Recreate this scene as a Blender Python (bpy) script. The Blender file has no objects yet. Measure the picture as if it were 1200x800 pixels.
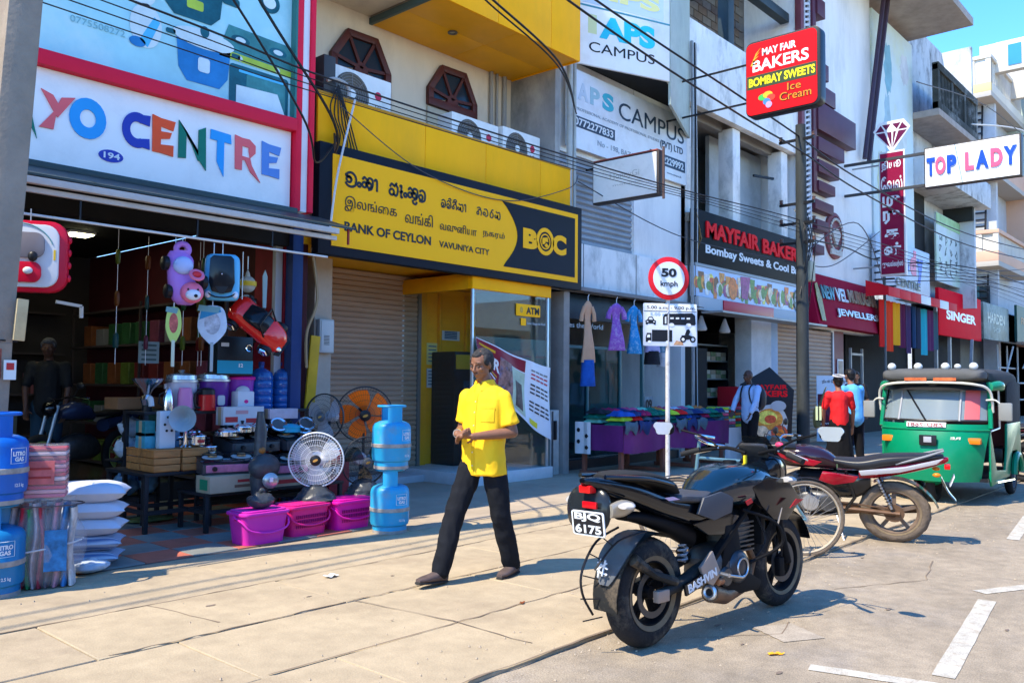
import bpy, bmesh, math, random
from math import sin, cos, pi, radians as rad
from mathutils import Vector, Matrix, Euler, noise
from mathutils.bvhtree import BVHTree
V = Vector
sc = bpy.context.scene
COL = bpy.data.collections.new('street')   # linked to the scene at the very end, which keeps building fast
random.seed(7)
# ------------------------------------------------------------ camera
cam = bpy.data.objects.new('camera', bpy.data.cameras.new('camera')); COL.objects.link(cam); sc.camera = cam
cam.data.sensor_width = 36; cam.data.lens = 30; cam.data.clip_start = .05; cam.data.clip_end = 3000
_yaw, _pit, _rol = math.atan2(890, 1000), math.atan2(48, 1000), .0083
_f = V((cos(_yaw)*cos(_pit), sin(_yaw)*cos(_pit), sin(_pit))); _r = V((sin(_yaw), -cos(_yaw), 0)); _u = _r.cross(_f)
_R = _r*cos(_rol)+_u*sin(_rol); _U = _u*cos(_rol)-_r*sin(_rol)
cam.matrix_world = Matrix.Translation((0, 0, 1.45)) @ Matrix((_R, _U, -_f)).transposed().to_4x4()
# ------------------------------------------------------------ sky and sun
SUN = V((-1.2, .26, 1.7)).normalized()
wd = bpy.data.worlds.new('World'); sc.world = wd; wd.use_nodes = True
nt = wd.node_tree; nt.nodes.clear()
sk = nt.nodes.new('ShaderNodeTexSky'); sk.sky_type = 'NISHITA'; sk.sun_disc = False
sk.sun_elevation = math.asin(SUN.z); sk.sun_rotation = math.atan2(SUN.x, SUN.y)
sk.air_density = .8; sk.dust_density = .0; sk.ozone_density = 2.5
hs = nt.nodes.new('ShaderNodeHueSaturation'); hs.inputs['Saturation'].default_value = 1.3; hs.inputs['Hue'].default_value = .506
bg = nt.nodes.new('ShaderNodeBackground'); bg.inputs[1].default_value = .15
wo = nt.nodes.new('ShaderNodeOutputWorld')
nt.links.new(sk.outputs[0], hs.inputs['Color']); nt.links.new(hs.outputs[0], bg.inputs[0]); nt.links.new(bg.outputs[0], wo.inputs[0])
sl = bpy.data.lights.new('sun', 'SUN'); sl.energy = 2.05; sl.angle = rad(.5); sl.color = (1, .90, .72)
so = bpy.data.objects.new('sun', sl); COL.objects.link(so)
so.rotation_euler = (-SUN).to_track_quat('-Z', 'Y').to_euler(); so.location = (0, 0, 30)
sc.view_settings.view_transform = 'Standard'; sc.view_settings.look = 'None'; sc.view_settings.gamma = 1
sc.view_settings.exposure = 2.05; sc.view_settings.use_curve_mapping = False
sc.cycles.max_bounces = 8; sc.cycles.diffuse_bounces = 5; sc.cycles.transparent_max_bounces = 12
# ------------------------------------------------------------ materials
MATS = {}
def mat(key, col=(.5, .5, .5), rough=.6, metal=0, var=.0, vs=3., bump=0., bs=40., dirt=None, ds=1.5, da=.5, stretch=(1, 1, 1), emit=0, speck=0, trans=0, coat=0, alpha=1, spec=.25):
    if key in MATS: return MATS[key]
    m = bpy.data.materials.new(key); m.use_nodes = True; MATS[key] = m
    n = m.node_tree.nodes; L = m.node_tree.links; b = n['Principled BSDF']
    b.inputs['Base Color'].default_value = (*col, 1); b.inputs['Roughness'].default_value = rough; b.inputs['Metallic'].default_value = metal
    b.inputs['Specular IOR Level'].default_value = spec
    if coat: b.inputs['Coat Weight'].default_value = coat; b.inputs['Coat Roughness'].default_value = .08
    if trans: b.inputs['Transmission Weight'].default_value = trans
    if alpha < 1: b.inputs['Alpha'].default_value = alpha
    if emit: b.inputs['Emission Color'].default_value = (*col, 1); b.inputs['Emission Strength'].default_value = emit
    if var or bump or dirt:
        tc = n.new('ShaderNodeTexCoord'); mp = n.new('ShaderNodeMapping'); mp.inputs['Scale'].default_value = stretch
        L.new(tc.outputs['Object'], mp.inputs[0])
    out = None
    def mulnoise(src, scale, amt, det):
        nz = n.new('ShaderNodeTexNoise'); nz.inputs['Scale'].default_value = scale; nz.inputs['Detail'].default_value = det; L.new(tc.outputs['Object'], nz.inputs[0])
        mr = n.new('ShaderNodeMapRange'); mr.inputs[1].default_value = .35; mr.inputs[2].default_value = .65; mr.inputs[3].default_value = 1-amt; mr.inputs[4].default_value = 1+amt; L.new(nz.outputs[0], mr.inputs[0])
        mx = n.new('ShaderNodeMix'); mx.data_type = 'RGBA'; mx.blend_type = 'MULTIPLY'; mx.inputs[0].default_value = 1; L.new(src, mx.inputs[6]); L.new(mr.outputs[0], mx.inputs[7]); return mx.outputs[2]
    if var:
        nz = n.new('ShaderNodeTexNoise'); nz.inputs['Scale'].default_value = vs; nz.inputs['Detail'].default_value = 6; nz.inputs['Roughness'].default_value = .65
        L.new(mp.outputs[0], nz.inputs[0])
        mr = n.new('ShaderNodeMapRange'); mr.inputs[1].default_value = .3; mr.inputs[2].default_value = .7
        mr.inputs[3].default_value = 1-var; mr.inputs[4].default_value = 1+var*.6; L.new(nz.outputs[0], mr.inputs[0])
        mx = n.new('ShaderNodeMix'); mx.data_type = 'RGBA'; mx.blend_type = 'MULTIPLY'; mx.inputs[0].default_value = 1
        mx.inputs[6].default_value = (*col, 1); L.new(mr.outputs[0], mx.inputs[7]); out = mx.outputs[2]
    if dirt:
        nz = n.new('ShaderNodeTexNoise'); nz.inputs['Scale'].default_value = ds; nz.inputs['Detail'].default_value = 8; nz.inputs['Roughness'].default_value = .7
        L.new(mp.outputs[0], nz.inputs[0])
        cr = n.new('ShaderNodeMapRange'); cr.inputs[1].default_value = .5; cr.inputs[2].default_value = .72; cr.inputs[3].default_value = 0; cr.inputs[4].default_value = da
        L.new(nz.outputs[0], cr.inputs[0])
        mx = n.new('ShaderNodeMix'); mx.data_type = 'RGBA'; L.new(cr.outputs[0], mx.inputs[0])
        if out: L.new(out, mx.inputs[6])
        else: mx.inputs[6].default_value = (*col, 1)
        mx.inputs[7].default_value = (*dirt, 1); out = mx.outputs[2]
    if out and speck: out = mulnoise(out, 140, speck, 3); out = mulnoise(out, 9, speck*.5, 8)
    if out: L.new(out, b.inputs['Base Color'])
    if bump:
        nz = n.new('ShaderNodeTexNoise'); nz.inputs['Scale'].default_value = bs; nz.inputs['Detail'].default_value = 5
        L.new(tc.outputs['Object'], nz.inputs[0])
        bp = n.new('ShaderNodeBump'); bp.inputs['Strength'].default_value = bump; bp.inputs['Distance'].default_value = .01
        L.new(nz.outputs[0], bp.inputs['Height']); L.new(bp.outputs[0], b.inputs['Normal'])
    return m
def glassmat(key, tint=(1, 1, 1), refl=1., rough=.02):
    if key in MATS: return MATS[key]
    m = bpy.data.materials.new(key); m.use_nodes = True; MATS[key] = m
    n = m.node_tree.nodes; L = m.node_tree.links; n.remove(n['Principled BSDF']); o = n['Material Output']
    t = n.new('ShaderNodeBsdfTransparent'); t.inputs[0].default_value = (*tint, 1)
    g = n.new('ShaderNodeBsdfGlossy'); g.inputs['Roughness'].default_value = rough
    lw = n.new('ShaderNodeLayerWeight'); lw.inputs[0].default_value = .5
    pw = n.new('ShaderNodeMath'); pw.operation = 'POWER'; L.new(lw.outputs['Facing'], pw.inputs[0]); pw.inputs[1].default_value = 4
    fr = n.new('ShaderNodeMath'); fr.operation = 'MULTIPLY_ADD'; L.new(pw.outputs[0], fr.inputs[0]); fr.inputs[1].default_value = .6; fr.inputs[2].default_value = .05*refl
    mx = n.new('ShaderNodeMixShader'); L.new(fr.outputs[0], mx.inputs[0]); L.new(t.outputs[0], mx.inputs[1]); L.new(g.outputs[0], mx.inputs[2]); L.new(mx.outputs[0], o.inputs[0])
    return m
def P(key, c, rough=.45, **k): return mat(key, c, rough, **k)
white = P('white_paint', (.72, .74, .76), .5, var=.06)
signwhite = P('sign_white_acrylic', (.86, .85, .82), .35, var=.04, vs=1.2, dirt=(.45, .46, .45), da=.25)
black = P('black_plastic', (.012, .012, .014), .4)
blackrub = P('black_rubber', (.02, .019, .018), .8, var=.3)
red = P('red_paint', (.62, .01, .03), .4, var=.08)
steel = P('polished_steel', (.75, .76, .78), .18, metal=1)
alu = P('dull_aluminium', (.55, .56, .57), .42, metal=1, var=.12, vs=8)
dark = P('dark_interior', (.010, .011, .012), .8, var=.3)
chrome = P('chrome', (.85, .86, .88), .08, metal=1)
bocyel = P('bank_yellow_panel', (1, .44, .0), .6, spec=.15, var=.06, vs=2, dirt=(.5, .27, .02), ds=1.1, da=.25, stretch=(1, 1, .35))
bocblack = P('bank_black_panel', (.005, .008, .015), .6, var=.2, vs=2, spec=.2)
# ------------------------------------------------------------ mesh builder
class MB:
    def __init__(s, xf=None): s.v = []; s.f = []; s.m = []; s.mi = 0; s.mats = []; s.xf = xf
    def use(s, m):
        if m not in s.mats: s.mats.append(m)
        s.mi = s.mats.index(m); return s
    def add(s, vs, fs):
        k = len(s.v)
        s.v += [tuple(s.xf @ V(p)) if s.xf else tuple(p) for p in vs]
        s.f += [tuple(i+k for i in f) for f in fs]; s.m += [s.mi]*len(fs); return s
    def box(s, x0, x1, y0, y1, z0, z1):
        return s.add([(x, y, z) for x in (x0, x1) for y in (y0, y1) for z in (z0, z1)],
                     [(0, 1, 3, 2), (4, 6, 7, 5), (0, 4, 5, 1), (2, 3, 7, 6), (0, 2, 6, 4), (1, 5, 7, 3)])
    def cbox(s, c, d): return s.box(c[0]-d[0]/2, c[0]+d[0]/2, c[1]-d[1]/2, c[1]+d[1]/2, c[2]-d[2]/2, c[2]+d[2]/2)
    def bar(s, a, b, w, h=None, up=(0, 0, 1)):
        a, b = V(a), V(b); h = h or w; t = (b-a).normalized(); u = V(up)
        if abs(t.dot(u)) > .98: u = V((1, 0, 0))
        r = t.cross(u).normalized(); u = r.cross(t); vs = []
        for p in (a, b):
            for i, j in ((-1, -1), (1, -1), (1, 1), (-1, 1)): vs.append(p+r*i*w/2+u*j*h/2)
        return s.add(vs, [(3, 2, 1, 0), (4, 5, 6, 7), (0, 1, 5, 4), (1, 2, 6, 5), (2, 3, 7, 6), (3, 0, 4, 7)])
    def tube(s, pts, r, n=8, closed=False, caps=True):
        pts = [V(p) for p in pts]; N = len(pts); rr = r if isinstance(r, (list, tuple)) else [r]*N
        vs = []; pu = None
        for i, p in enumerate(pts):
            if closed: t = pts[(i+1) % N]-pts[i-1]
            else: t = pts[min(i+1, N-1)]-pts[max(i-1, 0)]
            t = t.normalized() if t.length > 1e-9 else V((0, 0, 1))
            if pu is None: pu = t.orthogonal().normalized()
            pu = (pu-t*pu.dot(t)); pu = pu.normalized() if pu.length > 1e-6 else t.orthogonal().normalized()
            w = t.cross(pu)
            for k in range(n): a = 2*pi*k/n; vs.append(p+(pu*cos(a)+w*sin(a))*rr[i])
        fs = [(i*n+k, i*n+(k+1) % n, ((i+1) % N)*n+(k+1) % n, ((i+1) % N)*n+k) for i in range(N if closed else N-1) for k in range(n)]
        if caps and not closed: fs += [tuple(range(n-1, -1, -1)), tuple(range((N-1)*n, N*n))]
        return s.add(vs, fs)
    def cyl(s, a, b, r0, r1=None, n=16): return s.tube([a, b], [r0, r0 if r1 is None else r1], n)
    def lathe(s, prof, n=24, o=(0, 0, 0), ax=(0, 0, 1), arc=2*pi):
        o = V(o); ax = V(ax).normalized(); u = ax.orthogonal().normalized(); w = ax.cross(u); N = len(prof)
        vs = []; full = arc > 6.28
        m = n if full else n+1
        for r, z in prof:
            for k in range(m): a = arc*k/n; vs.append(o+ax*z+(u*cos(a)+w*sin(a))*max(r, 1e-5))
        fs = [(i*m+k, i*m+(k+1) % m, (i+1)*m+(k+1) % m, (i+1)*m+k) for i in range(N-1) for k in range(n)]
        return s.add(vs, fs)
    def sph(s, c, r, nu=16, nv=10, rot=None):
        c = V(c); r = V(r) if isinstance(r, (tuple, list, Vector)) else V((r, r, r)); R = Euler(rot).to_matrix() if rot else None
        vs = []
        for i in range(nv+1):
            a = pi*i/nv
            for k in range(nu):
                b = 2*pi*k/nu; p = V((r.x*sin(a)*cos(b), r.y*sin(a)*sin(b), r.z*cos(a)))
                if i in (0, nv): p += V((cos(b), sin(b), 0))*1e-5
                vs.append(c+(R@p if R else p))
        return s.add(vs, [(i*nu+k, (i+1)*nu+k, (i+1)*nu+(k+1) % nu, i*nu+(k+1) % nu) for i in range(nv) for k in range(nu)])
    def torus(s, c, ax, R, r, n=32, m=10, a0=0, a1=2*pi, rw=None, knob=0):
        c = V(c); ax = V(ax).normalized(); u = V((0, 0, 1)) if abs(ax.z) < .9 else V((1, 0, 0)); u = (u-ax*u.dot(ax)).normalized(); w = ax.cross(u); rw = rw or r
        full = abs(a1-a0) > 6.28; N = n if full else n+1; vs = []
        for i in range(N):
            a = a0+(a1-a0)*i/n; d = u*cos(a)+w*sin(a)
            for k in range(m):
                b = 2*pi*k/m; q = 1+(knob if (i//2+k) % 2 and cos(b) > .2 else 0)
                vs.append(c+d*(R+r*cos(b)*q)+ax*rw*sin(b)*q)
        fs = [(i*m+k, i*m+(k+1) % m, ((i+1) % N)*m+(k+1) % m, ((i+1) % N)*m+k) for i in range(N if full else n) for k in range(m)]
        if not full: fs += [tuple(range(m)), tuple(range(n*m+m-1, n*m-1, -1))]
        return s.add(vs, fs)
    def prism(s, poly, d, o=(0, 0, 0), u=(1, 0, 0), v=(0, 0, 1)):
        # polygon in (u, v) extruded along u x v by d (towards -cross for d<0)
        o, u, v = V(o), V(u), V(v); w = u.cross(v).normalized()*d; n = len(poly)
        vs = [o+u*a+v*b for a, b in poly]; vs += [p+w for p in vs]
        return s.add(vs, [tuple(range(n-1, -1, -1)), tuple(range(n, 2*n))]+[(i, (i+1) % n, n+(i+1) % n, n+i) for i in range(n)])
    def grid(s, fn, nu, nv, closeu=False):
        vs = [fn(i/nu, j/nv) for j in range(nv+1) for i in range(nu if closeu else nu+1)]; w = nu if closeu else nu+1
        return s.add(vs, [(j*w+i, j*w+(i+1) % w, (j+1)*w+(i+1) % w, (j+1)*w+i) for j in range(nv) for i in range(nu)])
    def loft(s, secs, n=24, k=3, caps=True):
        # secs: (x, yc, zc, ry, rz, e) superellipse sections across X; smooth interpolation
        S = [tuple(q)+(2.2,)*(6-len(q)) for q in secs]; out = []
        for i in range(len(S)-1):
            p0, p1, p2, p3 = S[max(i-1, 0)], S[i], S[i+1], S[min(i+2, len(S)-1)]
            for j in range(k):
                t = j/k; out.append(tuple(.5*((2*b)+(-a+c)*t+(2*a-5*b+4*c-d)*t*t+(-a+3*b-3*c+d)*t**3) for a, b, c, d in zip(p0, p1, p2, p3)))
        out.append(S[-1]); vs = []
        for x, yc, zc, ry, rz, e in out:
            for q in range(n):
                a = 2*pi*q/n; c_, s_ = cos(a), sin(a)
                vs.append((x, yc+max(ry, .001)*math.copysign(abs(c_)**(2/e), c_), zc+max(rz, .001)*math.copysign(abs(s_)**(2/e), s_)))
        N = len(out); fs = [(i*n+q, i*n+(q+1) % n, (i+1)*n+(q+1) % n, (i+1)*n+q) for i in range(N-1) for q in range(n)]
        if caps: fs += [tuple(range(n-1, -1, -1)), tuple(range((N-1)*n, N*n))]
        return s.add(vs, fs)
    def mesh(s, name, m=None, bevel=0, seg=2, sharp=38):
        me = bpy.data.meshes.new(name); me.from_pydata(s.v, [], s.f); ms = s.mats or [m or dark]
        for q in ms: me.materials.append(q)
        if len(ms) > 1: me.polygons.foreach_set('material_index', s.m)
        bm = bmesh.new(); bm.from_mesh(me); bmesh.ops.recalc_face_normals(bm, faces=bm.faces)
        if bevel:
            es = [e for e in bm.edges if len(e.link_faces) == 2 and e.calc_face_angle(0) > rad(35)]
            bmesh.ops.bevel(bm, geom=es, offset=bevel, segments=seg, profile=.6, affect='EDGES', clamp_overlap=True)
        bm.to_mesh(me); bm.free()
        me.polygons.foreach_set('use_smooth', [True]*len(me.polygons)); me.set_sharp_from_angle(angle=rad(sharp)); me.update()
        return me
def tag(o, label=None, cat=None, group=None, kind=None):
    for k, w in (('label', label), ('category', cat), ('group', group), ('kind', kind)):
        if w: o[k] = w
    return o
def link(name, me, parent=None, loc=(0, 0, 0), rot=(0, 0, 0)):
    o = bpy.data.objects.new(name, me); COL.objects.link(o); o.parent = parent; o.location = loc; o.rotation_euler = rot; return o
def O(name, mb, m=None, parent=None, bevel=0, seg=2, sharp=38, loc=(0, 0, 0), rot=(0, 0, 0), label=None):
    o = link(name, mb.mesh(name, m, bevel, seg, sharp), parent, loc, rot)
    if label: o['label'] = label
    return o
def T(name, label, cat, loc=(0, 0, 0), rot=0, group=None, kind=None):
    o = link(name, None, None, loc, rot if isinstance(rot, (tuple, list)) else (0, 0, rot)); o.empty_display_size = .1
    return tag(o, label, cat, group, kind)
def cp(o, loc=None, rot=None, label=None, parent=None):
    c = o.copy(); COL.objects.link(c); c.parent = parent
    for ch in list(o.children): cp(ch, parent=c)
    if loc is not None: c.location = loc
    if rot is not None: c.rotation_euler = rot if isinstance(rot, (tuple, list)) else (0, 0, rot)
    if label: c['label'] = label
    return c
def rebase(o, loc):
    """give a thing that was modelled in world coordinates its own base point"""
    o.location = loc
    for ch in o.children: ch.location = V(ch.location)-V(loc)
    return o
# ------------------------------------------------------------ lettering
_fc = {}
def evalmesh(ob):
    sc.collection.objects.link(ob)
    return bpy.data.meshes.new_from_object(ob.evaluated_get(bpy.context.evaluated_depsgraph_get()))
def textmesh(s, bold=0., ext=.0, sp=1.):
    k = (s, bold, ext, sp)
    if k in _fc: return _fc[k]
    cu = bpy.data.curves.new('t', 'FONT'); cu.body = s; cu.size = 1; cu.offset = bold; cu.extrude = ext; cu.space_character = sp; cu.resolution_u = 4
    ob = bpy.data.objects.new('t', cu)
    me = evalmesh(ob); me.name = 'lettering'
    bpy.data.objects.remove(ob); bpy.data.curves.remove(cu)
    vs = [v.co.copy() for v in me.vertices]; fs = [tuple(p.vertices) for p in me.polygons]; bpy.data.meshes.remove(me)
    _fc[k] = (vs, fs); return _fc[k]
def text(mb, s, o, u, v, w, h, bold=0., depth=.004, align='l', slant=0., sp=1.):
    """put the writing s in a w x h box whose lower-left corner is o, u and v the reading and up directions"""
    vs, fs = textmesh(s, bold, .5, sp)
    if not vs: return mb
    x0, x1 = min(p.x for p in vs), max(p.x for p in vs); y0, y1 = min(p.y for p in vs), max(p.y for p in vs)
    o, u, v = V(o), V(u).normalized(), V(v).normalized(); nrm = u.cross(v)
    sx, sy = (w/(x1-x0)) if w else None, h/(y1-y0)
    if sx is None: sx = sy
    return mb.add([o+u*((p.x-x0)*sx+(p.y-y0)*sy*slant)+v*((p.y-y0)*sy)+nrm*(p.z+.5)*depth for p in vs], fs)
def strokes(mb, glyphs, o, u, v, size, w, depth=.004, adv=1.):
    """pen strokes: glyphs = list of (advance, [polyline, ...]) in a unit box"""
    o, u, v = V(o), V(u).normalized(), V(v).normalized(); nrm = u.cross(v); x = 0
    for a, lines in glyphs:
        for ln in lines:
            pts = smooth(ln, 4) if len(ln) > 2 else ln; P3 = [V((x+p[0]*size, p[1]*size)) for p in pts]; n = len(P3); L = []
            for i in range(n):
                t = (P3[min(i+1, n-1)]-P3[max(i-1, 0)]).normalized(); q = V((-t.y, t.x))*w/2; L.append((P3[i]+q, P3[i]-q))
            vs = []
            for dz in (0, depth):
                for a_, b_ in L: vs += [o+u*a_.x+v*a_.y+nrm*dz, o+u*b_.x+v*b_.y+nrm*dz]
            m = 2*n; fs = []
            for i in range(n-1):
                k = 2*i; fs += [(m+k, m+k+1, m+k+3, m+k+2), (k, k+2, m+k+2, m+k), (k+1, m+k+1, m+k+3, k+3)]
            mb.add(vs, fs+[(0, m, m+1, 1), (2*n-2, 2*n-1, m+2*n-1, m+2*n-2)])
        x += a*size*adv
    return mb
def smooth(pts, k=4, closed=False):
    P_ = [V(p) for p in pts]; n = len(P_); out = []
    for i in range(n if closed else n-1):
        g = (lambda j: P_[j % n]) if closed else (lambda j: P_[min(max(j, 0), n-1)])
        a, b, c, d = g(i-1), g(i), g(i+1), g(i+2)
        for j in range(k):
            t = j/k; out.append(.5*((2*b)+(c-a)*t+(2*a-5*b+4*c-d)*t*t+(3*b-a-3*c+d)*t**3))
    if not closed: out.append(P_[-1])
    return out
def arc(cx, cy, r, a0, a1, n=10, ry=None): return [(cx+r*cos(rad(a0+(a1-a0)*i/n)), cy+(ry or r)*sin(rad(a0+(a1-a0)*i/n))) for i in range(n+1)]
def rrect(w, h, r, n=4, cx=0, cy=0):
    out = []
    for sx, sy, a in ((1, 1, 0), (-1, 1, 90), (-1, -1, 180), (1, -1, 270)): out += arc(cx+sx*(w/2-r), cy+sy*(h/2-r), r, a, a+90, n)
    return out
# facade-parallel writing faces -y, cross signs face -x
FU, FV = (1, 0, 0), (0, 0, 1)
CU, CV = (0, -1, 0), (0, 0, 1)
# ============================================================ ground
asph = mat('dusty_asphalt', (.30, .24, .165), .9, speck=.22, var=.25, vs=1.1, bump=.5, bs=90, dirt=(.25, .22, .19), ds=.9, da=.5)
slabm = mat('sandy_concrete_slab', (.41, .32, .20), .85, speck=.12, var=.2, vs=1.3, bump=.3, bs=50, dirt=(.26, .19, .12), ds=1.0, da=.65)
slabm2 = mat('worn_concrete_slab', (.385, .30, .19), .85, speck=.12, var=.2, vs=1.9, bump=.3, bs=50, dirt=(.25, .19, .13), ds=1.5, da=.65)
base = mat('compacted_sand', (.25, .195, .13), .95, var=.2, vs=2)
conc = mat('grey_concrete', (.36, .285, .20), .85, var=.2, vs=1.5, bump=.3, bs=30, dirt=(.18, .16, .14), ds=1.2, da=.5)
rdm = mat('road_white_paint', (.46, .42, .34), .85, speck=.2, var=.2, vs=12, dirt=(.30, .24, .165), ds=15, da=1)
rdf = mat('road_paint_rubbed', (.36, .30, .225), .85, speck=.2, var=.2, vs=5)
def sheet(name, x0, x1, y0, y1, z, m, t=.02): return tag(O(name, MB().box(x0, x1, y0, y1, z-t, z), m), kind='structure')
sheet('road', -300, 600, -300, 2.95, -.02, asph)
sheet('ground', -300, 600, 2.95, 400, -.035, base)
pav = T('pavement', None, None); pav['kind'] = 'structure'
ys = [2.95, 3.72, 4.58, 5.43, 6.3]
sm = {}
for r in range(4):
    x = -3.0-r*.43; i = 0
    while x < 44:
        L = [1.9, 2.3, 1.6][(i+r) % 3]; k = (r, L)
        if k not in sm:
            sm[k] = [MB().box(.002, L-.002, .002, ys[r+1]-ys[r]-.002, -.034, 0).mesh('slab', q, .006, 1) for q in (slabm, slabm2)]
        o = link('slab', sm[k][(i*7+r*3) % 5 == 0], pav, (x, ys[r], random.uniform(-.003, .003)), (random.uniform(-.0015, .0015), random.uniform(-.0015, .0015), 0)); x += L; i += 1
# grey apron in front of the bank and the shops beyond
ap = T('shop_apron', None, None); ap['kind'] = 'structure'
O('apron', MB().box(5.62, 60, 6.306, 10.1, -.03, .004), conc, ap, .006)
O('apron', MB().box(-6, 5.614, 6.306, 6.62, -.03, .003), slabm2, ap, .006)
# red and charcoal tiles of the forecourt
tr = mat('red_clay_tile', (.48, .14, .09), .6, var=.3, vs=3, dirt=(.15, .11, .09), ds=1.6, da=.7, bump=.15)
tg = mat('charcoal_tile', (.21, .22, .20), .6, var=.3, vs=3, dirt=(.26, .22, .17), ds=1.6, da=.6, bump=.15)
ff = T('forecourt_floor', None, None); ff['kind'] = 'structure'
O('tile_bed', MB().box(-3, 5.61, 6.63, 9.94, -.03, .0), P('tile_grout', (.10, .085, .07), .9), ff)
s_ = .405; tm = [MB().box(.004, s_-.004, .004, s_-.004, 0, .012).mesh('tile', q, .003, 1) for q in (tr, tg)]
for i in range(20):
    for j in range(8):
        link('tile', tm[(i+j) % 2], ff, (-2.5+i*s_, 6.66+j*s_, random.uniform(-.002, .001)))
# painted parking bay marks
def mark(x0, y0, x1, y1, w, name='bay_marking', m_=None):
    a, b = V((x0, y0, 0)), V((x1, y1, 0)); t = (b-a).normalized(); n = V((-t.y, t.x, 0))*w/2
    m = 10; vs = []
    for i in range(m+1):
        p = a.lerp(b, i/m); e = 1+.03*sin(i*2.3+x0); vs += [p+n*e, p-n*e]
    vs = [(p[0], p[1], -.016) for p in vs]
    mb = MB().add(vs, [(2*i, 2*i+1, 2*i+3, 2*i+2) for i in range(m)])
    o = O(name, mb, m_ or rdm); o['kind'] = 'structure'
mark(4.74, 1.28, 6.62, 1.50, .11); mark(4.42, 1.84, 4.62, 1.10, .10); mark(6.84, 1.60, 7.6, 1.22, .11)
mark(5.02, 2.32, 4.86, 2.05, .28, m_=rdf); mark(3.5, 2.3, 3.9, 1.8, .10); mark(9.4, 1.9, 11.2, 2.1, .11)
for k in range(9): mark(13.0+k*3.0, 1.6, 14.6+k*3.0, 1.75, .11)
# ============================================================ buildings
wallc = mat('cream_render', (.70, .60, .46), .85, var=.14, vs=1.2, dirt=(.30, .24, .18), ds=1.2, da=.5, stretch=(1, 1, .35), bump=.15, bs=12)
wallw = mat('pale_blue_render', (.78, .77, .74), .8, var=.10, vs=1.2, dirt=(.28, .31, .32), ds=1.1, da=.45, stretch=(1, 1, .3), bump=.12, bs=12)
wallg = mat('mouldy_white_render', (.78, .76, .72), .85, var=.16, vs=1.3, dirt=(.13, .15, .14), ds=1.5, da=.75, stretch=(1, 1, .5), bump=.2, bs=12)
wallk = mat('blackened_render', (.55, .57, .58), .9, var=.2, vs=1.3, dirt=(.03, .035, .03), ds=1.6, da=.95, stretch=(1, 1, .5), bump=.2, bs=12)
greyc = mat('raw_cement_render', (.24, .225, .21), .9, var=.2, vs=1.5, bump=.25, bs=14)
maroon = mat('maroon_paint', (.085, .014, .028), .5, var=.15)
def corr(mb, x0, x1, y, z0, z1, p=.075, d=.018, ax='x'):
    """corrugated roller shutter facing -y"""
    n = int((z1-z0)/p)
    for i in range(n):
        a = z0+i*(z1-z0)/n; h = (z1-z0)/n
        vs = [(x0, y, a), (x0, y-d, a+h*.3), (x0, y-d, a+h*.72), (x0, y, a+h*.96), (x0, y+.004, a+h)]
        vs += [(x1, q[1], q[2]) for q in vs]; mb.add(vs, [(j, j+1, j+6, j+5) for j in range(4)])
    return mb
shutm = mat('brown_roller_shutter', (.40, .27, .18), .6, var=.18, vs=1.2, dirt=(.44, .35, .25), ds=1.4, da=.4, stretch=(.5, 1, 2))
shutg = mat('grey_roller_shutter', (.22, .24, .26), .5, metal=.3, var=.15, vs=1.2)
def shutter(parent, x0, x1, y, z0, z1, m=shutm, p=.075):
    mb = corr(MB(), x0, x1, y, z0, z1, p); o = O('shutter_curtain', mb, m, parent, sharp=20); o['kind'] = 'stuff'
    O('guide_rail', MB().box(x0-.06, x0, y-.05, y+.03, z0, z1), P('rail', (.16, .15, .14), .5), parent, .004)
    O('guide_rail', MB().box(x1, x1+.06, y-.05, y+.03, z0, z1), P('rail'if 0 else 'rail', (.16, .15, .14), .5), parent, .004)
# ---- YO CENTRE shop building
yo = T('shop_building', 'appliance and toy shop with open dark front beside the yellow bank', 'building', (0, 0, 0))
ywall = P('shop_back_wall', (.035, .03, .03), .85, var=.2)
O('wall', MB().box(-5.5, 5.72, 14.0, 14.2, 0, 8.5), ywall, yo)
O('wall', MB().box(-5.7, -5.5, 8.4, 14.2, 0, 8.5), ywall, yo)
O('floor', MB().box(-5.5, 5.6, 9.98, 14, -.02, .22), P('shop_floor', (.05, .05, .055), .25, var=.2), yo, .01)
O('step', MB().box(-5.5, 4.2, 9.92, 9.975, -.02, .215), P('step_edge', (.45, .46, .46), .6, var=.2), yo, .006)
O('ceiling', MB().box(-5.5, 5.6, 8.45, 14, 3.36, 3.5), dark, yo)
O('wall', MB().box(5.62, 5.9, 8.5, 14, 0, 3.36), P('side_wall_shaded', (.05, .006, .010), .7, var=.2), yo); O('wall_strip', MB().box(5.60, 5.618, 8.52, 9.15, 0, 3.34), P('side_wall_crimson', (.26, .012, .025), .6, var=.2), yo)  # interior shade put into the wall colour; front strip keeps its crimson
O('pilaster', MB().box(5.60, 5.74, 8.36, 8.5, 0, 3.34), P('navy_paint', (.012, .035, .13), .5, var=.15), yo, .006)
O('door_frame', MB().box(5.50, 5.59, 8.55, 8.62, 0, 3.34), P('frame_grey', (.4, .42, .44), .4), yo, .005)
O('roof', MB().box(-5.7, 5.72, 8.42, 14.2, 8.5, 8.7), conc, yo)
O('wall', MB().box(-5.5, 5.72, 8.42, 8.6, 3.5, 8.5), wallc, yo)
O('ceiling_beam', MB().box(-5.5, 5.6, 8.44, 8.6, 3.0, 3.34), dark, yo)
tl = P('tube_light_glow', (1, .95, .6), .5, emit=5)
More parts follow.
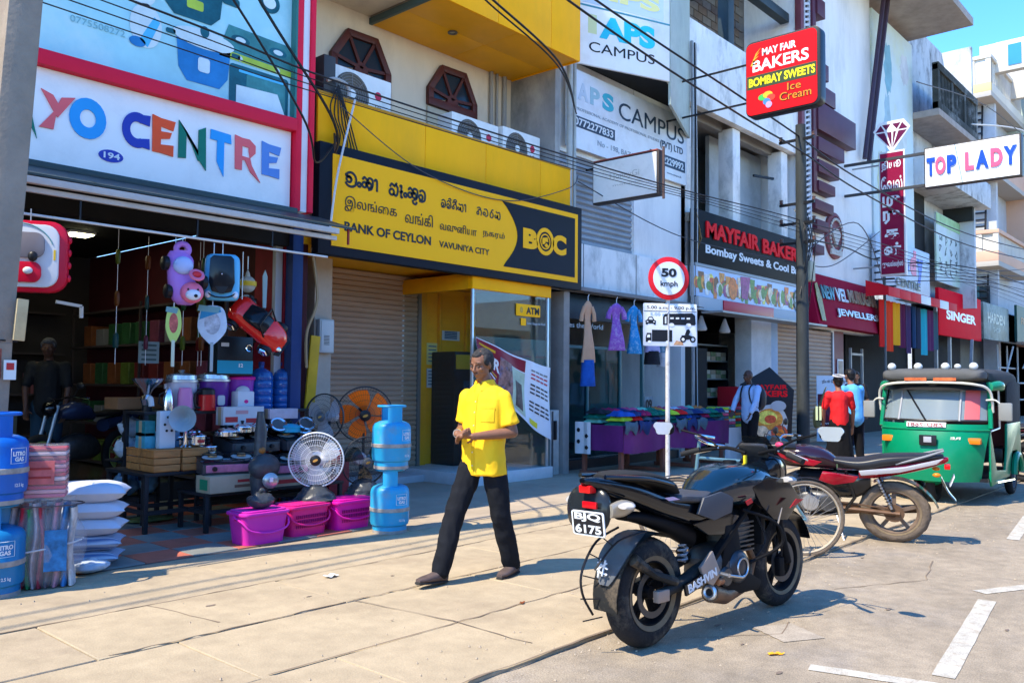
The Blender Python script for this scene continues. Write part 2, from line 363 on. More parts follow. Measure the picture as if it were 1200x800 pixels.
for x, y in ((3.6, 10.2), (3.3, 11.0), (4.5, 11.6), (2.2, 10.4)):
    o = T('ceiling_light', ('square ceiling light glowing inside the dark shop behind the pink toy', 'small square ceiling light deeper in the dark shop', 'farthest ceiling light, over the wall of goods', 'ceiling light hidden nearest the left pole')[[3.6, 3.3, 4.5, 2.2].index(x)], 'ceiling light', (x, y, 3.33), group='lights in the shop ceiling')
    O('lamp_frame', MB().box(-.16, .16, -.16, .16, 0, .03), white, o, .004); O('diffuser', MB().box(-.14, .14, -.14, .14, -.012, -.001), tl, o)
# signboard
def panel_frame(parent, x0, x1, y, z0, z1, w, m, d=.06, name='frame'):
    O(name, MB().box(x0-w, x1+w, y-d, y, z1, z1+w), m, parent, .006); O(name, MB().box(x0-w, x1+w, y-d, y, z0-w, z0), m, parent, .006)
    O(name, MB().box(x0-w, x0, y-d, y, z0, z1), m, parent, .006); O(name, MB().box(x1, x1+w, y-d, y, z0, z1), m, parent, .006)
pink = P('crimson_frame_paint', (.72, .006, .04), .6, var=.05)
ys_ = T('shop_sign', 'white lit shop signboard reading YO CENTRE in bright playful letters with number 194', 'sign')
O('sign_panel', MB().box(-4, 5.38, 8.12, 8.4, 3.36, 4.22), signwhite, ys_, .004)
O('frame', MB().box(-4, 5.40, 8.03, 8.40, 4.222, 4.36), pink, ys_, .008)
O('frame', MB().box(5.40, 5.475, 8.05, 8.40, 3.34, 7.6), pink, ys_, .006)
O('trim', MB().box(5.477, 5.575, 8.08, 8.40, 3.34, 7.6), white, ys_, .004)
O('frame', MB().box(5.577, 5.64, 8.05, 8.40, 3.34, 7.6), pink, ys_, .006)
O('bottom_rail', MB().box(-4, 5.42, 8.02, 8.4, 3.30, 3.358), P('dark_rail', (.03, .05, .05), .4), ys_, .004)
def letter(parent, poly_list, o, s, m, u=FU, v=FV, d=.012, name='letter', holes=None):
    mb = MB()
    for k, p in enumerate(poly_list): mb.prism([(a*s, b*s) for a, b in p], d+(.0005*(k+1) if len(poly_list) < 9 else .001*(k >= len(poly_list)-2)), o, u, v)
    return O(name, mb, m, parent, sharp=30)
def ring(R, r, a0=0, a1=360, n=22, cx=0, cy=0, sq=1):  # strip polygons of a ring
    out = []
    for i in range(n):
        p, q = rad(a0+(a1-a0)*i/n), rad(a0+(a1-a0)*(i+1)/n)
        out.append([(cx+r*cos(p), cy+r*sin(p)*sq), (cx+R*cos(p), cy+R*sin(p)*sq), (cx+R*cos(q), cy+R*sin(q)*sq), (cx+r*cos(q), cy+r*sin(q)*sq)])
    return out
C_ = lambda k, c: P(k, c, .35, var=.04)
LR, LB, LN, LO, LG, LP = C_('letter_coral', (.80, .12, .13)), C_('letter_sky_blue', (.02, .32, .72)), C_('letter_navy', (.02, .04, .36)), C_('letter_orange', (.86, .08, .01)), C_('letter_green', (.0, .16, .10)), C_('letter_periwinkle', (.10, .24, .58))
yy = 8.119
Lx = [(2.78, .30, 'Y', LR), (3.03, .33, 'O', LB), (3.51, .27, 'C', LN), (3.80, .235, 'E', LO), (4.07, .30, 'N', LG), (4.41, .24, 'T', LB), (4.69, .31, 'R', LR), (5.01, .24, 'E', LP)]
GL = {'Y': [[(.02, 1.02), (.36, .92), (.56, .66), (.46, .40)], [(.60, .90), (1.0, .98), (.52, .36), (.46, .40), (.40, .02), (.0, .02), (.42, .52)]],
 'O': ring(.50, .22, cx=.5, cy=.46), 'C': ring(.50, .24, 62, 298, cx=.55, cy=.5)+[[(.74, .96), (.99, .98), (.97, .68), (.67, .72)], [(.64, .27), (.97, .32), (.99, .02), (.76, .04)]],
 'E': [[(0, 0), (.34, 0), (.34, 1), (-.03, 1.06)], [(.34, .76), (.86, .70), (.95, .98), (.34, 1)], [(.34, .40), (.72, .46), (.80, .64), (.34, .62)], [(.34, 0), (.88, -.04), (.88, .28), (.34, .24)]],
 'N': [[(0, -.03), (.28, 0), (.28, .8), (0, 1.08)], [(.28, .80), (0, 1.08), (.06, .98), (.72, .30), (1.02, -.25), (.98, 0), (.72, 0)], [(.72, .06), (1.02, -.25), (.98, 1.04), (.72, .92)]],
 'T': [[(-.02, .74), (1.02, .72), (.98, 1.0), (.0, 1.04)], [(.32, .74), (.32, .1), (.66, -.32), (.66, .74)]],
 'R': [[(0, 0), (.30, 0), (.30, 1), (-.03, 1.05)], [(.3, 1), (.62, 1.0), (.90, .84), (.90, .60), (.66, .42), (.60, .62), (.60, .74), (.3, .76)], [(.3, .44), (.66, .42), (.74, .2), (1.15, -.28), (.7, -.02), (.42, .34), (.3, .3)]]}
for x, w, g, m in Lx:
    bx = [q[0] for p in GL[g] for q in p]; a0, a1 = min(bx), max(bx); h = .38 if g == 'O' else .345
    letter(ys_, [[((a-a0)/(a1-a0)*w/h, b) for a, b in p] for p in GL[g]], (x, yy, 3.675), h, m)
letter(ys_, [[(0, .3), (.16, .05), (.22, -.1), (.1, .42), (.0, .9)]], (2.70, yy, 3.6), .3, LG)
O('badge', MB().prism(arc(0, 0, .115, 0, 360, 20, .058), .008, (3.415, yy, 3.545), FU, FV), LN, ys_)
O('lettering', text(MB(), '194', (3.345, yy-.009, 3.518), FU, FV, .15, .058, .02), white, ys_)
# billboard of appliances above
bb = T('billboard', 'turquoise photo billboard of kitchen appliances above the shop signboard', 'billboard')
teal = mat('billboard_print', (.36, .66, .70), .3, var=.18, vs=.9, dirt=(.62, .78, .76), ds=.7, da=.9)
O('print_panel', MB().box(-4, 5.37, 8.14, 8.4, 4.37, 7.5), teal, bb)
O('edge_trim', MB().box(5.372, 5.398, 8.05, 8.4, 4.37, 7.5), P('glass_edge', (.04, .16, .14), .2), bb)
def flat(parent, poly, x, z, m, k, name='printed_shape', y=8.138): return O(name, MB().prism(poly, .002, (x, y-k*.0025, z), FU, FV), m, parent)
pr_b = P('print_blue', (.02, .20, .48), .3, var=.3, vs=3); pr_d = P('print_dark_teal', (.01, .10, .13), .3, var=.4, vs=4); pr_w = P('print_white', (.62, .72, .72), .3, var=.15, vs=3)
pr_g = P('print_green_grey', (.05, .22, .22), .3, var=.4, vs=5); pr_y = P('print_lime', (.42, .55, .05), .3, var=.2); pr_c = P('print_cyan', (.08, .45, .68), .3, var=.25, vs=2)
E = lambda a, b, n=24, t0=0, t1=360: arc(0, 0, a, t0, t1, n, b)
# rice cooker, top half hidden machine, gas hob, microwave oven, small bear, phone number
flat(bb, [(-.30, .33), (.30, .33), (.27, .0), (.18, -.12), (-.18, -.12), (-.27, 0)], 4.33, 4.60, pr_b, 1); flat(bb, E(.34, .10), 4.33, 4.95, pr_w, 2); flat(bb, E(.05, .06), 4.33, 5.03, pr_d, 3); flat(bb, rrect(.13, .15, .03), 4.33, 4.68, pr_w, 3)
flat(bb, rrect(.10, .05, .02), 3.97, 4.93, pr_d, 2); flat(bb, rrect(.10, .05, .02), 4.69, 4.88, pr_d, 2)
flat(bb, [(-.34, .5), (.34, .5), (.30, .1), (.2, 0), (-.2, 0), (-.30, .1)], 4.20, 5.12, pr_d, 1); flat(bb, rrect(.18, .10, .02), 4.22, 5.28, pr_y, 2); flat(bb, E(.36, .10), 4.20, 5.64, pr_w, 2); flat(bb, rrect(.2, .09, .03), 4.62, 5.45, pr_d, 1)
flat(bb, [(-.36, .12), (.42, .10), (.46, -.18), (-.46, -.16)], 4.96, 5.08, pr_g, 1); flat(bb, [(-.46, -.16), (.46, -.18), (.45, -.25), (-.46, -.24)], 4.96, 5.08, pr_y, 1)
for dx in (-.22, .24): flat(bb, E(.11, .05), 4.96+dx, 5.07, pr_d, 2); flat(bb, E(.06, .028), 4.96+dx, 5.07, pr_w, 3); flat(bb, E(.028, .028), 4.96+dx, 4.87, pr_w, 2)
flat(bb, rrect(.72, .44, .04), 4.98, 4.58, pr_d, 1); flat(bb, rrect(.48, .32, .03), 5.06, 4.57, pr_g, 2); flat(bb, [(-.3, .1), (.2, .12), (.3, -.1), (-.3, -.12)], 5.0, 4.48, pr_w, 3); flat(bb, rrect(.55, .03, .01), 5.0, 4.74, pr_c, 3)
flat(bb, E(.13, .12), 5.08, 5.6, pr_d, 1); flat(bb, E(.08, .07), 5.08, 5.6, pr_w, 2); flat(bb, rrect(.3, .22, .05), 5.1, 5.9, pr_g, 1)
flat(bb, E(.15, .14), 3.66, 5.22, pr_w, 1); flat(bb, E(.16, .22), 3.72, 4.90, pr_w, 1)
for dx in (-.05, .05): flat(bb, E(.014, .016), 3.66+dx, 5.24, pr_d, 2)
flat(bb, E(.022, .016), 3.66, 5.19, pr_d, 2); flat(bb, E(.05, .05), 3.55, 5.34, pr_w, 1); flat(bb, E(.05, .05), 3.77, 5.34, pr_w, 1); flat(bb, [(-.04, .0), (.1, .26), (.16, .22), (.04, -.06)], 3.70, 4.75, pr_c, 2); flat(bb, E(.08, .05), 3.64, 4.72, pr_b, 2)
flat(bb, [(-.5, -.08), (.42, -.10), (.5, .12), (.2, .34), (-.5, .3)], 3.0, 5.35, pr_c, 1); flat(bb, E(.42, .16), 3.1, 5.27, pr_b, 2)
flat(bb, E(.6, .3), 2.2, 4.9, pr_c, 1); flat(bb, E(.5, .5), 1.0, 5.6, pr_b, 1)
O('lettering', text(MB(), '0775508272', (3.02, 8.136, 4.72), FU, FV, .50, .062, .0, .003), P('print_faint_teal', (.22, .46, .50), .3), bb)
# steel awning frame under the sign
aw = T('shop_awning', 'narrow steel awning with white gutter and thin rails under the white shop signboard', 'awning')
gal = P('galvanised_grey', (.30, .30, .30), .5, metal=.4, var=.2, vs=4); sof = P('awning_soffit', (.40, .27, .25), .7, var=.15, vs=2)
O('soffit', MB().add([(-4, 8.1, 3.24), (5.50, 8.1, 3.24), (5.50, 7.42, 3.02), (-4, 7.42, 3.02)], [(0, 1, 2, 3)]), sof, aw)
O('roof_sheet', MB().add([(-4, 8.02, 3.30), (5.72, 8.02, 3.30), (5.72, 7.38, 3.10), (-4, 7.38, 3.10), (-4, 8.02, 3.28), (5.72, 8.02, 3.28), (5.72, 7.38, 3.08), (-4, 7.38, 3.08)], [(0, 1, 2, 3), (7, 6, 5, 4), (2, 3, 7, 6), (1, 2, 6, 5)]), P('awning_dark', (.03, .045, .045), .5), aw)
O('gutter', MB().box(-4, 5.50, 7.36, 7.42, 3.01, 3.068), P('gutter_white', (.45, .43, .40), .5, var=.15), aw, .006)
O('gutter', MB().box(-4, 5.52, 7.43, 7.47, 2.95, 2.995), P('gutter_white', (.45, .43, .40), .5), aw, .005)
O('rail', MB().cyl((-4, 7.5, 2.80), (5.45, 7.5, 2.77), .012, n=8), P('rail_white', (.6, .6, .58), .4), aw)
for x in (0.3, 1.6, 2.9, 3.95, 4.75): O('hanger', MB().bar((x, 7.46, 2.79), (x, 7.46, 3.0), .014), black, aw); O('bracket', MB().bar((x-.06, 8.0, 3.26), (x+.1, 7.42, 3.10), .03), P('awning_dark', (.03, .045, .045), .5), aw)
O('end_post', MB().bar((5.66, 7.42, 2.92), (5.66, 7.42, 3.10), .02), P('rust_red', (.25, .02, .02), .6), aw)
# ---- Bank
bk = T('bank_building', 'yellow bank branch with brown roller shutter, glass cash booth and balcony above', 'building')
O('wall', MB().box(5.9, 10.9, 10.0, 10.15, 0, 3.2), P('bank_inner_wall', (.50, .34, .12), .7, var=.1), bk)
O('wall', MB().box(5.74, 6.72, 9.86, 9.998, 0, 3.10), P('bank_side_wall', (.42, .35, .27), .7, var=.15), bk)
O('pillar', MB().box(8.87, 9.02, 9.80, 9.998, 0, 3.06), P('bank_orange', (.78, .36, .006), .5, var=.12, vs=3, spec=.2), bk, .006)
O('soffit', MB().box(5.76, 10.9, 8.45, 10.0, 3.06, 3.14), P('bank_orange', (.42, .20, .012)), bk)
O('floor', MB().box(5.76, 10.88, 9.25, 10.0, -.02, .10), P('bank_step', (.42, .42, .41), .6, var=.15, vs=2), bk, .012)
O('slab', MB().box(5.72, 10.9, 8.45, 10.15, 3.145, 4.2), greyc, bk)
sh = T('roller_shutter', 'closed brown corrugated roller shutter of the bank beside the glass booth', 'shutter')
shutter(sh, 6.80, 8.80, 9.80, .105, 3.05)
O('bottom_bar', MB().box(6.8, 8.8, 9.765, 9.79, .105, .16), P('shutter_bar', (.12, .10, .09), .5), sh, .004)
# yellow cladding panels of the parapet
cl = T('parapet_cladding', 'yellow panelled balcony front above the bank signboard', 'cladding')
xs = [5.90, 6.30, 7.62, 8.80, 10.02, 10.84]
for i in range(5): O('panel', MB().box(xs[i]+.004, xs[i+1]-.004, 8.36, 8.395, 4.20, 4.87), bocyel, cl, .004)
O('backing', MB().box(5.90, 10.83, 8.397, 8.44, 4.2, 4.84), P('seam_dark', (.10, .06, .01), .7), cl)
O('coping', MB().box(5.88, 10.85, 8.355, 8.56, 4.872, 4.90), P('coping_orange', (.45, .22, .012), .5), cl, .004)
# sign box
bs = T('bank_sign', 'long black and yellow bank signboard with BOC emblem and three languages', 'sign')
O('sign_box', MB().box(5.84, 10.90, 8.22, 8.36, 2.93, 4.25), bocblack, bs, .01)
O('yellow_border', MB().box(6.02, 10.78, 8.208, 8.218, 3.04, 4.13), P('bank_sign_yellow', (1, .46, .0), .6, var=.03, spec=.2), bs)
_p = [(6.02, 3.04), (8.70, 3.04)]+[(8.70+.36*sin(pi*i/14)+.0*i, 3.04+1.09*i/14) for i in range(1, 14)]+[(8.70, 4.13), (6.02, 4.13)]
blk = [(9.02, 3.115), (10.70, 3.115), (10.70, 4.055), (8.98, 4.055)]+[(9.0+.32*sin(pi*i/14), 4.055-.94*i/14) for i in range(1, 14)]
O('black_field', MB().prism(blk, .004, (0, 8.206, 0), FU, FV), bocblack, bs)
BK = P('sign_black_ink', (.012, .012, .015), .4)
def tx(parent, s, x, z, w, h, m, y, bold=.02, name='lettering', u=FU, v=FV, **k): return O(name, text(MB(), s, (x, y, z), u, v, w, h, bold, **k), m, parent)
tx(bs, 'BANK OF CEYLON', 6.20, 3.235, 1.40, .115, BK, 8.205, .025); tx(bs, 'VAVUNIYA CITY', 7.75, 3.235, .97, .085, BK, 8.205, .012)
tx(bs, 'இலங்ைக', 6.20, 3.475, .81, .19, BK, 8.205, .0); tx(bs, 'வங்கி', 7.15, 3.475, .48, .16, BK, 8.205, .0)
tx(bs, 'வவுனியா', 7.76, 3.47, .70, .12, BK, 8.205, .0); tx(bs, 'நகரம்', 8.59, 3.475, .45, .12, BK, 8.205, .0)
# Sinhala letters drawn with the pen
A = arc
SL = {'l': (.98, [A(.30, .44, .19, 20, 380, 12)+A(.44, .44, .44, 150, -20, 10, .46)+[(.82, .12), (.55, -.02), (.22, .02), (.02, .22)], ]),
 'n.': (.36, [A(.16, .22, .13, 0, 360, 12)]),
 'k': (.98, [A(.22, .30, .17, 30, 390, 12)+[(.5, .62), (.62, .36)], A(.62, .32, .18, 80, 440, 12), [(.06, .62), (.22, .80), (.45, .66), (.62, .80), (.88, .72), (.92, .4), (.80, .1), (.55, .0)]]),
 'aa': (.42, [[(.06, .66), (.20, .80), (.30, .62), (.30, .0)]]),
 'b': (.90, [A(.28, .24, .20, -60, 300, 12)+[(.48, .1), (.66, .02), (.80, .25), (.80, .58), (.62, .76), (.48, .62)], [(.12, .56), (.26, .80), (.5, .66)], [(.62, .76), (.72, .92)]]),
 'ae': (.44, [[(.08, .70), (.24, .80), (.22, .42), (.22, .0), (.36, .06)], [(.08, .34), (.38, .42)]]),
 'u': (.0, [[(-.50, -.0), (-.44, -.22), (-.2, -.26), (-.12, -.08)]]),
 'v': (.78, [A(.26, .30, .17, 60, 420, 12), [(.12, .66), (.34, .80), (.60, .68), (.66, .4), (.60, .12), (.34, .0), (.1, .06)]]),
 'v.': (.78, [A(.26, .30, .17, 60, 420, 12), [(.12, .66), (.34, .80), (.60, .68), (.66, .4), (.60, .12), (.34, .0), (.1, .06)], [(.3, .96), (.5, 1.06), (.66, .96), (.60, .84)]]),
 'n': (.84, [A(.22, .20, .14, 90, 450, 12), [(.22, .34), (.34, .52), (.60, .56), (.74, .3), (.66, .0)], [(.10, .70), (.40, .78), (.66, .66)]]),
 'i': (.0, [[(-.62, .86), (-.40, 1.06), (-.16, .98), (-.2, .82), (-.44, .84)]]),
 'y': (.92, [A(.20, .22, .14, 90, 400, 10)+[(.42, .06), (.46, .42)], [(.46, .42), (.50, .02), (.76, .02), (.84, .36), (.70, .72), (.44, .62), (.2, .76)]]),
 'g': (.82, [A(.20, .26, .15, 60, 420, 12), [(.36, .02), (.66, .10), (.72, .46), (.5, .74), (.16, .68)]]),
 'r': (.72, [[(.34, .62), (.18, .42), (.16, .14), (.36, -.0), (.58, .14), (.56, .44), (.34, .62), (.46, .82), (.62, .78)]])}
def sinh(parent, seq, x, z, s, w, m, adv=1.): return O('lettering', strokes(MB(), [SL[q] for q in seq], (x, 8.205, z), FU, FV, s, w, .003, adv), m, parent)
sinh(bs, ['l', 'n.', 'k', 'aa'], 6.20, 3.785, .185, .030, BK); sinh(bs, ['b', 'ae', 'n.', 'k', 'u', 'v'], 6.87, 3.785, .185, .030, BK)
sinh(bs, ['v', 'v.', 'n', 'i', 'y', 'aa'], 7.77, 3.775, .13, .017, BK); sinh(bs, ['n', 'g', 'r', 'y'], 8.45, 3.775, .14, .017, BK, 1.12)
by = P('bank_sign_yellow', (.86, .47, .004), .3)
tx(bs, 'B', 9.44, 3.435, .34, .30, by, 8.200, .06); tx(bs, 'C', 10.13, 3.425, .34, .31, by, 8.200, .06)
mb = MB()
for p in ring(.21, .15, cx=9.955, cy=3.59, n=28)+ring(.12, .10, cx=9.955, cy=3.59, n=24): mb.prism(p, .004, (0, 8.200, 0), FU, FV)
for p in ([(-.07, .05), (.05, .07), (.07, .0), (.0, .0), (.0, -.03), (-.07, -.05)], [(.03, -.02), (.08, -.06), (.03, -.09), (-.02, -.06)]): mb.prism([(9.955+a, 3.59+b) for a, b in p], .004, (0, 8.200, 0), FU, FV)
O('emblem', mb, by, bs)
# glass booth
bo = T('cash_booth', 'glass ATM booth with yellow fascia and white base under the bank signboard', 'booth')
O('base', MB().box(8.50, 10.30, 8.30, 9.95, -.02, .17), P('booth_base', (.55, .55, .53), .6, var=.15, vs=3), bo, .012)
O('fascia', MB().box(8.50, 10.24, 8.31, 8.40, 2.76, 2.945), bocyel, bo, .005); O('fascia', MB().box(8.50, 8.58, 8.402, 9.95, 2.76, 2.945), P('bank_orange', (.42, .20, .012)), bo, .005)
O('ceiling', MB().box(8.52, 10.22, 8.42, 9.95, 2.94, 2.98), P('bank_orange', (.42, .20, .012)), bo)
GLS = glassmat('booth_glass', (.95, .98, .97), .8)
O('glass_pane', MB().box(8.535, 10.17, 8.335, 8.347, .171, 2.758), GLS, bo); O('glass_pane', MB().box(8.535, 8.547, 8.36, 9.80, .171, 2.758), GLS, bo)
for x, y in ((8.53, 8.33), (10.19, 8.33), (8.53, 9.8)): O('corner_post', MB().cbox((x, y+.01, 1.465), (.035, .035, 2.585)), P('post_silver', (.6, .62, .6), .3, metal=.7), bo, .004)
O('side_wall', MB().box(10.215, 10.30, 8.36, 9.95, .171, 2.94), P('booth_side_wall', (.10, .13, .12), .5, var=.2), bo)
O('back_panel', MB().box(8.6, 10.2, 9.90, 9.94, .171, 2.93), P('bank_orange2', (.92, .42, .005), .6, var=.15, vs=2), bo)
O('frosted_band', MB().box(8.56, 10.165, 8.350, 8.354, 1.35, 2.10), P('frosted_teal', (.10, .19, .18), .35, alpha=.5), bo)
for x in (9.35, 9.95): O('door_frame', MB().cbox((x, 9.86, 1.55), (.05, .06, 2.6)), P('bank_orange', (.42, .20, .012)), bo, .004)
atm = T('cash_machine', 'tall black cash machine standing inside the glass booth', 'cash machine', (9.55, 9.60, .17))
O('cabinet', MB().box(-.36, .36, -.25, .27, .0, 1.75), black, atm, .02); O('screen', MB().box(-.17, .17, -.262, -.252, 1.02, 1.30), P('screen_blue', (.02, .06, .10), .1), atm)
O('header', MB().box(-.34, .34, -.27, -.254, 1.48, 1.70), P('atm_header', (.5, .3, .02), .4), atm); O('keypad', MB().box(-.12, .12, -.32, -.254, .86, .90), steel, atm, .004)
tb = T('atm_sign', 'small yellow ATM sign fixed high on the booth glass', 'sign')
O('plate', MB().box(9.44, 9.99, 8.318, 8.33, 2.44, 2.62), by, tb, .003); tx(tb, 'ATM', 9.66, 2.475, .30, .105, BK, 8.317, .03)
O('logo', MB().prism(E(.035, .045), .003, (9.55, 8.317, 2.53), FU, FV), P('logo_brown', (.5, .3, .02), .4), tb)
O('logo', MB().box(9.55, 9.66, 8.32, 8.33, 2.30, 2.41), by, tb); tx(tb, 'Better Changes the World', 9.70, 2.31, .42, .05, P('sign_grey', (.35, .42, .45), .4), 8.33, .0)
nb = [('notice', 'yellow edged notice with dark frame symbol on the orange booth wall', 9.10, 1.72, .24, .34), ('notice', 'small white typed notice below the yellow edged one in the booth', 9.11, 1.36, .20, .30), ('notice', 'wide pale notice on the booth wall above the machine', 9.42, 2.12, .40, .15)]
for i, (n, l, x, z, w, h) in enumerate(nb):
    o = T(n, l, 'notice', (x+w/2, 9.895, z)); pm = P('paper', (.62, .66, .64), .6)
    O('paper', MB().box(-w/2, w/2, -.008, -.001, 0, h), P('paper_yellow', (.72, .62, .2), .6) if i == 0 else pm, o)
    for k in range(5): O('text_line', MB().box(-w*.35, w*.35, -.012, -.009, h*(.14+.17*k), h*(.14+.17*k)+.02), P('ink_blue', (.06, .14, .22), .5), o)
# draped banner
bn = T('draped_banner', 'sagging white and maroon printed banner hung across the booth glass', 'banner')
def bann(u, v):
    xl = 8.56; xr = 10.18
    zt = 2.08*(1-u)+1.68*u-.10*sin(pi*u)*.5; zb = 1.72*(1-u)**1.0+.58*u-.15*sin(pi*u)
    return V((xl+(xr-xl)*u, 8.27-.05*sin(pi*u)-.02*sin(u*14+v*5), zb+(zt-zb)*v))
bnw = P('banner_white', (.66, .70, .74), .45, var=.06)
def patch(name, u0, u1, v0, v1, m, off=0, nu=24, nv=8, parent=bn, sh=0.):
    f = lambda a, b: bann(u0+(u1-u0)*a+sh*b, v0+(v1-v0)*b)+V((0, -off, 0)); g = lambda a, b: f(a, b)+V((0, .004, 0))
    mb = MB().grid(f, nu, nv); mb.grid(g, nu, nv); return O(name, mb, m, parent)
patch('cloth', 0, 1, 0, 1, bnw, 0, 40, 12)
mar = P('banner_maroon', (.22, .01, .03), .45, var=.15, vs=5)
patch('maroon_field', .0, .40, .02, .97, mar, .004); patch('maroon_field', .40, .60, .78, .97, mar, .004, sh=0)
patch('photo_print', .26, .42, .05, .80, P('print_people', (.30, .16, .14), .5, var=.9, vs=9, dirt=(.12, .2, .42), ds=6, da=.9), .008, sh=.0)
patch('photo_print', .42, .60, .05, .76, P('print_phone', (.42, .52, .38), .5, var=.3, vs=5), .007); patch('photo_print', .46, .56, .10, .55, P('print_dark', (.10, .07, .06), .5, var=.7, vs=12), .010)
patch('gold_print', .03, .2, .80, .86, P('print_gold', (.6, .35, .02), .5), .008); patch('yellow_mark', .68, .80, .04, .12, P('print_yellow', (.7, .6, .03), .5), .006)
for k, (v, m) in enumerate([(.86, 'g'), (.80, 'r'), (.74, 'r'), (.64, 'k'), (.58, 'k'), (.52, 'k'), (.38, 'k'), (.32, 'k'), (.26, 'k')]):
    for q in range(4): patch('text_line', .68+q*.075, .68+q*.075+.058, v-.010, v+.014, P('ink_'+m, {'g': (.2, .2, .2), 'r': (.5, .05, .08), 'k': (.03, .03, .04)}[m], .5), .006, 3, 1)
for s, a0 in (('Q', .10), ('R', .19)):
    mb = MB(); vs, fs = textmesh(s, .04, 0); w = max(p.x for p in vs) or 1
    O('lettering', mb.add([bann(a0+p.x/w*.075, .42+p.y*.36)+V((0, -.010, 0)) for p in vs], fs), P('paper_white', (.7, .7, .7), .5), bn)
patch('text_line', .10, .24, .28, .31, P('print_gold', (.6, .35, .02), .5), .008, 4, 1); patch('text_line', .10, .22, .18, .22, P('paper_white', (.7, .7, .7)), .008, 4, 1)
# meter box and yellow plank left of the shutter
mbx = T('meter_box', 'grey electricity meter box on the wall beside the brown shutter', 'meter box', (6.42, 8.9, 1.80))
O('cabinet', MB().box(-.11, .11, -.09, .0, 0, .42), P('meter_grey', (.42, .44, .42), .5, var=.1), mbx, .01); O('door', MB().box(-.09, .09, -.098, -.091, .02, .40), P('meter_grey2', (.48, .5, .48), .5), mbx, .003)
for k in range(7): O('louvre', MB().box(-.05, .03, -.103, -.099, .10+k*.018, .108+k*.018), P('meter_slot', (.12, .12, .12), .6), mbx)
O('bracket_wall', MB().box(-.13, .13, .0, .96, -.9, 1.2), P('bank_side_wall', (.42, .35, .27)), mbx)
yp = T('yellow_plank', 'yellow board leaning against the blue pilaster', 'board')
O('board', MB().bar((5.90, 8.42, 1.1), (5.97, 8.42, 1.98), .03, .13, up=(1, 0, 0)), P('plank_yellow', (.50, .30, .01), .6, var=.15), yp, .004)
# balcony above the bank
up = T('bank_upper_floor', 'cream upper storey over the bank with yellow soffit and recessed balcony', 'storey')
O('wall', MB().box(5.75, 10.6, 9.42, 9.6, 4.2, 9.5), wallc, up)
O('balcony_floor', MB().box(5.75, 10.6, 8.45, 9.42, 4.205, 4.3), greyc, up)
O('partition_wall', MB().box(10.50, 10.62, 8.46, 9.418, 4.3, 6.7), mat('partition_render', (.30, .30, .29), .9, var=.35, vs=1.4, dirt=(.50, .47, .42), ds=.9, da=.9, stretch=(1, 1, .6)), up)
O('slab', MB().box(5.7, 7.48, 8.1, 9.42, 6.60, 6.78), wallc, up, .01)
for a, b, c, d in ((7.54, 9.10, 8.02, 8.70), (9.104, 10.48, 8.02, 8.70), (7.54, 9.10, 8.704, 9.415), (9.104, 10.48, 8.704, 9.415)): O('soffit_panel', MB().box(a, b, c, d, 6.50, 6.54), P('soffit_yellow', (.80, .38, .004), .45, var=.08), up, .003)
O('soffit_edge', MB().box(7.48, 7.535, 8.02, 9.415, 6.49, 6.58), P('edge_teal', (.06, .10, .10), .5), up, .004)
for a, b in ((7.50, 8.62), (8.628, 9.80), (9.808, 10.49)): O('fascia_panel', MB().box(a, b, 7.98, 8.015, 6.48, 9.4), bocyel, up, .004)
O('fascia_panel', MB().box(10.49, 10.52, 7.98, 9.4, 6.48, 9.4), bocyel, up, .004)
O('box_wall', MB().box(7.5, 10.48, 8.02, 9.41, 6.56, 9.4), conc, up)
dl = T('downlight', 'round recessed downlight in the yellow soffit', 'lamp', (8.45, 8.72, 6.498)); O('ring', MB().lathe([(.07, -.002), (.07, -.02), (.045, -.02), (.04, .0)], 20), P('lamp_grey', (.12, .12, .11), .5), dl); O('lens', MB().lathe([(0, -.006), (.04, -.006), (.04, .0)], 16), P('lens', (.35, .33, .25), .2), dl)
pp = T('downpipes', 'thin grey pipes running down beside the balcony partition', 'pipes'); 
for x, r in ((9.98, .035), (10.12, .022), (10.30, .04)): O('pipe', MB().cyl((x, 9.38, 4.3), (x, 9.38, 6.5), r, n=10), P('pipe_grey', (.30, .29, .27), .5), pp)
cp_ = T('corner_pipe', 'long pale pipe at the corner between bank and campus building', 'pipe')
for x, r in ((10.80, .05), (10.93, .03)): O('pipe', MB().cyl((x, 8.40, 4.28), (x, 8.40, 6.75), r, n=12), P('pipe_pale', (.36, .38, .36), .45, var=.2), cp_)
brn = mat('brown_window_wood', (.085, .018, .013), .45, var=.2)
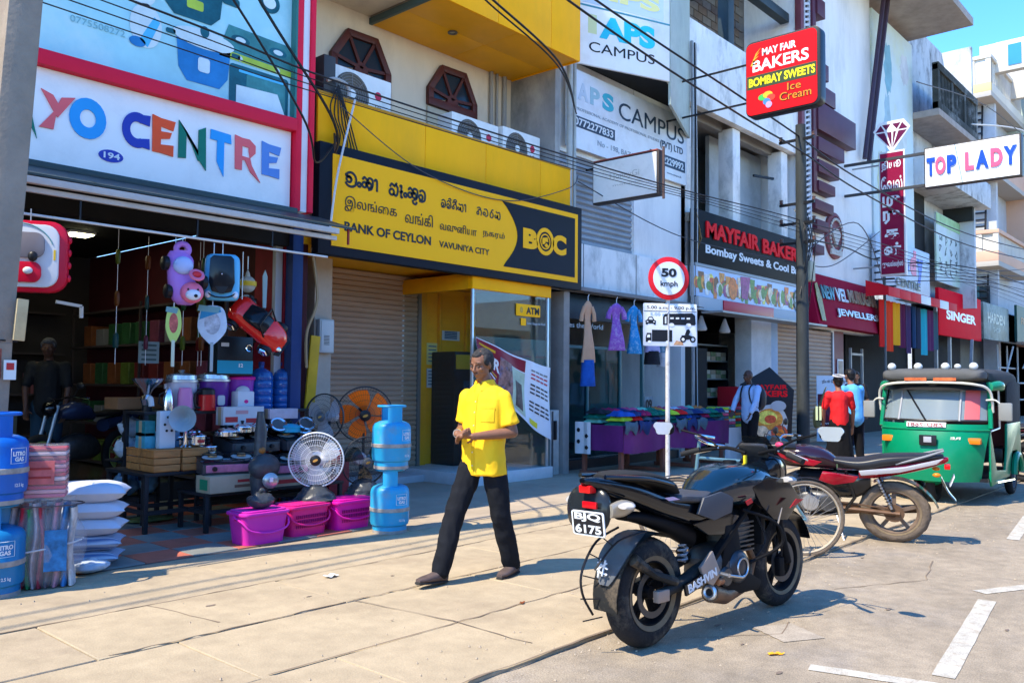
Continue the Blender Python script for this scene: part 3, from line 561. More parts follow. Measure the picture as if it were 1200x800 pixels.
def octwin(x, z0, lab):
    o = T('arched_window', lab, 'window', (x, 9.415, z0)); hub = (.52, .08)
    outer = [(0, 0), (0, .17), (.27, .57), (.80, .58), (1.05, .13), (1.05, 0)]; inn = [(hub[0]+(a-hub[0])*.80, hub[1]+(b-hub[1])*.80) for a, b in outer]
    mb = MB()
    for i in range(5): mb.prism([outer[i], inn[i], inn[i+1], outer[i+1]], .07, (0, 0, 0), FU, FV)
    mb.prism([(0, -.10), (1.05, -.12), (1.05, 0), inn[5], inn[0], (0, 0)], .07, (0, -.001, 0), FU, FV)
    O('window_frame', mb, brn, o, .006)
    for i in (1, 2, 3, 4):
        a = inn[i]; O('glazing_bar', MB().bar((hub[0], -.03, hub[1]), (a[0], -.03, a[1]), .045, .045, up=(0, 1, 0)), brn, o)
    O('hub', MB().prism([(.40, .02), (.42, .12), (.52, .17), (.62, .12), (.64, .02)], .05, (0, -.002, 0), FU, FV), brn, o)
    for i in range(5): O('pane', MB().prism([hub, inn[i], inn[i+1]], .004, (0, -.012, 0), FU, FV), P('dark_blue_glass', (.015, .03, .045), .12), o)
    O('jamb', MB().box(.98, 1.05, -.07, 0, -.45, -.122), brn, o, .004); O('wooden_panel', MB().box(0.01, .975, -.03, -.002, -.45, -.122), P('panel_cream', (.45, .40, .30), .7), o, .004)
octwin(6.80, 5.72, 'left arched brown window above the largest air conditioner')
octwin(8.58, 5.72, 'right arched brown window above the smaller air conditioners')
def aircon(x, y, z, w, h, lab, s=1):
    o = T('air_conditioner', lab, 'air conditioner', (x, y, z), group='air conditioner outdoor units on the balcony'); c = P('aircon_white', (.74, .75, .72), .5, var=.08, dirt=(.3, .27, .22), ds=2, da=.4)
    O('casing', MB().box(0, w, 0, .30, 0, h), c, o, .015); cx = w*.36; r = h*.42
    mb = MB()
    for k in range(7): mb.torus((cx, -.012, h/2), (0, 1, 0), r*(k+1)/7.5, .006, 28, 4)
    for k in range(8): mb.bar((cx, -.012, h/2), (cx+r*cos(k*pi/4), -.012, h/2+r*sin(k*pi/4)), .008)
    O('fan_grille', mb, P('grille_grey', (.2, .2, .2), .5), o); O('fan_recess', MB().lathe([(0, 0), (r, 0), (r*1.02, .003)], 28, (cx, -.004, h/2), (0, -1, 0)), P('recess_dark', (.12, .115, .10), .7), o)
    O('hub', MB().lathe([(0, .012), (r*.2, .010), (r*.22, 0)], 18, (cx, -.014, h/2), (0, -1, 0)), c, o)
    lr = P('badge_crimson', (.5, .01, .05), .4)
    O('badge', MB().prism(E(.055, .055), .004, (w*.78, -.003, h*.62), FU, FV), lr, o); tx(o, 'LG', w*.78-.045, h*.36, .09, .05, P('ink_grey', (.15, .15, .15)), -.003, .02)
    for q in (.1, w-.15): O('foot', MB().box(q, q+.06, .02, .28, -.05, -.001), gal, o)
    return o
aircon(6.22, 8.62, 4.76, 1.02, .64, 'largest white air conditioner, left, by the pink frame', 1); aircon(8.36, 8.62, 4.72, .98, .58, 'middle white air conditioner under the right arched window'); aircon(9.44, 8.62, 4.76, .88, .58, 'rightmost white air conditioner by the thin pipes')
for i, (x, w) in enumerate(((6.22, 1.02), (8.36, .98), (9.44, .88))):
    o = T('aircon_stand', ['steel stand under the largest air conditioner', 'steel stand under the middle air conditioner', 'steel stand under the rightmost air conditioner'][i], 'stand', (x, 8.9, 4.3)); z = [.40, .36, .40][i]
    for q in (.12, w-.12): O('leg', MB().bar((q, 0, 0), (q, 0, z), .03), gal, o)
    O('rail', MB().box(.05, w-.05, -.02, .02, z-.03, z-.001), gal, o)
pg = T('aircon_pipes', 'bent grey insulated pipes looping beside the left air conditioner', 'pipes')
O('pipe', MB().tube(smooth([(5.98, 8.3, 5.02), (6.1, 8.28, 5.06), (6.27, 8.28, 5.02), (6.29, 8.28, 4.88)]), .022, 8), P('insulation_grey', (.36, .37, .36), .7), pg)
O('meter', MB().box(5.97, 6.14, 8.35, 8.6, 4.9, 5.35), P('dark_meter', (.05, .05, .05), .5), pg, .01)
# ============================================================ campus building
ap_ = T('campus_building', 'pale blue building with grey roller shutter window and campus signs beside the bank', 'building')
O('wall', MB().box(13.12, 14.95, 8.70, 9.0, 3.02, 9.6), wallw, ap_); O('wall', MB().box(10.92, 13.118, 8.72, 9.0, 5.3, 9.6), wallw, ap_)
O('parapet', MB().box(10.92, 14.95, 8.64, 8.695, 3.05, 3.80), wallg, ap_, .006); O('wall', MB().box(10.92, 14.95, 8.70, 9.0, 3.02, 3.8), wallw, ap_)
O('ledge', MB().box(10.92, 14.95, 8.5, 8.70, 2.98, 3.045), greyc, ap_, .006)
for x in (11.5, 13.1): O('partition_wall', MB().box(x, x+.006, 8.632, 8.638, 3.05, 3.8), dark, ap_)
w_ = O('shutter_curtain', corr(MB(), 10.95, 13.10, 8.76, 3.80, 5.4, .10, .03), mat('blue_grey_shutter', (.26, .29, .32), .5, metal=.2, var=.12), ap_, sharp=20); w_['kind'] = 'stuff'
O('roof', MB().box(10.9, 14.95, 8.7, 12, 9.6, 9.8), conc, ap_)
O('wall', MB().box(14.80, 14.95, 8.70, 14, 0, 9.6), wallw, ap_); O('wall', MB().box(10.75, 10.90, 8.46, 12, 0, 2.92), P('pier_grey', (.28, .27, .25), .8, var=.2), ap_)
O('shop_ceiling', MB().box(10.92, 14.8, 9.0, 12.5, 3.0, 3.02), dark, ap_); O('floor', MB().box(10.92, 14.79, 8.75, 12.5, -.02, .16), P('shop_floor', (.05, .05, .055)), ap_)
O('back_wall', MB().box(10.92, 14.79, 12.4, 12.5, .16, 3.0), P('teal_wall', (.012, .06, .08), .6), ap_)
# shop front glass with wording
sg = T('glazed_shop', 'dark teal glazed shop front behind the hanging dresses with white wording', 'shop front')
O('header_board', MB().box(10.95, 14.75, 8.90, 8.98, 2.55, 2.97), P('navy_board', (.012, .035, .06), .4, var=.3), sg, .005)
fm = P('teal_frame', (.04, .13, .14), .35)
for x in (10.97, 12.0, 13.0, 13.75): O('mullion', MB().box(x, x+.06, 8.92, 8.98, .17, 2.54), fm, sg, .004)
O('transom', MB().box(11.03, 13.75, 8.93, 8.97, 2.05, 2.10), fm, sg); O('glass_pane', MB().box(11.03, 12.0, 8.945, 8.951, .17, 2.05), glassmat('teal_glass', (.35, .6, .62), 1.), sg); O('glass_pane', MB().box(12.06, 13.0, 8.945, 8.951, .17, 2.05), glassmat('teal_glass'), sg)
tx(sg, 'Changes the World', 10.98, 2.37, 1.45, .12, P('faded_white_letter', (.45, .5, .5), .5), 8.895, .01)
O('red_pipe', MB().cyl((11.02, 8.75, .2), (11.02, 8.75, 2.0), .018, n=8), P('pipe_red', (.4, .01, .03), .4), sg)
O('door_panel', MB().box(13.82, 14.1, 8.91, 8.95, .2, 1.2), P('poster_grey', (.35, .36, .36), .5, var=.5, vs=7), sg)
tx(sg, '09', 13.84, .95, .22, .2, BK, 8.905, .04)
gp = T('gate_pillar', 'pale weathered post at the end of the glass booth with a black bracket', 'post')
O('post', MB().box(10.42, 10.72, 8.52, 8.66, -.02, 1.02), mat('weathered_post', (.44, .44, .40), .8, var=.3, vs=5), gp, .008); O('channel', MB().box(10.53, 10.56, 8.505, 8.518, 0, 1.0), P('slot', (.08, .08, .08)), gp); O('bracket', MB().box(10.57, 10.63, 8.49, 8.517, .55, .85), black, gp, .004)
# APS CAMPUS long panel
cs = T('campus_sign', 'long pale campus signboard with phone numbers above the grey shutter', 'sign')
O('sign_panel', MB().box(10.98, 14.86, 8.60, 8.64, 5.38, 6.72), mat('pale_blue_board', (.66, .72, .78), .5, var=.08, dirt=(.42, .44, .44), ds=1.4, da=.5), cs, .006)
NV = P('ink_dark_navy', (.02, .05, .09), .5); TQ = P('ink_turquoise', (.05, .42, .55), .5); FD = P('ink_faded_teal', (.30, .50, .58), .5); GYI = P('ink_mid_grey', (.28, .33, .38), .5)
y = 8.597
tx(cs, 'A', 11.28, 6.22, .28, .30, P('ink_very_faded', (.47, .57, .66), .5), y, .04); tx(cs, 'P', 11.62, 6.22, .28, .30, FD, y, .04); tx(cs, 'S', 11.98, 6.22, .34, .31, TQ, y, .05); tx(cs, 'CAMPUS', 12.48, 6.18, 2.26, .31, NV, y, .0)
tx(cs, 'PROFESSIONAL ACADEMY OF PROFESSIONAL STUDIES', 11.22, 6.03, 2.6, .05, GYI, y, .0); tx(cs, '(PVT) LTD', 13.86, 5.93, .84, .17, NV, y, .02)
O('number_plate', MB().box(11.12, 12.36, 8.594, 8.599, 5.74, 5.93), NV, cs); tx(cs, '0772277833', 11.18, 5.77, 1.12, .13, P('num_white', (.6, .66, .7)), 8.593, .02)
tx(cs, 'No - 198, BAZAR STREET', 11.84, 5.53, 1.85, .11, GYI, y, .01)
O('number_plate', MB().box(13.5, 14.78, 8.594, 8.599, 5.62, 5.84), NV, cs); tx(cs, '024 2229992', 13.56, 5.66, 1.16, .14, P('num_white', (.6, .66, .7)), 8.593, .02)
tx(cs, 'www.campus.lk', 14.1, 5.48, .55, .05, GYI, y)
# V-shaped projecting sign
vs_ = T('projecting_sign', 'large white folded sign with turquoise APS and black CAMPUS jutting over the street', 'sign')
A0 = V((11.18, 8.60, 0)); A1 = V((12.98, 7.89, 0)); A2 = V((14.92, 8.62, 0)); uu = (A1-A0).normalized(); nn = uu.cross(V((0, 0, 1)))
vw = mat('sign_white_warm', (.80, .82, .82), .45, var=.05, dirt=(.48, .48, .42), ds=1.1, da=.35)
O('front_panel', MB().prism([(0, 6.80), ((A1-A0).length, 6.80), ((A1-A0).length, 9.6), (0, 9.6)], .05, A0, uu, FV), vw, vs_, .008)
uv = (A2-A1).normalized()
O('side_panel', MB().prism([(0.02, 6.40), ((A2-A1).length, 6.35), ((A2-A1).length, 9.6), (0.02, 9.6)], .05, A1, uv, FV), mat('sign_side_green', (.42, .47, .40), .5, var=.12, dirt=(.25, .28, .25), ds=1.2, da=.5), vs_, .008)
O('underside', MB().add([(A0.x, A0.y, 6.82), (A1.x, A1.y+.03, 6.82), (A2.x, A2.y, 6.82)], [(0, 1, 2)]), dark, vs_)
def vt(s, a, z, w, h, m, b=.02): return O('lettering', text(MB(), s, A0+uu*a+V((0, 0, z))+nn*.052, uu, FV, w, h, b), m, vs_)
tq2 = P('ink_bright_turquoise', (.02, .48, .62), .4); L_ = (A1-A0).length
vt('APS', L_*.235, 7.30, L_*.60, .40, tq2, .06); vt('CAMPUS', L_*.13, 7.04, L_*.70, .17, P('ink_black', (.01, .01, .012)), .0)
O('stripe', MB().prism([(0, 7.80), (L_, 7.80), (L_, 7.83), (0, 7.83)], .003, A0+nn*.052, uu, FV), P('stripe_teal', (.05, .25, .32)), vs_)
O('print_box', MB().prism([(L_*.12, 7.35), (L_*.21, 7.35), (L_*.21, 7.68), (L_*.12, 7.68)], .002, A0+nn*.052, uu, FV), P('pale_lime', (.62, .66, .35)), vs_)
O('print_box', MB().prism([(0.02, 7.86), (L_*.93, 7.86), (L_*.93, 9.4), (0.02, 9.4)], .002, A0+nn*.052, uu, FV), P('pale_blue_print', (.50, .62, .74), .5), vs_)
vt('IPS', L_*.34, 7.98, L_*.55, .26, P('pale_yellow_ink', (.70, .70, .30)), .05); vt('& GENERAL', L_*.42, 8.34, L_*.50, .12, P('ink_black', (.01, .01, .012)), .03)
vp_ = T('corner_pipes', 'bundle of grey cables and pipe running down the edge of the pale blue building', 'pipes')
for k, (x, r) in enumerate(((14.90, .035), (15.02, .018), (15.08, .012))): O('pipe', MB().tube([(x+.02*sin(k+z), 8.5, z*.8+.3) for z in range(11)], r, 6), [gal, black, P('cable_pale', (.5, .5, .48), .5)][k], vp_)
# lightbox with faint wording hanging across
hg = T('hanging_lightbox', 'blank cream lightbox with very faint HoneyGi wording hanging in front of the grey shutter', 'sign', (11.6, 0, 0))
O('lightbox', MB().box(0, .16, 7.22, 8.52, 4.46, 5.18), P('box_edge_dark', (.05, .04, .035), .5), hg, .01)
O('face', MB().box(-.012, -.001, 7.26, 8.50, 4.49, 5.155), mat('lightbox_cream', (.84, .82, .76), .9, spec=.1, var=.05, dirt=(.5, .48, .42), ds=2, da=.5), hg)
O('lettering', text(MB(), 'HoneyGi', (-.013, 8.16, 4.80), CU, CV, .58, .13, .0, .002), P('ink_ghost', (.50, .49, .45), .5), hg); O('lettering', text(MB(), 'mobile', (-.013, 8.10, 4.71), CU, CV, .46, .035, .0, .002), P('ink_ghost', (.50, .49, .45), .5), hg)
O('bracket', MB().cyl((.08, 7.18, 4.40), (.08, 7.18, 5.24), .022, n=8), P('rust_brown', (.10, .06, .05), .7), hg); O('bracket', MB().bar((.08, 8.5, 5.1), (.08, 8.72, 5.1), .03), black, hg); O('red_edge', MB().box(-.01, .15, 7.24, 8.5, 5.182, 5.20), P('faded_red_edge', (.35, .08, .06), .6), hg)
# ============================================================ bakery building
mf = T('bakery_building', 'weathered building over the bakery with recessed dark balcony and mouldy parapet', 'building')
O('parapet', MB().box(14.97, 20.28, 8.60, 8.78, 7.12, 8.85), wallg, mf, .01); O('balcony_floor', MB().box(14.97, 20.28, 8.62, 11, 4.7, 4.88), conc, mf)
O('wall', MB().box(14.97, 20.28, 10.6, 10.8, 4.88, 9.0), mat('balcony_back', (.30, .33, .34), .85, var=.2, dirt=(.12, .13, .13), ds=1.3, da=.6), mf); O('ceiling', MB().box(14.97, 20.28, 8.79, 10.6, 7.3, 7.5), greyc, mf)
O('beam', MB().box(15.2, 20.2, 9.0, 9.2, 7.05, 7.29), greyc, mf, .01)
for x in (15.05, 17.1, 19.6): O('pillar', MB().box(x, x+.35, 8.75, 9.1, 4.9, 7.1), wallg, mf, .01)
O('door', MB().box(15.5, 16.9, 10.5, 10.59, 4.9, 7.0), P('dark_slate_door', (.03, .045, .055), .5, var=.2), mf)
O('wall', MB().box(17.6, 20.28, 9.6, 9.7, 4.9, 7.2), wallc if 0 else mat('pale_panel', (.42, .46, .48), .8, var=.12, dirt=(.2, .22, .22), ds=1.2, da=.5), mf)
O('drain', MB().bar((18.0, 8.7, 6.2), (18.6, 8.5, 6.2), .05), black, mf)
O('beam', MB().box(14.97, 20.25, 8.40, 8.50, 2.92, 3.18), P('band_white', (.5, .48, .46), .6), mf, .005); O('beam', MB().box(15.95, 18.3, 8.37, 8.395, 2.93, 3.17), red, mf, .004)
O('wall', MB().box(14.97, 20.28, 8.66, 8.8, 3.0, 4.69), greyc, mf); O('awning_edge', MB().box(15.0, 20.2, 7.9, 8.36, 2.84, 2.88), gal, mf)
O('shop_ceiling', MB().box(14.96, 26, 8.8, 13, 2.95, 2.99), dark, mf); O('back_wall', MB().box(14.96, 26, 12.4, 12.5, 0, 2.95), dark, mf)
bwm = P('mortar_grey', (.16, .15, .14), .9); O('upper_wall', MB().box(16.9, 20.2, 10.0, 10.1, 8.6, 11.5), bwm, mf)
bkm = [P('old_brick', (.17, .13, .10), .9, var=.3, vs=6), P('grey_brick', (.20, .18, .155), .9, var=.3, vs=6)]
bme = [MB().box(.01, .41, -.025, 0, .008, .19).mesh('brick', q, .006, 1) for q in bkm]
for r in range(14):
    for c in range(7): link('brick', bme[(r*5+c*3) % 2], mf, (16.95+c*.42+(r % 2)*.2, 10.0, 8.7+r*.2))
sb = P('steel_beam_black', (.025, .04, .045), .5, var=.2)
for a, b, w in (((15.2, 8.9, 10.6), (20.2, 8.9, 10.6), .22), ((15.6, 8.9, 9.5), (15.6, 8.9, 11.6), .1), ((16.9, 8.8, 8.7), (16.9, 8.8, 12.2), .26), ((14.5, 8.2, 9.9), (18.2, 9.2, 10.6), .14), ((15.2, 8.6, 9.55), (19.0, 9.2, 11.2), .12), ((14.8, 8.3, 11.3), (20.2, 8.7, 11.6), .18)): O('steel_beam', MB().bar(a, b, w), sb, mf, .005)
O('roof_sheet', MB().add([(14.9, 8.2, 12.0), (20.3, 8.2, 12.1), (20.3, 12, 12.6), (14.9, 12, 12.5)], [(0, 1, 2, 3)]), sb, mf)
# bakery signboard
ms = T('bakery_sign', 'long black MAYFAIR BAKERS signboard with red lettering above a strip of food pictures', 'sign')
O('sign_panel', MB().box(14.97, 20.20, 8.50, 8.60, 3.86, 4.95), P('sign_black', (.006, .007, .008), .6, var=.3, spec=.15), ms, .008); O('trim', MB().box(14.97, 20.20, 8.47, 8.60, 3.80, 3.858), P('trim_grey', (.25, .28, .30), .4), ms)
O('print_panel', MB().box(14.97, 20.20, 8.49, 8.60, 3.20, 3.798), mat('food_strip_blue', (.56, .66, .80), .4, var=.12), ms, .004)
rl = P('raised_red_letter', (.80, .008, .015), .6, spec=.1); 
O('lettering', text(MB(), 'MAYFAIR', (15.42, 8.496, 4.42), FU, FV, 2.38, .33, .035, .03), rl, ms); O('lettering', text(MB(), 'BAKERS', (17.98, 8.496, 4.40), FU, FV, 2.16, .33, .035, .03), rl, ms)
tx(ms, 'Bombay Sweets & Cool Bar', 15.42, 4.05, 4.70, .235, P('letter_white', (.66, .68, .70), .4), 8.497, .03)
mb = MB(); 
for k in range(7): a = rad(60+k*9); mb.prism([(0, 0), (.05, .1), (cos(a)*.55*.6, .28+.05*k), (.02, .1)], .01, (15.1+.015*k, 8.497, 4.12+.03*k), FU, FV)
O('wheat_emblem', mb, P('wheat_brown', (.30, .16, .03), .5), ms)
random.seed(3)
fc = [(.62, .25, .04), (.55, .08, .03), (.66, .50, .32), (.12, .22, .04), (.30, .05, .16), (.70, .60, .10), (.20, .09, .03), (.66, .62, .56), (.60, .16, .02)]
fcm = [P('food_print_%s' % n, tuple(min(1, q*1.3) for q in c), .45, var=.5, vs=14) for n, c in zip('amber crimson cream green plum yellow brown white orange'.split(), fc)]
for k in range(118):
    x = 15.05+k*.0415+random.uniform(-.05, .05); h = random.uniform(.07, .17); tall = k % 7 == 3
    po = E(random.uniform(.08, .15), h, 9) if not tall else [(-.06, -.2), (.06, -.2), (.12, .22), (-.12, .22)]
    O('printed_food', MB().prism(po, .002, (x, 8.487-.0006*(k % 12), 3.22+.19+random.uniform(-.03, .13)), FU, FV), fcm[(k*5+k//4) % 9], ms)
O('printed_food', MB().prism(E(.20, .24, 16), .004, (16.55, 8.478, 3.47), FU, FV), fcm[8], ms); O('printed_food', MB().prism([(-.16, -.2), (.12, -.22), (.26, .28), (-.2, .26)], .004, (17.1, 8.478, 3.5), FU, FV), fcm[4], ms)
O('printed_cup', MB().prism(E(.24, .27, 16), .006, (19.85, 8.476, 3.47), FU, FV), P('cup_dark', (.02, .03, .03), .4), ms)
for k in range(8): a = k*pi/4; O('printed_petal', MB().prism(E(.05, .05, 8), .002, (19.85+.15*cos(a), 8.470, 3.47+.16*sin(a)), FU, FV), P('trim_grey', (.25, .28, .30)), ms)
# hanging bakery sign across the street
hb = T('hanging_bakery_sign', 'red double sided hanging MAY FAIR BAKERS sign with yellow BOMBAY SWEETS band', 'sign', (14, 0, 0))
O('lightbox', MB().prism([(a, b) for a, b in rrect(1.36, 1.36, .13, 5)], .22, (.21, 6.22, 6.86), CU, CV), black, hb, .015); O('face', MB().prism(rrect(1.28, 1.29, .10, 5), .008, (-.012, 6.24, 6.86), CU, CV), P('sign_bright_red', (.70, .006, .012), .5, var=.05, spec=.1), hb)
hw = P('sign_letter_white', (.75, .75, .74), .35); hy = P('sign_letter_yellow', (.80, .72, .02), .35)
O('lettering', text(MB(), 'MAY FAIR', (-.022, 6.58, 7.245), CU, CV, .62, .13, .03, .003), hw, hb); O('lettering', text(MB(), 'BAKERS', (-.022, 6.76, 6.98), CU, CV, 1.02, .21, .025, .003), hw, hb)
O('band', MB().box(-.024, -.021, 5.61, 6.87, 6.68, 6.92), P('band_dark', (.04, .06, .03), .4), hb); O('lettering', text(MB(), 'BOMBAY SWEETS', (-.026, 6.83, 6.72), CU, CV, 1.20, .155, .035, .003), hy, hb)
mb = MB(); 
for k in range(5): mb.prism([(0, 0), (.12, .02+.03*k), (.02, .05)], .003, (-.022, 6.80-.02*k, 7.10+.04*k), CU, CV)
O('wheat_emblem', mb, P('wheat_gold', (.7, .38, .03)), hb)
for k, (a, b, c) in enumerate(((-.06, .06, (.05, .42, .08)), (.02, .09, (.7, .4, .03)), (.08, .03, (.6, .05, .03)), (0, -.03, (.06, .2, .5)), (.04, -.09, (.45, .3, .6)))): O('bowl_emblem', MB().prism(E(.10-.01*k, .06, 12), .003, (-.022-.001*k, 6.50-a, 6.44+b), CU, CV), P('emblem_ink%d' % k, c), hb)
O('lettering', text(MB(), 'Ice', (-.024, 6.12, 6.52), CU, CV, .24, .13, .05, .003), P('script_dark', (.05, .01, .01)), hb); O('lettering', text(MB(), 'Cream', (-.024, 6.26, 6.36), CU, CV, .56, .14, .05, .003), P('script_dark', (.05, .01, .01)), hb)
O('lettering', text(MB(), 'Ice', (-.029, 6.12, 6.52), CU, CV, .24, .13, .0, .002), P('script_orange', (.8, .25, .02)), hb); O('lettering', text(MB(), 'Cream', (-.029, 6.26, 6.36), CU, CV, .56, .14, .0, .002), P('script_orange', (.8, .25, .02)), hb)
O('bracket', MB().bar((.1, 6.9, 7.2), (.1, 8.6, 7.2), .03), black, hb); O('bracket', MB().bar((.1, 6.9, 6.5), (.1, 8.6, 6.5), .03), black, hb)
# bakery shop front
bf = T('bakery_entrance', 'open bakery front with lit shelves of packets, white pillar and red counter', 'shop front')
O('pillar', MB().box(17.55, 18.55, 8.55, 8.95, 0, 2.94), mat('old_white_pillar', (.50, .50, .49), .7, var=.15, dirt=(.3, .28, .26), ds=2, da=.5), bf, .01)
O('pillar', MB().box(18.56, 19.05, 8.62, 8.9, 0, 2.94), P('blue_grey_strip', (.28, .36, .46), .6, var=.1), bf, .01)
O('poster', MB().box(17.75, 18.3, 8.53, 8.548, 1.15, 1.6), P('small_poster', (.35, .55, .6), .6, var=.4, vs=8), bf)
bs2 = T('bakery_shelf', 'tall dark display shelf stacked with pale sweet boxes inside the bakery', 'shelf', (16.4, 9.3, 0))
for z in (.3, .75, 1.15, 1.55, 1.95, 2.3): O('shelf', MB().box(-.1, 1.5, 0, .5, z, z+.03), P('shelf_grey', (.2, .22, .2), .5), bs2)
for x in (-.1, 1.5): O('side', MB().box(x-.02, x, 0, .5, 0, 2.35), black, bs2)
bxm = [MB().box(0, .2, 0, .3, 0, .09).mesh('sweet_box', P('box_'+n, c, .6, var=.2), .004, 1) for n, c in (('cream', (.45, .42, .30)), ('tan', (.34, .28, .18)), ('green', (.16, .22, .10)))]
gi = 0; LZ = ['bottom', 'second', 'third', 'fourth', 'top']
for si, z in enumerate((.33, .78, 1.18, 1.58, 1.98)):
    for c in range(6):
        for r in range(2):
            o = link('sweet_box', bxm[(si+c+r) % 3], None, (16.42+c*.24, 9.31, z+r*.095)); tag(o, 'sweet box on the %s shelf of the bakery, %s row, column %s from the left' % (LZ[si], ['lower', 'upper'][r], ['one', 'two', 'three', 'four', 'five', 'six'][c]), 'box', 'sweet boxes on the bakery shelf')
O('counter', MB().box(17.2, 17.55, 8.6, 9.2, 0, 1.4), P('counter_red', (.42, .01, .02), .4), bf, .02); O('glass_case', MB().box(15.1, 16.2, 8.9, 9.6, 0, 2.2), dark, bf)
for i, x in enumerate((15.6, 16.6)):
    o = T('pendant_lamp', ['pendant lamp over the left side of the bakery entrance', 'pendant lamp nearer the white pillar of the bakery'][i], 'lamp', (x, 8.7, 2.94), group='bakery pendant lamps'); O('cord', MB().cyl((0, 0, -.12), (0, 0, 0), .01, n=6), black, o)
    O('lamp_shade', MB().lathe([(.03, -.1), (.06, -.2), (.12, -.36), (.10, -.40), (.0, -.41)], 14), P('lamp_pearl', (.5, .5, .5), .25), o)
s1_ = T('roller_shutter', 'brown roller shutter beside the bakery pillar behind the concrete utility pole', 'shutter'); shutter(s1_, 19.15, 20.4, 8.72, 0, 2.92, p=.10)
s2_ = T('roller_shutter', 'brown roller shutter at the jewellery shop right of the utility pole', 'shutter'); shutter(s2_, 20.75, 22.5, 8.72, 0, 2.85, p=.10)
# ============================================================ jewellery building with maroon fins
jw = T('jewellery_building', 'tall pale blue building with maroon fins and a round emblem on its wall', 'building')
O('wall', MB().box(20.3, 25.6, 8.66, 9.0, 2.9, 15.5), wallw, jw)
O('wall', MB().box(22.55, 22.75, 8.72, 12, 0, 2.9), wallw, jw); O('side_wall', MB().box(20.3, 20.5, 9.0, 12, 4.9, 15.5), wallw, jw)
O('maroon_strip', MB().box(20.24, 20.42, 8.50, 8.66, 4.3, 15), P('maroon_rose', (.16, .04, .05), .5, var=.15), jw, .01)
O('grille_backing', MB().box(20.44, 20.78, 8.56, 8.66, 4.3, 15), P('grille_backing', (.05, .05, .06), .6), jw)
st = P('stair_white', (.55, .56, .58), .5); me_ = MB().bar((0, 0, 0), (.30, 0, .10), .05, .06).mesh('bar', st)
for k in range(78): link('bar', me_, jw, (20.46, 8.53, 4.5+k*.135))
for zz in (20.44, 20.76): O('stile', MB().box(zz, zz+.03, 8.49, 8.56, 4.4, 15), st, jw)
O('maroon_band', MB().box(20.82, 21.04, 8.44, 8.66, 6.3, 15), maroon, jw, .012)
fins = [(21.55, 10.9, 11.35), (21.0+.45, 9.9, 10.3), (21.75, 9.3, 9.72), (22.2, 8.7, 9.12), (23.65, 7.92, 8.66), (22.78, 7.38, 7.74), (22.4, 6.84, 7.16), (22.12, 6.36, 6.62), (21.6, 11.9, 12.4)]
for x1, z0, z1 in fins: O('fin', MB().box(21.042, x1, 8.40, 8.66, z0, z1), maroon, jw, .015)
for a in ((20.85, 22.05, 5.86, 6.12), (20.95, 21.7, 5.35, 5.62), (20.85, 21.4, 4.75, 4.98)): O('fin', MB().box(a[0], a[1], 8.42, 8.66, a[2], a[3]), maroon, jw, .012)
em = MB()
em.lathe([(0, .0), (.62, .0), (.62, .06), (.52, .09), (.5, .05), (0, .05)], 36, (22.6, 8.655, 5.42), (0, -1, 0))
O('round_emblem', em, P('emblem_maroon', (.20, .05, .06), .5, var=.2), jw)
mb = MB()
for k in range(26): a = 2*pi*k/26; mb.sph((22.6+.44*cos(a), 8.56, 5.42+.44*sin(a)), (.045, .03, .045), 8, 5)
mb.prism([(-.28, .05), (.0, -.30), (.28, .05), (.14, .18), (-.14, .18)], .05, (22.6, 8.60, 5.42), FU, FV); mb.prism([(-.40, -.38), (.40, -.38), (.36, -.52), (-.36, -.52)], .05, (22.6, 8.60, 5.42), FU, FV)
O('emblem_relief', mb, P('emblem_pale', (.5, .48, .44), .6), jw)
po_ = P('dark_purple_pipe', (.05, .03, .05), .5)
dp = T('drain_pipes', 'pair of dark slanting pipes along the right edge of the pale blue building', 'pipes')
for q in (0, .35): O('pipe', MB().cyl((25.7+q, 8.2, 13.5), (24.6+q, 8.5, 7.9), .07, n=8), po_, dp)
js = T('jewellers_sign', 'maroon jewellers signboard with silver and gold raised lettering', 'sign')
O('sign_panel', MB().add([(20.72, 8.30, 2.96), (25.35, 8.30, 2.92), (25.35, 8.58, 4.26), (20.72, 8.58, 4.28), (20.72, 8.64, 2.96), (25.35, 8.64, 2.92), (25.35, 8.64, 4.26), (20.72, 8.64, 4.28)], [(0, 1, 2, 3), (7, 6, 5, 4), (0, 3, 7, 4), (1, 5, 6, 2), (2, 6, 7, 3), (0, 4, 5, 1)]), P('sign_maroon', (.30, .005, .03), .7, var=.1, spec=.08), js, .006)
jv = V((0, .28, 1.32)).normalized()
def jt(s, x, z, w, h, m, b=.02): return O('lettering', text(MB(), s, (x, 8.27+(z-2.96)*.212, z), FU, jv, w, h, b, .03), m, js)
jt('NEW', 21.22, 3.63, .85, .36, P('letter_teal_silver', (.12, .28, .28), .25, metal=.5), .03); jt('VEL', 22.15, 3.64, .8, .36, P('letter_silver', (.6, .6, .56), .3, metal=.6), .03); jt('MURUGAN', 23.05, 3.66, 2.1, .37, P('letter_gold_grey', (.34, .30, .20), .3, metal=.5), .03)
jt('JEWELLERS', 21.98, 3.20, 3.06, .24, P('letter_silver', (.6, .6, .56)), .02)
O('figure_print', MB().prism([(-.12, 0), (.12, 0), (.16, .6), (.05, 1.0), (-.1, .95), (-.16, .5)], .01, (20.98, 8.28, 3.05), FU, jv), P('figure_gold', (.35, .30, .10), .4, var=.5, vs=9), js)
jf = T('jewellery_entrance', 'dark jewellery shop front with maroon wall and glass door', 'shop front')
O('wall', MB().box(22.8, 23.5, 8.75, 8.9, 0, 2.9), P('deep_red_wall', (.14, .01, .02), .5, var=.2), jf); O('wall', MB().box(23.5, 25.4, 9.6, 9.7, 0, 2.9), P('navy_wall', (.02, .02, .06), .4, var=.2), jf)
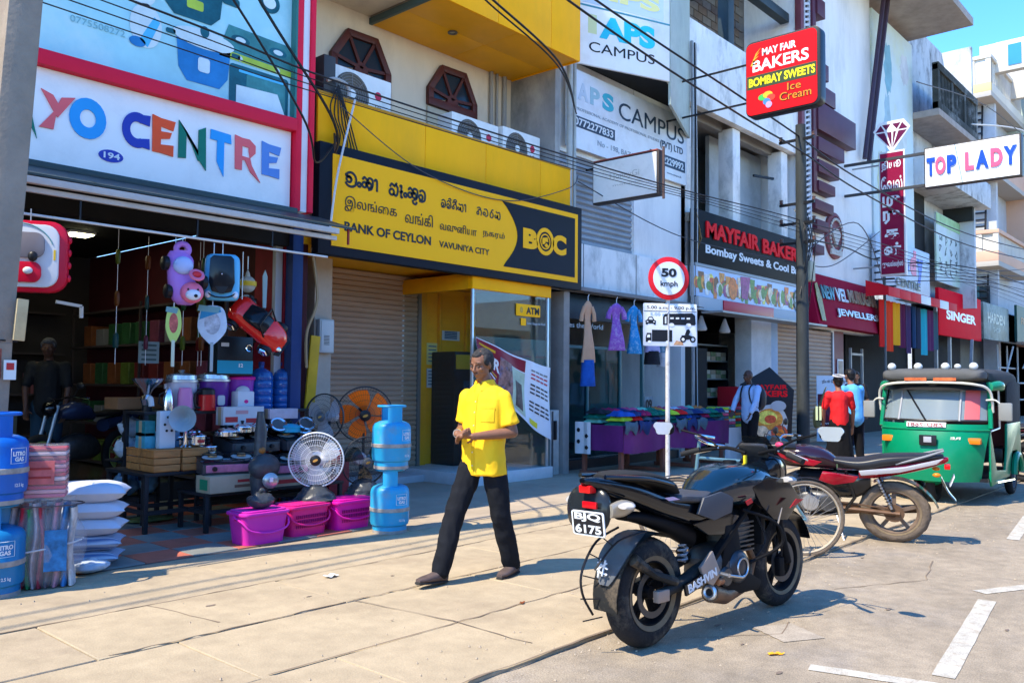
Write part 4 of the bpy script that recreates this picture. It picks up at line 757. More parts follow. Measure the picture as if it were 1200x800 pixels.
O('door_frame', MB().box(24.2, 24.26, 8.8, 8.86, 0, 2.5), gal, jf); O('door_frame', MB().box(25.1, 25.16, 8.8, 8.86, 0, 2.5), gal, jf); O('door_frame', MB().box(24.26, 25.1, 8.8, 8.86, 2.3, 2.36), gal, jf)
# vertical cross sign in Tamil with diamond
tv = T('vertical_sign', 'tall narrow maroon sign with white Tamil letters hung across the pavement', 'sign', (24, 0, 0))
O('lightbox', MB().box(0, .14, 7.24, 7.92, 4.42, 7.83), P('sign_white_edge', (.6, .6, .6), .4), tv, .01); O('face', MB().box(-.014, -.002, 7.28, 7.88, 4.47, 7.78), P('sign_maroon2', (.24, .005, .04), .35, var=.08), tv)
def tt(s, yl, z, w, h, b=.04): return O('lettering', text(MB(), s, (-.016, yl, z), CU, CV, w, h, b, .003), hw, tv)
tt('நியூ', 7.84, 7.28, .50, .30, .02); tt('ேவல்', 7.86, 6.74, .56, .40, .02); tt('மு', 7.83, 6.30, .46, .30); tt('ரு', 7.82, 5.83, .44, .36); tt('க', 7.78, 5.42, .38, .26); tt('ன்', 7.80, 4.98, .44, .34); tt('ஜுவல்லர்ஸ்', 7.85, 4.62, .54, .20, .02)
dm = MB(); P5 = [(-.42, .28), (-.28, .48), (.28, .48), (.42, .28), (0, -.28)]
O('diamond_plate', MB().prism([(a*1.15, b*1.15-.01) for a, b in P5], .03, (.05, 7.58, 8.12), CU, CV), hw, tv)
for k, (a, b, c) in enumerate((((-.42, .28), (-.28, .46), (-.18, .28)), ((-.24, .46), (-.14, .30), (-.02, .46)), ((.02, .46), (.14, .30), (.24, .46)), ((.42, .28), (.28, .46), (.18, .28)), ((-.40, .24), (-.18, .24), (-.03, -.2)), ((-.12, .24), (.0, .24), (.0, -.2)), ((.05, .24), (.12, .24), (.02, -.2)), ((.40, .24), (.18, .24), (.03, -.2)))): O('facet', MB().prism([a, b, c], .004, (.018, 7.58, 8.12), CU, CV), P('facet_maroon', (.12, .01, .05), .3), tv)
for z in (4.7, 7.5): O('bracket', MB().bar((.07, 7.9, z), (.07, 8.66, z), .04), gal, tv)
# ============================================================ mural building
mu = T('mural_building', 'building with a tall faded pastel mural wall and a mouldy upper balcony', 'building')
mur = mat('faded_mural', (.60, .70, .70), .8, var=.10, vs=.8, dirt=(.60, .64, .38), ds=.45, da=.8)
O('wall', MB().box(25.62, 29.4, 8.60, 8.9, 4.3, 12.66), mur, mu)
for k, (x, z, a, b, c) in enumerate(((27.0, 11.2, .35, .8, (.22, .44, .52)), (26.9, 9.4, .3, 1.0, (.36, .52, .58)), (28.4, 9.0, .35, .9, (.62, .66, .62)), (26.2, 7.6, .25, .9, (.58, .60, .36)), (28.6, 11.6, .4, .5, (.62, .64, .66)), (28.1, 7.6, .3, .7, (.42, .58, .62)))): O('faded_paint', MB().prism([(q*(1+.2*sin(3*i)), w*(1+.15*cos(2*i))) for i, (q, w) in enumerate(E(a, b, 18))], .002, (x, 8.597, z), FU, FV), P('mural_patch%d' % k, c, .8, var=.2, vs=2), mu)
O('slab', MB().box(22.5, 29.6, 6.8, 12, 12.9, 13.15), mat('slab_soffit', (.36, .31, .27), .9, var=.2, dirt=(.15, .13, .11), ds=1, da=.5), mu, .01)
O('slab', MB().box(29.42, 34.4, 7.8, 12, 10.2, 10.42), mat('slab_soffit', (.36, .31, .27)), mu, .01)
bm_ = P('balcony_mould', (.05, .055, .05), .9, var=.5, vs=2, dirt=(.36, .38, .38), ds=1.2, da=.7)
for x in (29.42, 31.0, 32.6, 34.2): O('balcony_post', MB().box(x, x+.22, 7.82, 8.0, 10.43, 11.9), bm_, mu, .01)
O('balcony_rail', MB().box(29.42, 34.4, 7.80, 8.0, 11.7, 11.95), bm_, mu, .01); O('balcony_rail', MB().box(29.42, 34.4, 7.80, 8.0, 10.422, 10.65), bm_, mu, .01)
for x in [29.64+.17*k for k in range(27)]: O('baluster', MB().bar((x, 7.9, 10.65), (x+.12, 7.9, 11.7), .07), bm_, mu)
O('balcony_panel', MB().box(29.5, 34.3, 7.93, 7.97, 10.6, 11.75), bm_, mu)
O('wall', MB().box(29.42, 34.4, 9.0, 9.3, 4.3, 14.0), wallk, mu); O('side_wall', MB().box(34.4, 34.6, 8.0, 12, 4.3, 14), wallk, mu)
O('balcony_side', MB().box(34.2, 34.42, 8.0, 9.0, 7.5, 11.9), P('black_mould', (.03, .035, .035), .9), mu)
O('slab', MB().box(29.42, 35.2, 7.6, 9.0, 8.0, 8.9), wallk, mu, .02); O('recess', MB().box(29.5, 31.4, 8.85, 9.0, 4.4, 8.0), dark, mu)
pst = T('tall_poster', 'tall green and white faded poster board with sketchy writing on the dark wall', 'poster')
O('board', MB().box(31.46, 34.5, 8.5, 8.56, 5.05, 7.45), mat('poster_print', (.52, .60, .60), .6, var=.1, dirt=(.45, .62, .35), ds=.6, da=.9), pst); O('trim', MB().box(31.46, 34.5, 8.48, 8.499, 7.05, 7.43), P('poster_green', (.34, .55, .28), .6, var=.2), pst)
random.seed(5)
for k in range(16): x = 31.8+(k % 4)*.65; z = 5.3+(k//4)*.36; O('scribble', strokes(MB(), [(1, [[(random.random(), random.random()) for _ in range(5)]])], (x, 8.499, z), FU, FV, .34, .045), P('scribble_dark', (.05, .08, .08)), pst)
# Lady shop
ld = T('ladies_shop', 'ladies clothes shop with striped awning and colourful cloth hung beneath', 'shop')
O('sign_panel', MB().box(25.3, 30.5, 8.46, 8.58, 4.40, 5.86), mat('pale_sign', (.46, .54, .64), .45, var=.1), ld, .01)
tx(ld, 'L', 27.25, 4.95, .36, .72, P('letter_royal', (.01, .07, .50), .4), 8.455, .06); tx(ld, 'a', 27.75, 4.95, .55, .62, P('letter_royal', (.01, .07, .50), .4), 8.455, .08); tx(ld, 'd', 28.42, 4.95, .62, .82, P('letter_rose', (.70, .10, .20), .4), 8.455, .08); tx(ld, 'y', 29.12, 4.62, .62, .92, P('letter_royal', (.01, .07, .50)), 8.455, .08)
tx(ld, 'CENTRE', 27.0, 4.50, 2.4, .26, BK, 8.44, .03)
aw2 = P('awning_red', (.62, .006, .02), .7, var=.1); O('awning_top', MB().add([(25.3, 8.45, 4.42), (31.0, 8.45, 4.42), (31.0, 7.86, 4.2), (25.3, 7.86, 4.2), (25.3, 8.45, 4.40), (31.0, 8.45, 4.40), (31.0, 7.86, 4.18), (25.3, 7.86, 4.18)], [(0, 1, 2, 3), (7, 6, 5, 4), (0, 4, 5, 1), (0, 3, 7, 4), (1, 5, 6, 2)]), aw2, ld)
for k in range(7): a = 24.4+k*.98; O('awning_stripe', MB().box(a, a+.97, 7.83, 7.858, 3.93, 4.19), aw2 if k % 2 == 0 or k < 3 else P('awning_white', (.6, .62, .66), .5), ld, .004)
O('awning_side', MB().prism([(8.45, 3.95), (7.86, 3.95), (7.86, 4.19), (8.45, 4.4)], .02, (24.4, 0, 0), (0, 1, 0), FV), aw2, ld)
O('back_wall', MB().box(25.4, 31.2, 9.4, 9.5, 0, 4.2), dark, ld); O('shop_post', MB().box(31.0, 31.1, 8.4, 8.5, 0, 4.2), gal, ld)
cc = [(.62, .015, .01), (.70, .05, .01), (.75, .35, .01), (.10, .01, .05), (.06, .03, .09), (.01, .04, .10), (.02, .03, .06), (.02, .35, .42), (.10, .02, .08), (.05, .1, .12)]
NMs = 'scarlet vermilion orange plum violet navy charcoal turquoise mulberry slate'.split()
for k, (n, c) in enumerate(zip(NMs, cc)):
    x = 24.9+k*.56; o = T('hanging_cloth', '%s cloth length hanging under the striped awning' % n, 'cloth', (x, 8.25, 3.9), group='cloth lengths hung under the awning')
    f = lambda u, v: V((u*.52, .05*sin(u*9+k), -v*(1.35+.12*sin(k*2)))); O('cloth', MB().grid(f, 10, 3), P('cloth_'+n, c, .8), o)
si = T('red_shop_sign', 'plain bright red shop signboard with white lettering past the striped awning', 'sign')
O('sign_panel', MB().box(31.35, 37.0, 8.42, 8.54, 3.2, 4.82), P('sign_red_flat', (.80, .004, .02), .7, var=.04, spec=.05), si, .01); tx(si, 'SINGER', 32.2, 3.78, 3.95, .34, hw, 8.41, .04)
O('wall', MB().box(31.3, 37.1, 9.2, 9.3, 0, 5), dark, si); O('post', MB().box(33.0, 33.12, 8.5, 8.6, 0, 3.2), gal, si); O('post', MB().bar((34.5, 8.3, 0), (35.5, 8.4, 3.2), .1), gal, si)
ha = T('grey_shop_sign', 'grey green fabric shop sign with pale lettering right of the red signboard', 'sign')
O('sign_panel', MB().box(37.3, 41.6, 8.40, 8.50, 3.32, 4.78), mat('grey_green_sign', (.14, .18, .16), .5, var=.5, vs=1.5, dirt=(.45, .5, .48), ds=1.6, da=.6), ha, .01); tx(ha, 'HARDEN', 37.9, 4.0, 2.9, .42, P('letter_pale', (.50, .52, .42), .5), 8.39, .04); tx(ha, 'SHOP', 38.8, 3.65, 1.2, .2, P('letter_pale', (.50, .52, .42)), 8.39, .02)
O('awning', MB().add([(37.2, 8.4, 3.3), (44, 8.4, 3.3), (44, 7.4, 3.15), (37.2, 7.4, 3.15)], [(0, 1, 2, 3)]), P('sheet_pale', (.4, .4, .38)), ha); O('wall', MB().box(37.2, 60, 9.3, 9.4, 0, 4.9), P('far_shop_dark', (.05, .055, .06), .6, var=.5, vs=.6), ha)
dg_ = T('dark_green_sign', 'dark green shop sign with faint orange wording at the right edge', 'sign')
O('sign_panel', MB().box(42.2, 48, 8.2, 8.3, 3.4, 5.0), P('sign_bottle_green', (.01, .06, .05), .5, var=.3), dg_); tx(dg_, 'FOOD CITY', 43.0, 4.2, 3.6, .3, P('wood_orange', (.35, .14, .03)), 8.19, .02); O('awning_edge', MB().box(42, 48, 7.9, 8.2, 3.2, 3.38), P('edge_salmon', (.35, .18, .12), .6), dg_)
ss = T('scaffold_rack', 'tangle of pale poles and a steel frame in front of the far shops', 'frame')
pl = P('pole_pale', (.42, .42, .38), .6)
for a, b in (((37.6, 8, 0), (37.6, 8, 3.1)), ((39.2, 8, 0), (39.2, 8, 3.1)), ((40.6, 7.9, 0), (40.6, 7.9, 3.1)), ((37.6, 8, 2.2), (40.6, 8, 2.2)), ((37.6, 8, 1.6), (44.6, 7.9, 1.6)), ((40.6, 8, .9), (46, 7.9, .9)), ((44.3, 7.9, 0), (44.3, 7.9, 3.1)), ((40.5, 7.6, 2.6), (43.5, 7.2, 5.4)), ((40.0, 7.6, 2.2), (44.5, 7.2, 5.0)), ((36.2, 7.6, 1.2), (37.8, 7.5, 3.0))): O('pole', MB().cyl(a, b, .035, n=6), pl, ss)
# TOP LADY
tl_ = T('hanging_shop_sign', 'white TOP LADY sign with blue and coral letters hung high across the pavement', 'sign', (23.2, 0, 0))
k_ = 23.2/22; c1 = lambda y: y*k_; zc = lambda z: 1.45+(z-1.45)*k_
ya, yb, za, zb = c1(6.19), c1(4.12), zc(6.24), zc(7.22)
O('lightbox', MB().box(0, .2, yb, ya, za, zb), P('box_edge_dark', (.05, .04, .035)), tl_, .01); O('face', MB().box(-.012, -.001, yb+.04, ya-.03, za+.03, zb-.03), signwhite, tl_)
W = ya-yb
for s, a, w, m in (('T', .03, .09, 'b'), ('O', .125, .11, 'r'), ('P', .25, .10, 'b'), ('L', .44, .09, 'r'), ('A', .55, .13, 'b'), ('D', .70, .12, 'r'), ('Y', .83, .13, 'b')): O('letter', text(MB(), s, (-.015, ya-W*a, za+.30), CU, CV, W*w, .46, .05, .03), P('letter_royal' if m == 'b' else 'letter_rose', (.01, .07, .50)), tl_)
for z in (za+.1, zb-.1): O('bracket', MB().bar((.1, ya, z), (.1, 8.6, z), .07), P('bracket_dark', (.05, .05, .05)), tl_)
# ============================================================ far corner block with balconies
fb = T('corner_block', 'far cream and peach apartment block with stacked corner balconies and roof parapet', 'building', (40, 0, 0))
cr = mat('cream_paint_far', (.62, .58, .50), .8, var=.08, vs=.8, dirt=(.45, .36, .28), ds=.7, da=.4); pe = mat('peach_paint', (.62, .38, .26), .8, var=.08, vs=.8); gn = mat('pale_grey_paint', (.46, .48, .50), .8, var=.1, dirt=(.3, .3, .3), ds=.6, da=.4)
O('wall', MB().box(1.2, 1.5, 8.7, 14.5, 0, 15.3), gn, fb); O('wall', MB().box(1.5, 12.0, 9.3, 9.6, 0, 15.6), gn, fb); O('wall', MB().box(1.5, 12, 13.5, 14, 0, 15.3), gn, fb)
O('wall', MB().box(6.5, 6.8, 7.6, 9.3, 8.2, 17.2), mat('pale_green_wall', (.46, .56, .52), .8, var=.1), fb); O('wall', MB().box(6.0, 6.4, 7.55, 9.3, 7.2, 11.2), pe, fb)
for z0, z1, zt in ((13.75, 14.35, 15.55), (6.50, 7.15, 8.05)):
    top = z0 > 10; yn = 8.56 if top else 8.40; yw = 10.6
    O('balcony_slab', MB().box(0, 6.4, yn, yw, z0, z0+.22), mat('soffit_cream', (.42, .38, .33), .8), fb, .01)
    O('balcony_skirt', MB().box(0, .16, yn, yw, z0+.222, z1), P('ochre_band', (.62, .48, .22), .8) if top else pe, fb, .01); O('balcony_skirt', MB().box(.162, 6.4, yn, yn+.16, z0+.222, z1), cr if top else pe, fb, .01)
    O('balcony_rail', MB().box(-.03, .20, yn-.03, yw, zt-.16, zt), cr if top else pe, fb, .01); O('balcony_rail', MB().box(.202, 6.4, yn-.03, yn+.2, zt-.16, zt), cr if top else pe, fb, .01)
    for q in (yn, yn+.62, yn+1.5): O('balcony_post', MB().box(.0, .16, q, q+.2, z1, zt-.161), cr, fb)
    O('balcony_panel', MB().box(.08, .12, yn+.2, yn+.62, z1, zt-.161), cr, fb)
    if top: O('balcony_panel', MB().box(.05, .13, yn, yn+.6, z1, zt-.161), cr, fb)
    for r in range(3):
        for c in range(4): O('block', MB().torus((.1, yn+.96+c*.19, z1+.17+r*.28), (1, 0, 0), .09, .03, 8, 4), cr, fb)
    for c in range(22): O('baluster', MB().cyl((.45+c*.27, yn+.1, z1), (.45+c*.27, yn+.1, zt-.161), .045, n=6), cr, fb)
O('balcony_slab', MB().box(0, 6.4, 8.4, 10.6, 10.3, 10.5), mat('soffit_cream', (.42, .38, .33)), fb); O('balcony_skirt', MB().box(-.02, .16, 8.4, 10.6, 10.5, 11.3), pe, fb); O('balcony_skirt', MB().box(.162, 6.4, 8.4, 8.56, 10.5, 11.3), pe, fb)
O('parapet', MB().box(1.0, 1.4, 7.2, 9.2, 15.0, 16.3), cr, fb, .01); O('window', MB().box(.97, .995, 7.6, 8.1, 15.2, 16.1), P('sky_window', (.05, .25, .5), .1), fb); O('parapet', MB().box(4.0, 4.3, 5.8, 9.2, 14.6, 17.4), cr, fb, .01)
for z0, h, y0 in ((11.4, 2.3, 9.2), (8.2, 2.1, 9.1), (3.6, 2.7, 9.1)):
    o = T('fire_ladder', {11.4: 'upper black steel ladder under the top balcony of the far block', 8.2: 'middle black steel ladder above the peach balcony of the far block', 3.6: 'lowest black steel stair under the peach balcony of the far block'}[z0], 'ladder', (41.0, y0, z0), group='black steel ladders on the far block')
    for q in (0, .62): O('stile', MB().bar((0, q, 0), (.12, q-.05, h), .07), black, o)
    for k in range(int(h/.3)): O('rung', MB().box(0, .1, 0, .62, .15+k*.3, .21+k*.3), black, o)
for k, (y, z, w, h) in enumerate(((9.95, 8.3, .35, 1.3), (10.2, 11.6, .5, 1.7), (9.0, 3.9, .9, 1.9))): f_ = O('window', MB().box(1.14, 1.199, y, y+w, z, z+h), P('window_dark', (.03, .05, .06), .2), fb, .01); O('frame', MB().box(1.10, 1.139, y+w*.45, y+w*.55, z, z+h), P('teal_frame', (.04, .13, .14)), f_)
far = T('distant_block', 'peach and grey block beyond the corner building at the far right', 'building', (52, 0, 0))
O('wall', MB().box(0, 8, 7.0, 12, 0, 14.5), pe, far, .02); O('wall', MB().box(-.4, 0, 7.4, 9.5, 4.8, 11), gn, far)
# ============================================================ goods of the appliance shop
cylb = mat('gas_bottle_blue', (.02, .30, .52), .35, var=.10, vs=6, dirt=(.20, .20, .19), ds=5, da=.55); cyld = mat('gas_bottle_deep_blue', (.005, .10, .42), .35, var=.12, vs=6, dirt=(.03, .12, .25), ds=5, da=.5)
dusty = P('scuffed_grey', (.30, .28, .25), .7, var=.3, vs=14); iw = P('ink_white', (.62, .66, .68), .5)
def gas(x, y, z, lab, m, grp, rz=0):
    o = T('gas_bottle', lab, 'gas bottle', (x, y, z), rz, group=grp)
    O('body', MB().lathe([(0, .05), (.15, .06), (.18, .08), (.188, .11), (.188, .215), (.191, .22), (.191, .235), (.188, .24), (.188, .38), (.182, .41), (.165, .435), (.12, .455), (.06, .465), (0, .466)], 32), m, o)
    O('foot_ring', MB().lathe([(.15, .0), (.165, .0), (.165, .075), (.15, .075)], 28), m, o); O('weld_band', MB().lathe([(.1885, .206), (.1935, .210), (.1935, .240), (.1885, .244)], 32), dusty, o)
    for a0 in (20, 200):
        mb = MB(); n = 10
        f = lambda u, v: V(((.125)*cos(rad(a0+u*62)), (.125)*sin(rad(a0+u*62)), .40+v*.205)); g = lambda u, v: V(((.137)*cos(rad(a0+u*62)), (.137)*sin(rad(a0+u*62)), .40+v*.205))
        O('handle_plate', mb.grid(f, n, 1).grid(g, n, 1), m, o)
    O('guard_ring', MB().torus((0, 0, .60), (0, 0, 1), .131, .012, 28, 8), m, o); O('valve', MB().cyl((0, 0, .45), (0, 0, .53), .022, n=10).cyl((-.03, 0, .52), (.03, 0, .52), .014, n=8), P('brass', (.5, .35, .10), .3, metal=.8), o)
    O('foot_grime', MB().lathe([(.166, .0), (.168, .0), (.168, .03), (.166, .03)], 28), dusty, o)
    mb = MB()
    for k, (s, w, h, dz) in enumerate((('LITRO', .10, .028, .0), ('GAS', .07, .028, -.036))):
        vs, fs = textmesh(s, .04, 0); X1 = max(p.x for p in vs); H1 = max(p.y for p in vs)
        mb.add([(.1905*cos(-1.62+(p.x/X1-.5)*w/.19), .1905*sin(-1.62+(p.x/X1-.5)*w/.19), .325+dz+p.y/H1*h) for p in vs], fs)
    bx = [(-.4, -.09), (.4, -.09), (.4, .06), (-.4, .06)]
    mb.tube([(.1905*cos(-1.62+a*.8), .1905*sin(-1.62+a*.8), .33+b) for a, b in ((-.4, -.055), (0, -.055), (.4, -.055), (.4, .045), (0, .045), (-.4, .045))], .002, 4, closed=True)
    vs, fs = textmesh('12.5 kg', .02, 0); X1 = max(p.x for p in vs); mb.add([(.1905*cos(-1.6+(p.x/X1-.5)*.4), .1905*sin(-1.6+(p.x/X1-.5)*.4), .12+p.y*.03) for p in vs], fs)
    O('printed_mark', mb, iw, o); return o
G1 = 'blue gas bottles stacked in pairs'
gas(5.45, 6.42, 0, 'lower sky blue gas bottle beside the pink baskets', cylb, G1); gas(5.46, 6.42, .61, 'upper sky blue gas bottle stacked beside the fans', cylb, G1, .25)
gas(2.02, 6.44, 0, 'lower deep blue gas bottle at the left edge by the pole', mat('gas_bottle_teal', (.01, .16, .36), .35, var=.12, vs=6), G1, .1); gas(2.02, 6.44, .61, 'upper bright blue gas bottle at the left edge by the pole', cyld, G1, .5)
def arcgas(): pass
# pink baskets with lids, fan feet wrapped in black plastic stand on them
def basket(x, y, lab, m, rz):
    o = T('plastic_basket', lab, 'basket', (x, y, .012), rz, group='pink plastic baskets with lids'); w, d, h = .46, .32, .25
    mb = MB(); n = 40
    def f(u, v):
        a = 2*pi*u; c, s = cos(a), sin(a); q = .86+.14*v; return V((q*w/2*math.copysign(abs(c)**.35, c), q*d/2*math.copysign(abs(s)**.35, s), h*v))
    mb.grid(f, n, 6, closeu=True); mb.add([f(k/n, 0) for k in range(n)], [tuple(range(n))]); O('body', mb, m, o, sharp=60)
    if 'solid' not in lab:
        for r in range(3):
            for k in range(17): t = -.17+k*.0213; O('slot', MB().box(t, t+.010, -.1605+.006*(2-r)*.5, -.153, .075+r*.045, .105+r*.045), P('slot_dark_pink', (.22, .0, .09), .6), o)
    O('lid', MB().prism(rrect(.49, .35, .07, 5), .03, (0, 0, h), (1, 0, 0), (0, 1, 0)), m, o, .012); O('lid_lip', MB().prism(rrect(.44, .30, .07, 5), .012, (0, 0, h+.031), (1, 0, 0), (0, 1, 0)), m, o, .005)
    O('handle', MB().tube(smooth([(-.245, 0, .24), (-.235, -.12, .20), (-.18, -.175, .13), (0, -.19, .10), (.18, -.175, .13), (.235, -.12, .20), (.245, 0, .24)], 4), .009, 8), m, o)
    for s in (-1, 1): O('pivot', MB().cyl((s*.235, 0, .235), (s*.255, 0, .235), .02, n=10), m, o)
    return o
mg = [mat('basket_magenta', (.62, .03, .36), .35, var=.06), mat('basket_hot_pink', (.72, .02, .20), .35, var=.06), mat('basket_deep_pink', (.70, .01, .30), .35, var=.06)]
basket(4.26, 6.82, 'leftmost solid magenta basket with a lid on the tiles', mg[0], .03); basket(4.77, 6.90, 'middle hot pink slotted basket carrying the white caged fan', mg[1], .05); basket(5.28, 6.88, 'rightmost deep pink slotted basket next to the gas bottles', mg[2], .03)
bagm = mat('black_thin_plastic', (.05, .055, .06), .28, var=.3, vs=9, bump=.8, bs=22)
def bag(name, lab, loc, r, m=bagm, k=0., seed=0, cat='bag', group=None, knot=True):
    o = T(name, lab, cat, loc, group=group); mb = MB()
    def f(u, v):
        a = 2*pi*u; b = pi*v; p = V((sin(b)*cos(a), sin(b)*sin(a), cos(b))); q = 1+.16*noise.noise(p*2.2+V((seed, 0, 0)))+.06*noise.noise(p*7+V((seed, 3, 0)))
        z = p.z; z = z*.5+.5 if True else z; sq = 1.0 if z < .5 else 1-(z-.5)*k
        return V((p.x*r[0]*q*sq, p.y*r[1]*q*sq, max(0, (z*(1+.0)*q))*r[2]))
    mb.grid(f, 28, 18, closeu=True); O('film', mb, m, o, sharp=80)
    if knot: O('knot', MB().sph((.01, 0, r[2]*1.03), (.03, .025, .03), 8, 6), m, o)
    return o
bag('plastic_bag', 'black plastic bag on the leftmost magenta basket', (4.27, 6.80, .305), (.125, .10, .15), k=.5, seed=1)
# fans
cage_w = P('fan_white_plastic', (.66, .67, .68), .35); smoke = glassmat('fan_smoke_blade', (.35, .36, .38), 1.5); frost = P('fan_frosted_blade', (.52, .55, .58), .25, alpha=.45)
def fan(x, y, z, hz, R, yaw, pitch, lab, cage, blade, hubm, basebag=True, nblade=3, motor=white, post=black, grp='pedestal fans on show'):
    o = T('electric_fan', lab, 'fan', (x, y, z), yaw, group=grp)   # faces local -y
    Rm = Matrix.Translation((0, 0, hz)) @ Matrix.Rotation(pitch, 4, 'X')
    mb = MB(Rm)
    for k in range(60): a = 2*pi*k/60; mb.tube([(.18*R*cos(a), -.10, .18*R*sin(a)), (.7*R*cos(a), -.095, .7*R*sin(a)), (R*cos(a), -.03, R*sin(a)), (.75*R*cos(a), .045, .75*R*sin(a)), (.25*R*cos(a), .06, .25*R*sin(a))], .0013, 3, caps=False)
    for q, yy_ in ((.35, -.098), (.55, -.096), (.75, -.092), (.9, -.06)): mb.torus((0, yy_, 0), (0, 1, 0), R*q, .0016, 40, 4)
    O('cage', mb, cage, o); O('rim', MB(Rm).torus((0, -.03, 0), (0, 1, 0), R, .008, 44, 8, rw=.014), cage, o)
    O('hub_cap', MB(Rm).lathe([(0, .022), (.8*.2*R, .02), (.2*R, .012), (.2*R, 0)], 24, (0, -.095, 0), (0, -1, 0)), hubm, o)
    O('logo', MB(Rm).prism(E(.10*R, .045*R, 14), .002, (0, -.1175, 0), (cos(.4), 0, sin(.4)), (-sin(.4), 0, cos(.4))), P('logo_amber', (.5, .25, .05), .4), o)
    for b in range(nblade):
        a0 = b*2*pi/nblade+.4
        def f(u, v):
            r = R*(.12+.78*u); w = (.62+.25*sin(pi*u))*(v-.5)*1.25; a = a0+w+u*.25; return V((r*cos(a), -.03+.045*(v-.5), r*sin(a)))
        O('blade', MB(Rm).grid(f, 8, 6).grid(lambda u, v: f(u, v)+V((0, .003, 0)), 8, 6), blade, o)
    O('motor', MB(Rm).lathe([(0, .19), (.05, .185), (.068, .15), (.07, .08), (.05, .06), (0, .06)], 20, ax=(0, 1, 0)), motor, o)
    O('neck', MB().tube(smooth([(0, .10, hz-.03), (0, .06, hz-.10), (0, .03, hz-R*.9), (0, .02, .06)], 3), .018, 10), post, o)
    if basebag:
        mb = MB()
        def f(u, v): a = 2*pi*u; p = V((cos(a), sin(a), v*2)); q = 1+.22*noise.noise(p*1.7+V((x*9, 0, 0)))+.09*noise.noise(p*5); r_ = .155*(1-v)**.65+.03; return V((r_*cos(a)*q*1.1, r_*sin(a)*q, .135*v*(1+.1*q)))
        O('wrapped_base', mb.grid(f, 30, 9, closeu=True), bagm, o, sharp=80)
    else: O('foot', MB().lathe([(0, 0), (.14, 0), (.14, .012), (.04, .035), (.02, .06), (0, .06)], 28), post, o)
    return o
fan(4.99, 6.98, .305, .38, .262, -.72, 0, 'white caged table fan with black centre on the middle pink basket', cage_w, frost, black, post=P('post_pale', (.5, .5, .5)))
fan(5.60, 7.02, .305, .33, .25, -.25, .12, 'clear smoky fan with white motor on the rightmost pink basket', P('cage_thin_black', (.03, .03, .03), .4), smoke, P('hub_dark_smoke', (.08, .09, .10), .2))
fan(5.80, 7.95, .0, 1.05, .255, -1.25, 0, 'grey smoky stand fan turned sideways beside the orange one', P('cage_thin_black', (.03, .03, .03)), P('fan_lilac_blade', (.42, .42, .46), .3, alpha=.6), P('hub_dark_smoke', (.08, .09, .10)), False, motor=P('motor_pale', (.5, .52, .55)))
fan(6.30, 7.9, .0, 1.07, .325, -.55, .15, 'black stand fan with five orange blades', P('cage_thin_black', (.03, .03, .03)), P('fan_orange_blade', (.98, .16, .005), .35), black, False, 5, black)
pf = T('wrapped_fan', 'black plastic wrapped stand fan with a small round chrome disc among the stoves', 'fan', (4.56, 7.3, 0))
O('wrapped_pole', MB().tube([(0, 0, .0), (.0, 0, .35), (.01, 0, .5), (0, 0, .75), (.01, 0, .95), (0, 0, 1.15)], [.05, .07, .10, .055, .06, .03], 12), bagm, pf, sharp=80); O('wrapped_head', MB().sph((.03, -.04, .62), (.16, .12, .13), 16, 10), bagm, pf, sharp=80)
O('disc', MB().lathe([(0, .03), (.05, .028), (.075, .01), (.075, -.01)], 22, (.03, -.15, .50), (-.5, -1, 0)), P('disc_grey', (.35, .36, .36), .25, metal=.6), pf); O('disc_label', MB().box(-.0, .06, -.186, -.182, .49, .53), white, pf)
O('amber_knob', MB().sph((0, -.03, .78), .04, 10, 8), P('amber', (.25, .10, .02), .4), pf)
# tables
woodc = mat('crate_orange_wood', (.42, .17, .05), .6, var=.3, vs=4, stretch=(1, 6, 6)); tbk = P('table_black_steel', (.015, .015, .018), .5)
def table(lab, x0, x1, y0, y1, z, top=tbk, shelf=None):
    o = T('display_table', lab, 'table', (0, 0, 0)); O('tabletop', MB().box(x0, x1, y0, y1, z-.03, z), top, o, .004)
    for x in (x0+.03, x1-.03):
        for y in (y0+.03, y1-.03): O('leg', MB().box(x-.02, x+.02, y-.02, y+.02, .012, z-.031), tbk, o, .003)
    O('rail', MB().box(x0+.05, x1-.05, y0+.02, y0+.04, .18, .22), tbk, o); O('rail', MB().box(x0+.02, x0+.04, y0+.05, y1-.05, .18, .22), tbk, o)
    return o
table('low black table at the front carrying the gas stoves', 4.12, 5.72, 7.50, 8.05, .38); table('black table with orange wooden crates at the left of the display', 3.70, 4.40, 7.85, 8.7, .57); table('long dark table in the middle under the steel pots', 4.42, 6.05, 8.06, 8.30, .66); table('tall rear table holding cookers and water bottles', 3.9, 5.9, 8.32, 8.8, 1.13)
def carton(lab, x0, x1, y0, y1, z, h, c, prints=(), name='carton', rz=0):
    o = T(name, lab, 'box', ((x0+x1)/2, (y0+y1)/2, z), rz); w, d = (x1-x0)/2, (y1-y0)/2
    O('board', MB().box(-w, w, -d, d, 0, h), c, o, .004)
    for k, (a, b, e, f, m) in enumerate(prints): O('print', MB().box(-w+2*w*a, -w+2*w*b, -d-.002-.001*k, -d-.0005, h*e, h*f), m, o)
    O('tape', MB().box(-w-.001, -w-.0003, -.03, .03, 0, h), P('tape_tan', (.40, .30, .18), .4), o); return o
kraft = mat('kraft_card', (.42, .33, .22), .75, var=.12, vs=5); crd = P('ink_print_red', (.42, .03, .03), .6); cgn = P('ink_print_green', (.02, .22, .10), .6)
carton('flat kraft carton with a green end under the front stove', 4.14, 4.78, 7.46, 7.72, .381, .16, kraft, ((.45, .9, .55, .72, crd), (.4, .92, .25, .42, P('ink_print_brown', (.16, .08, .05), .6))))
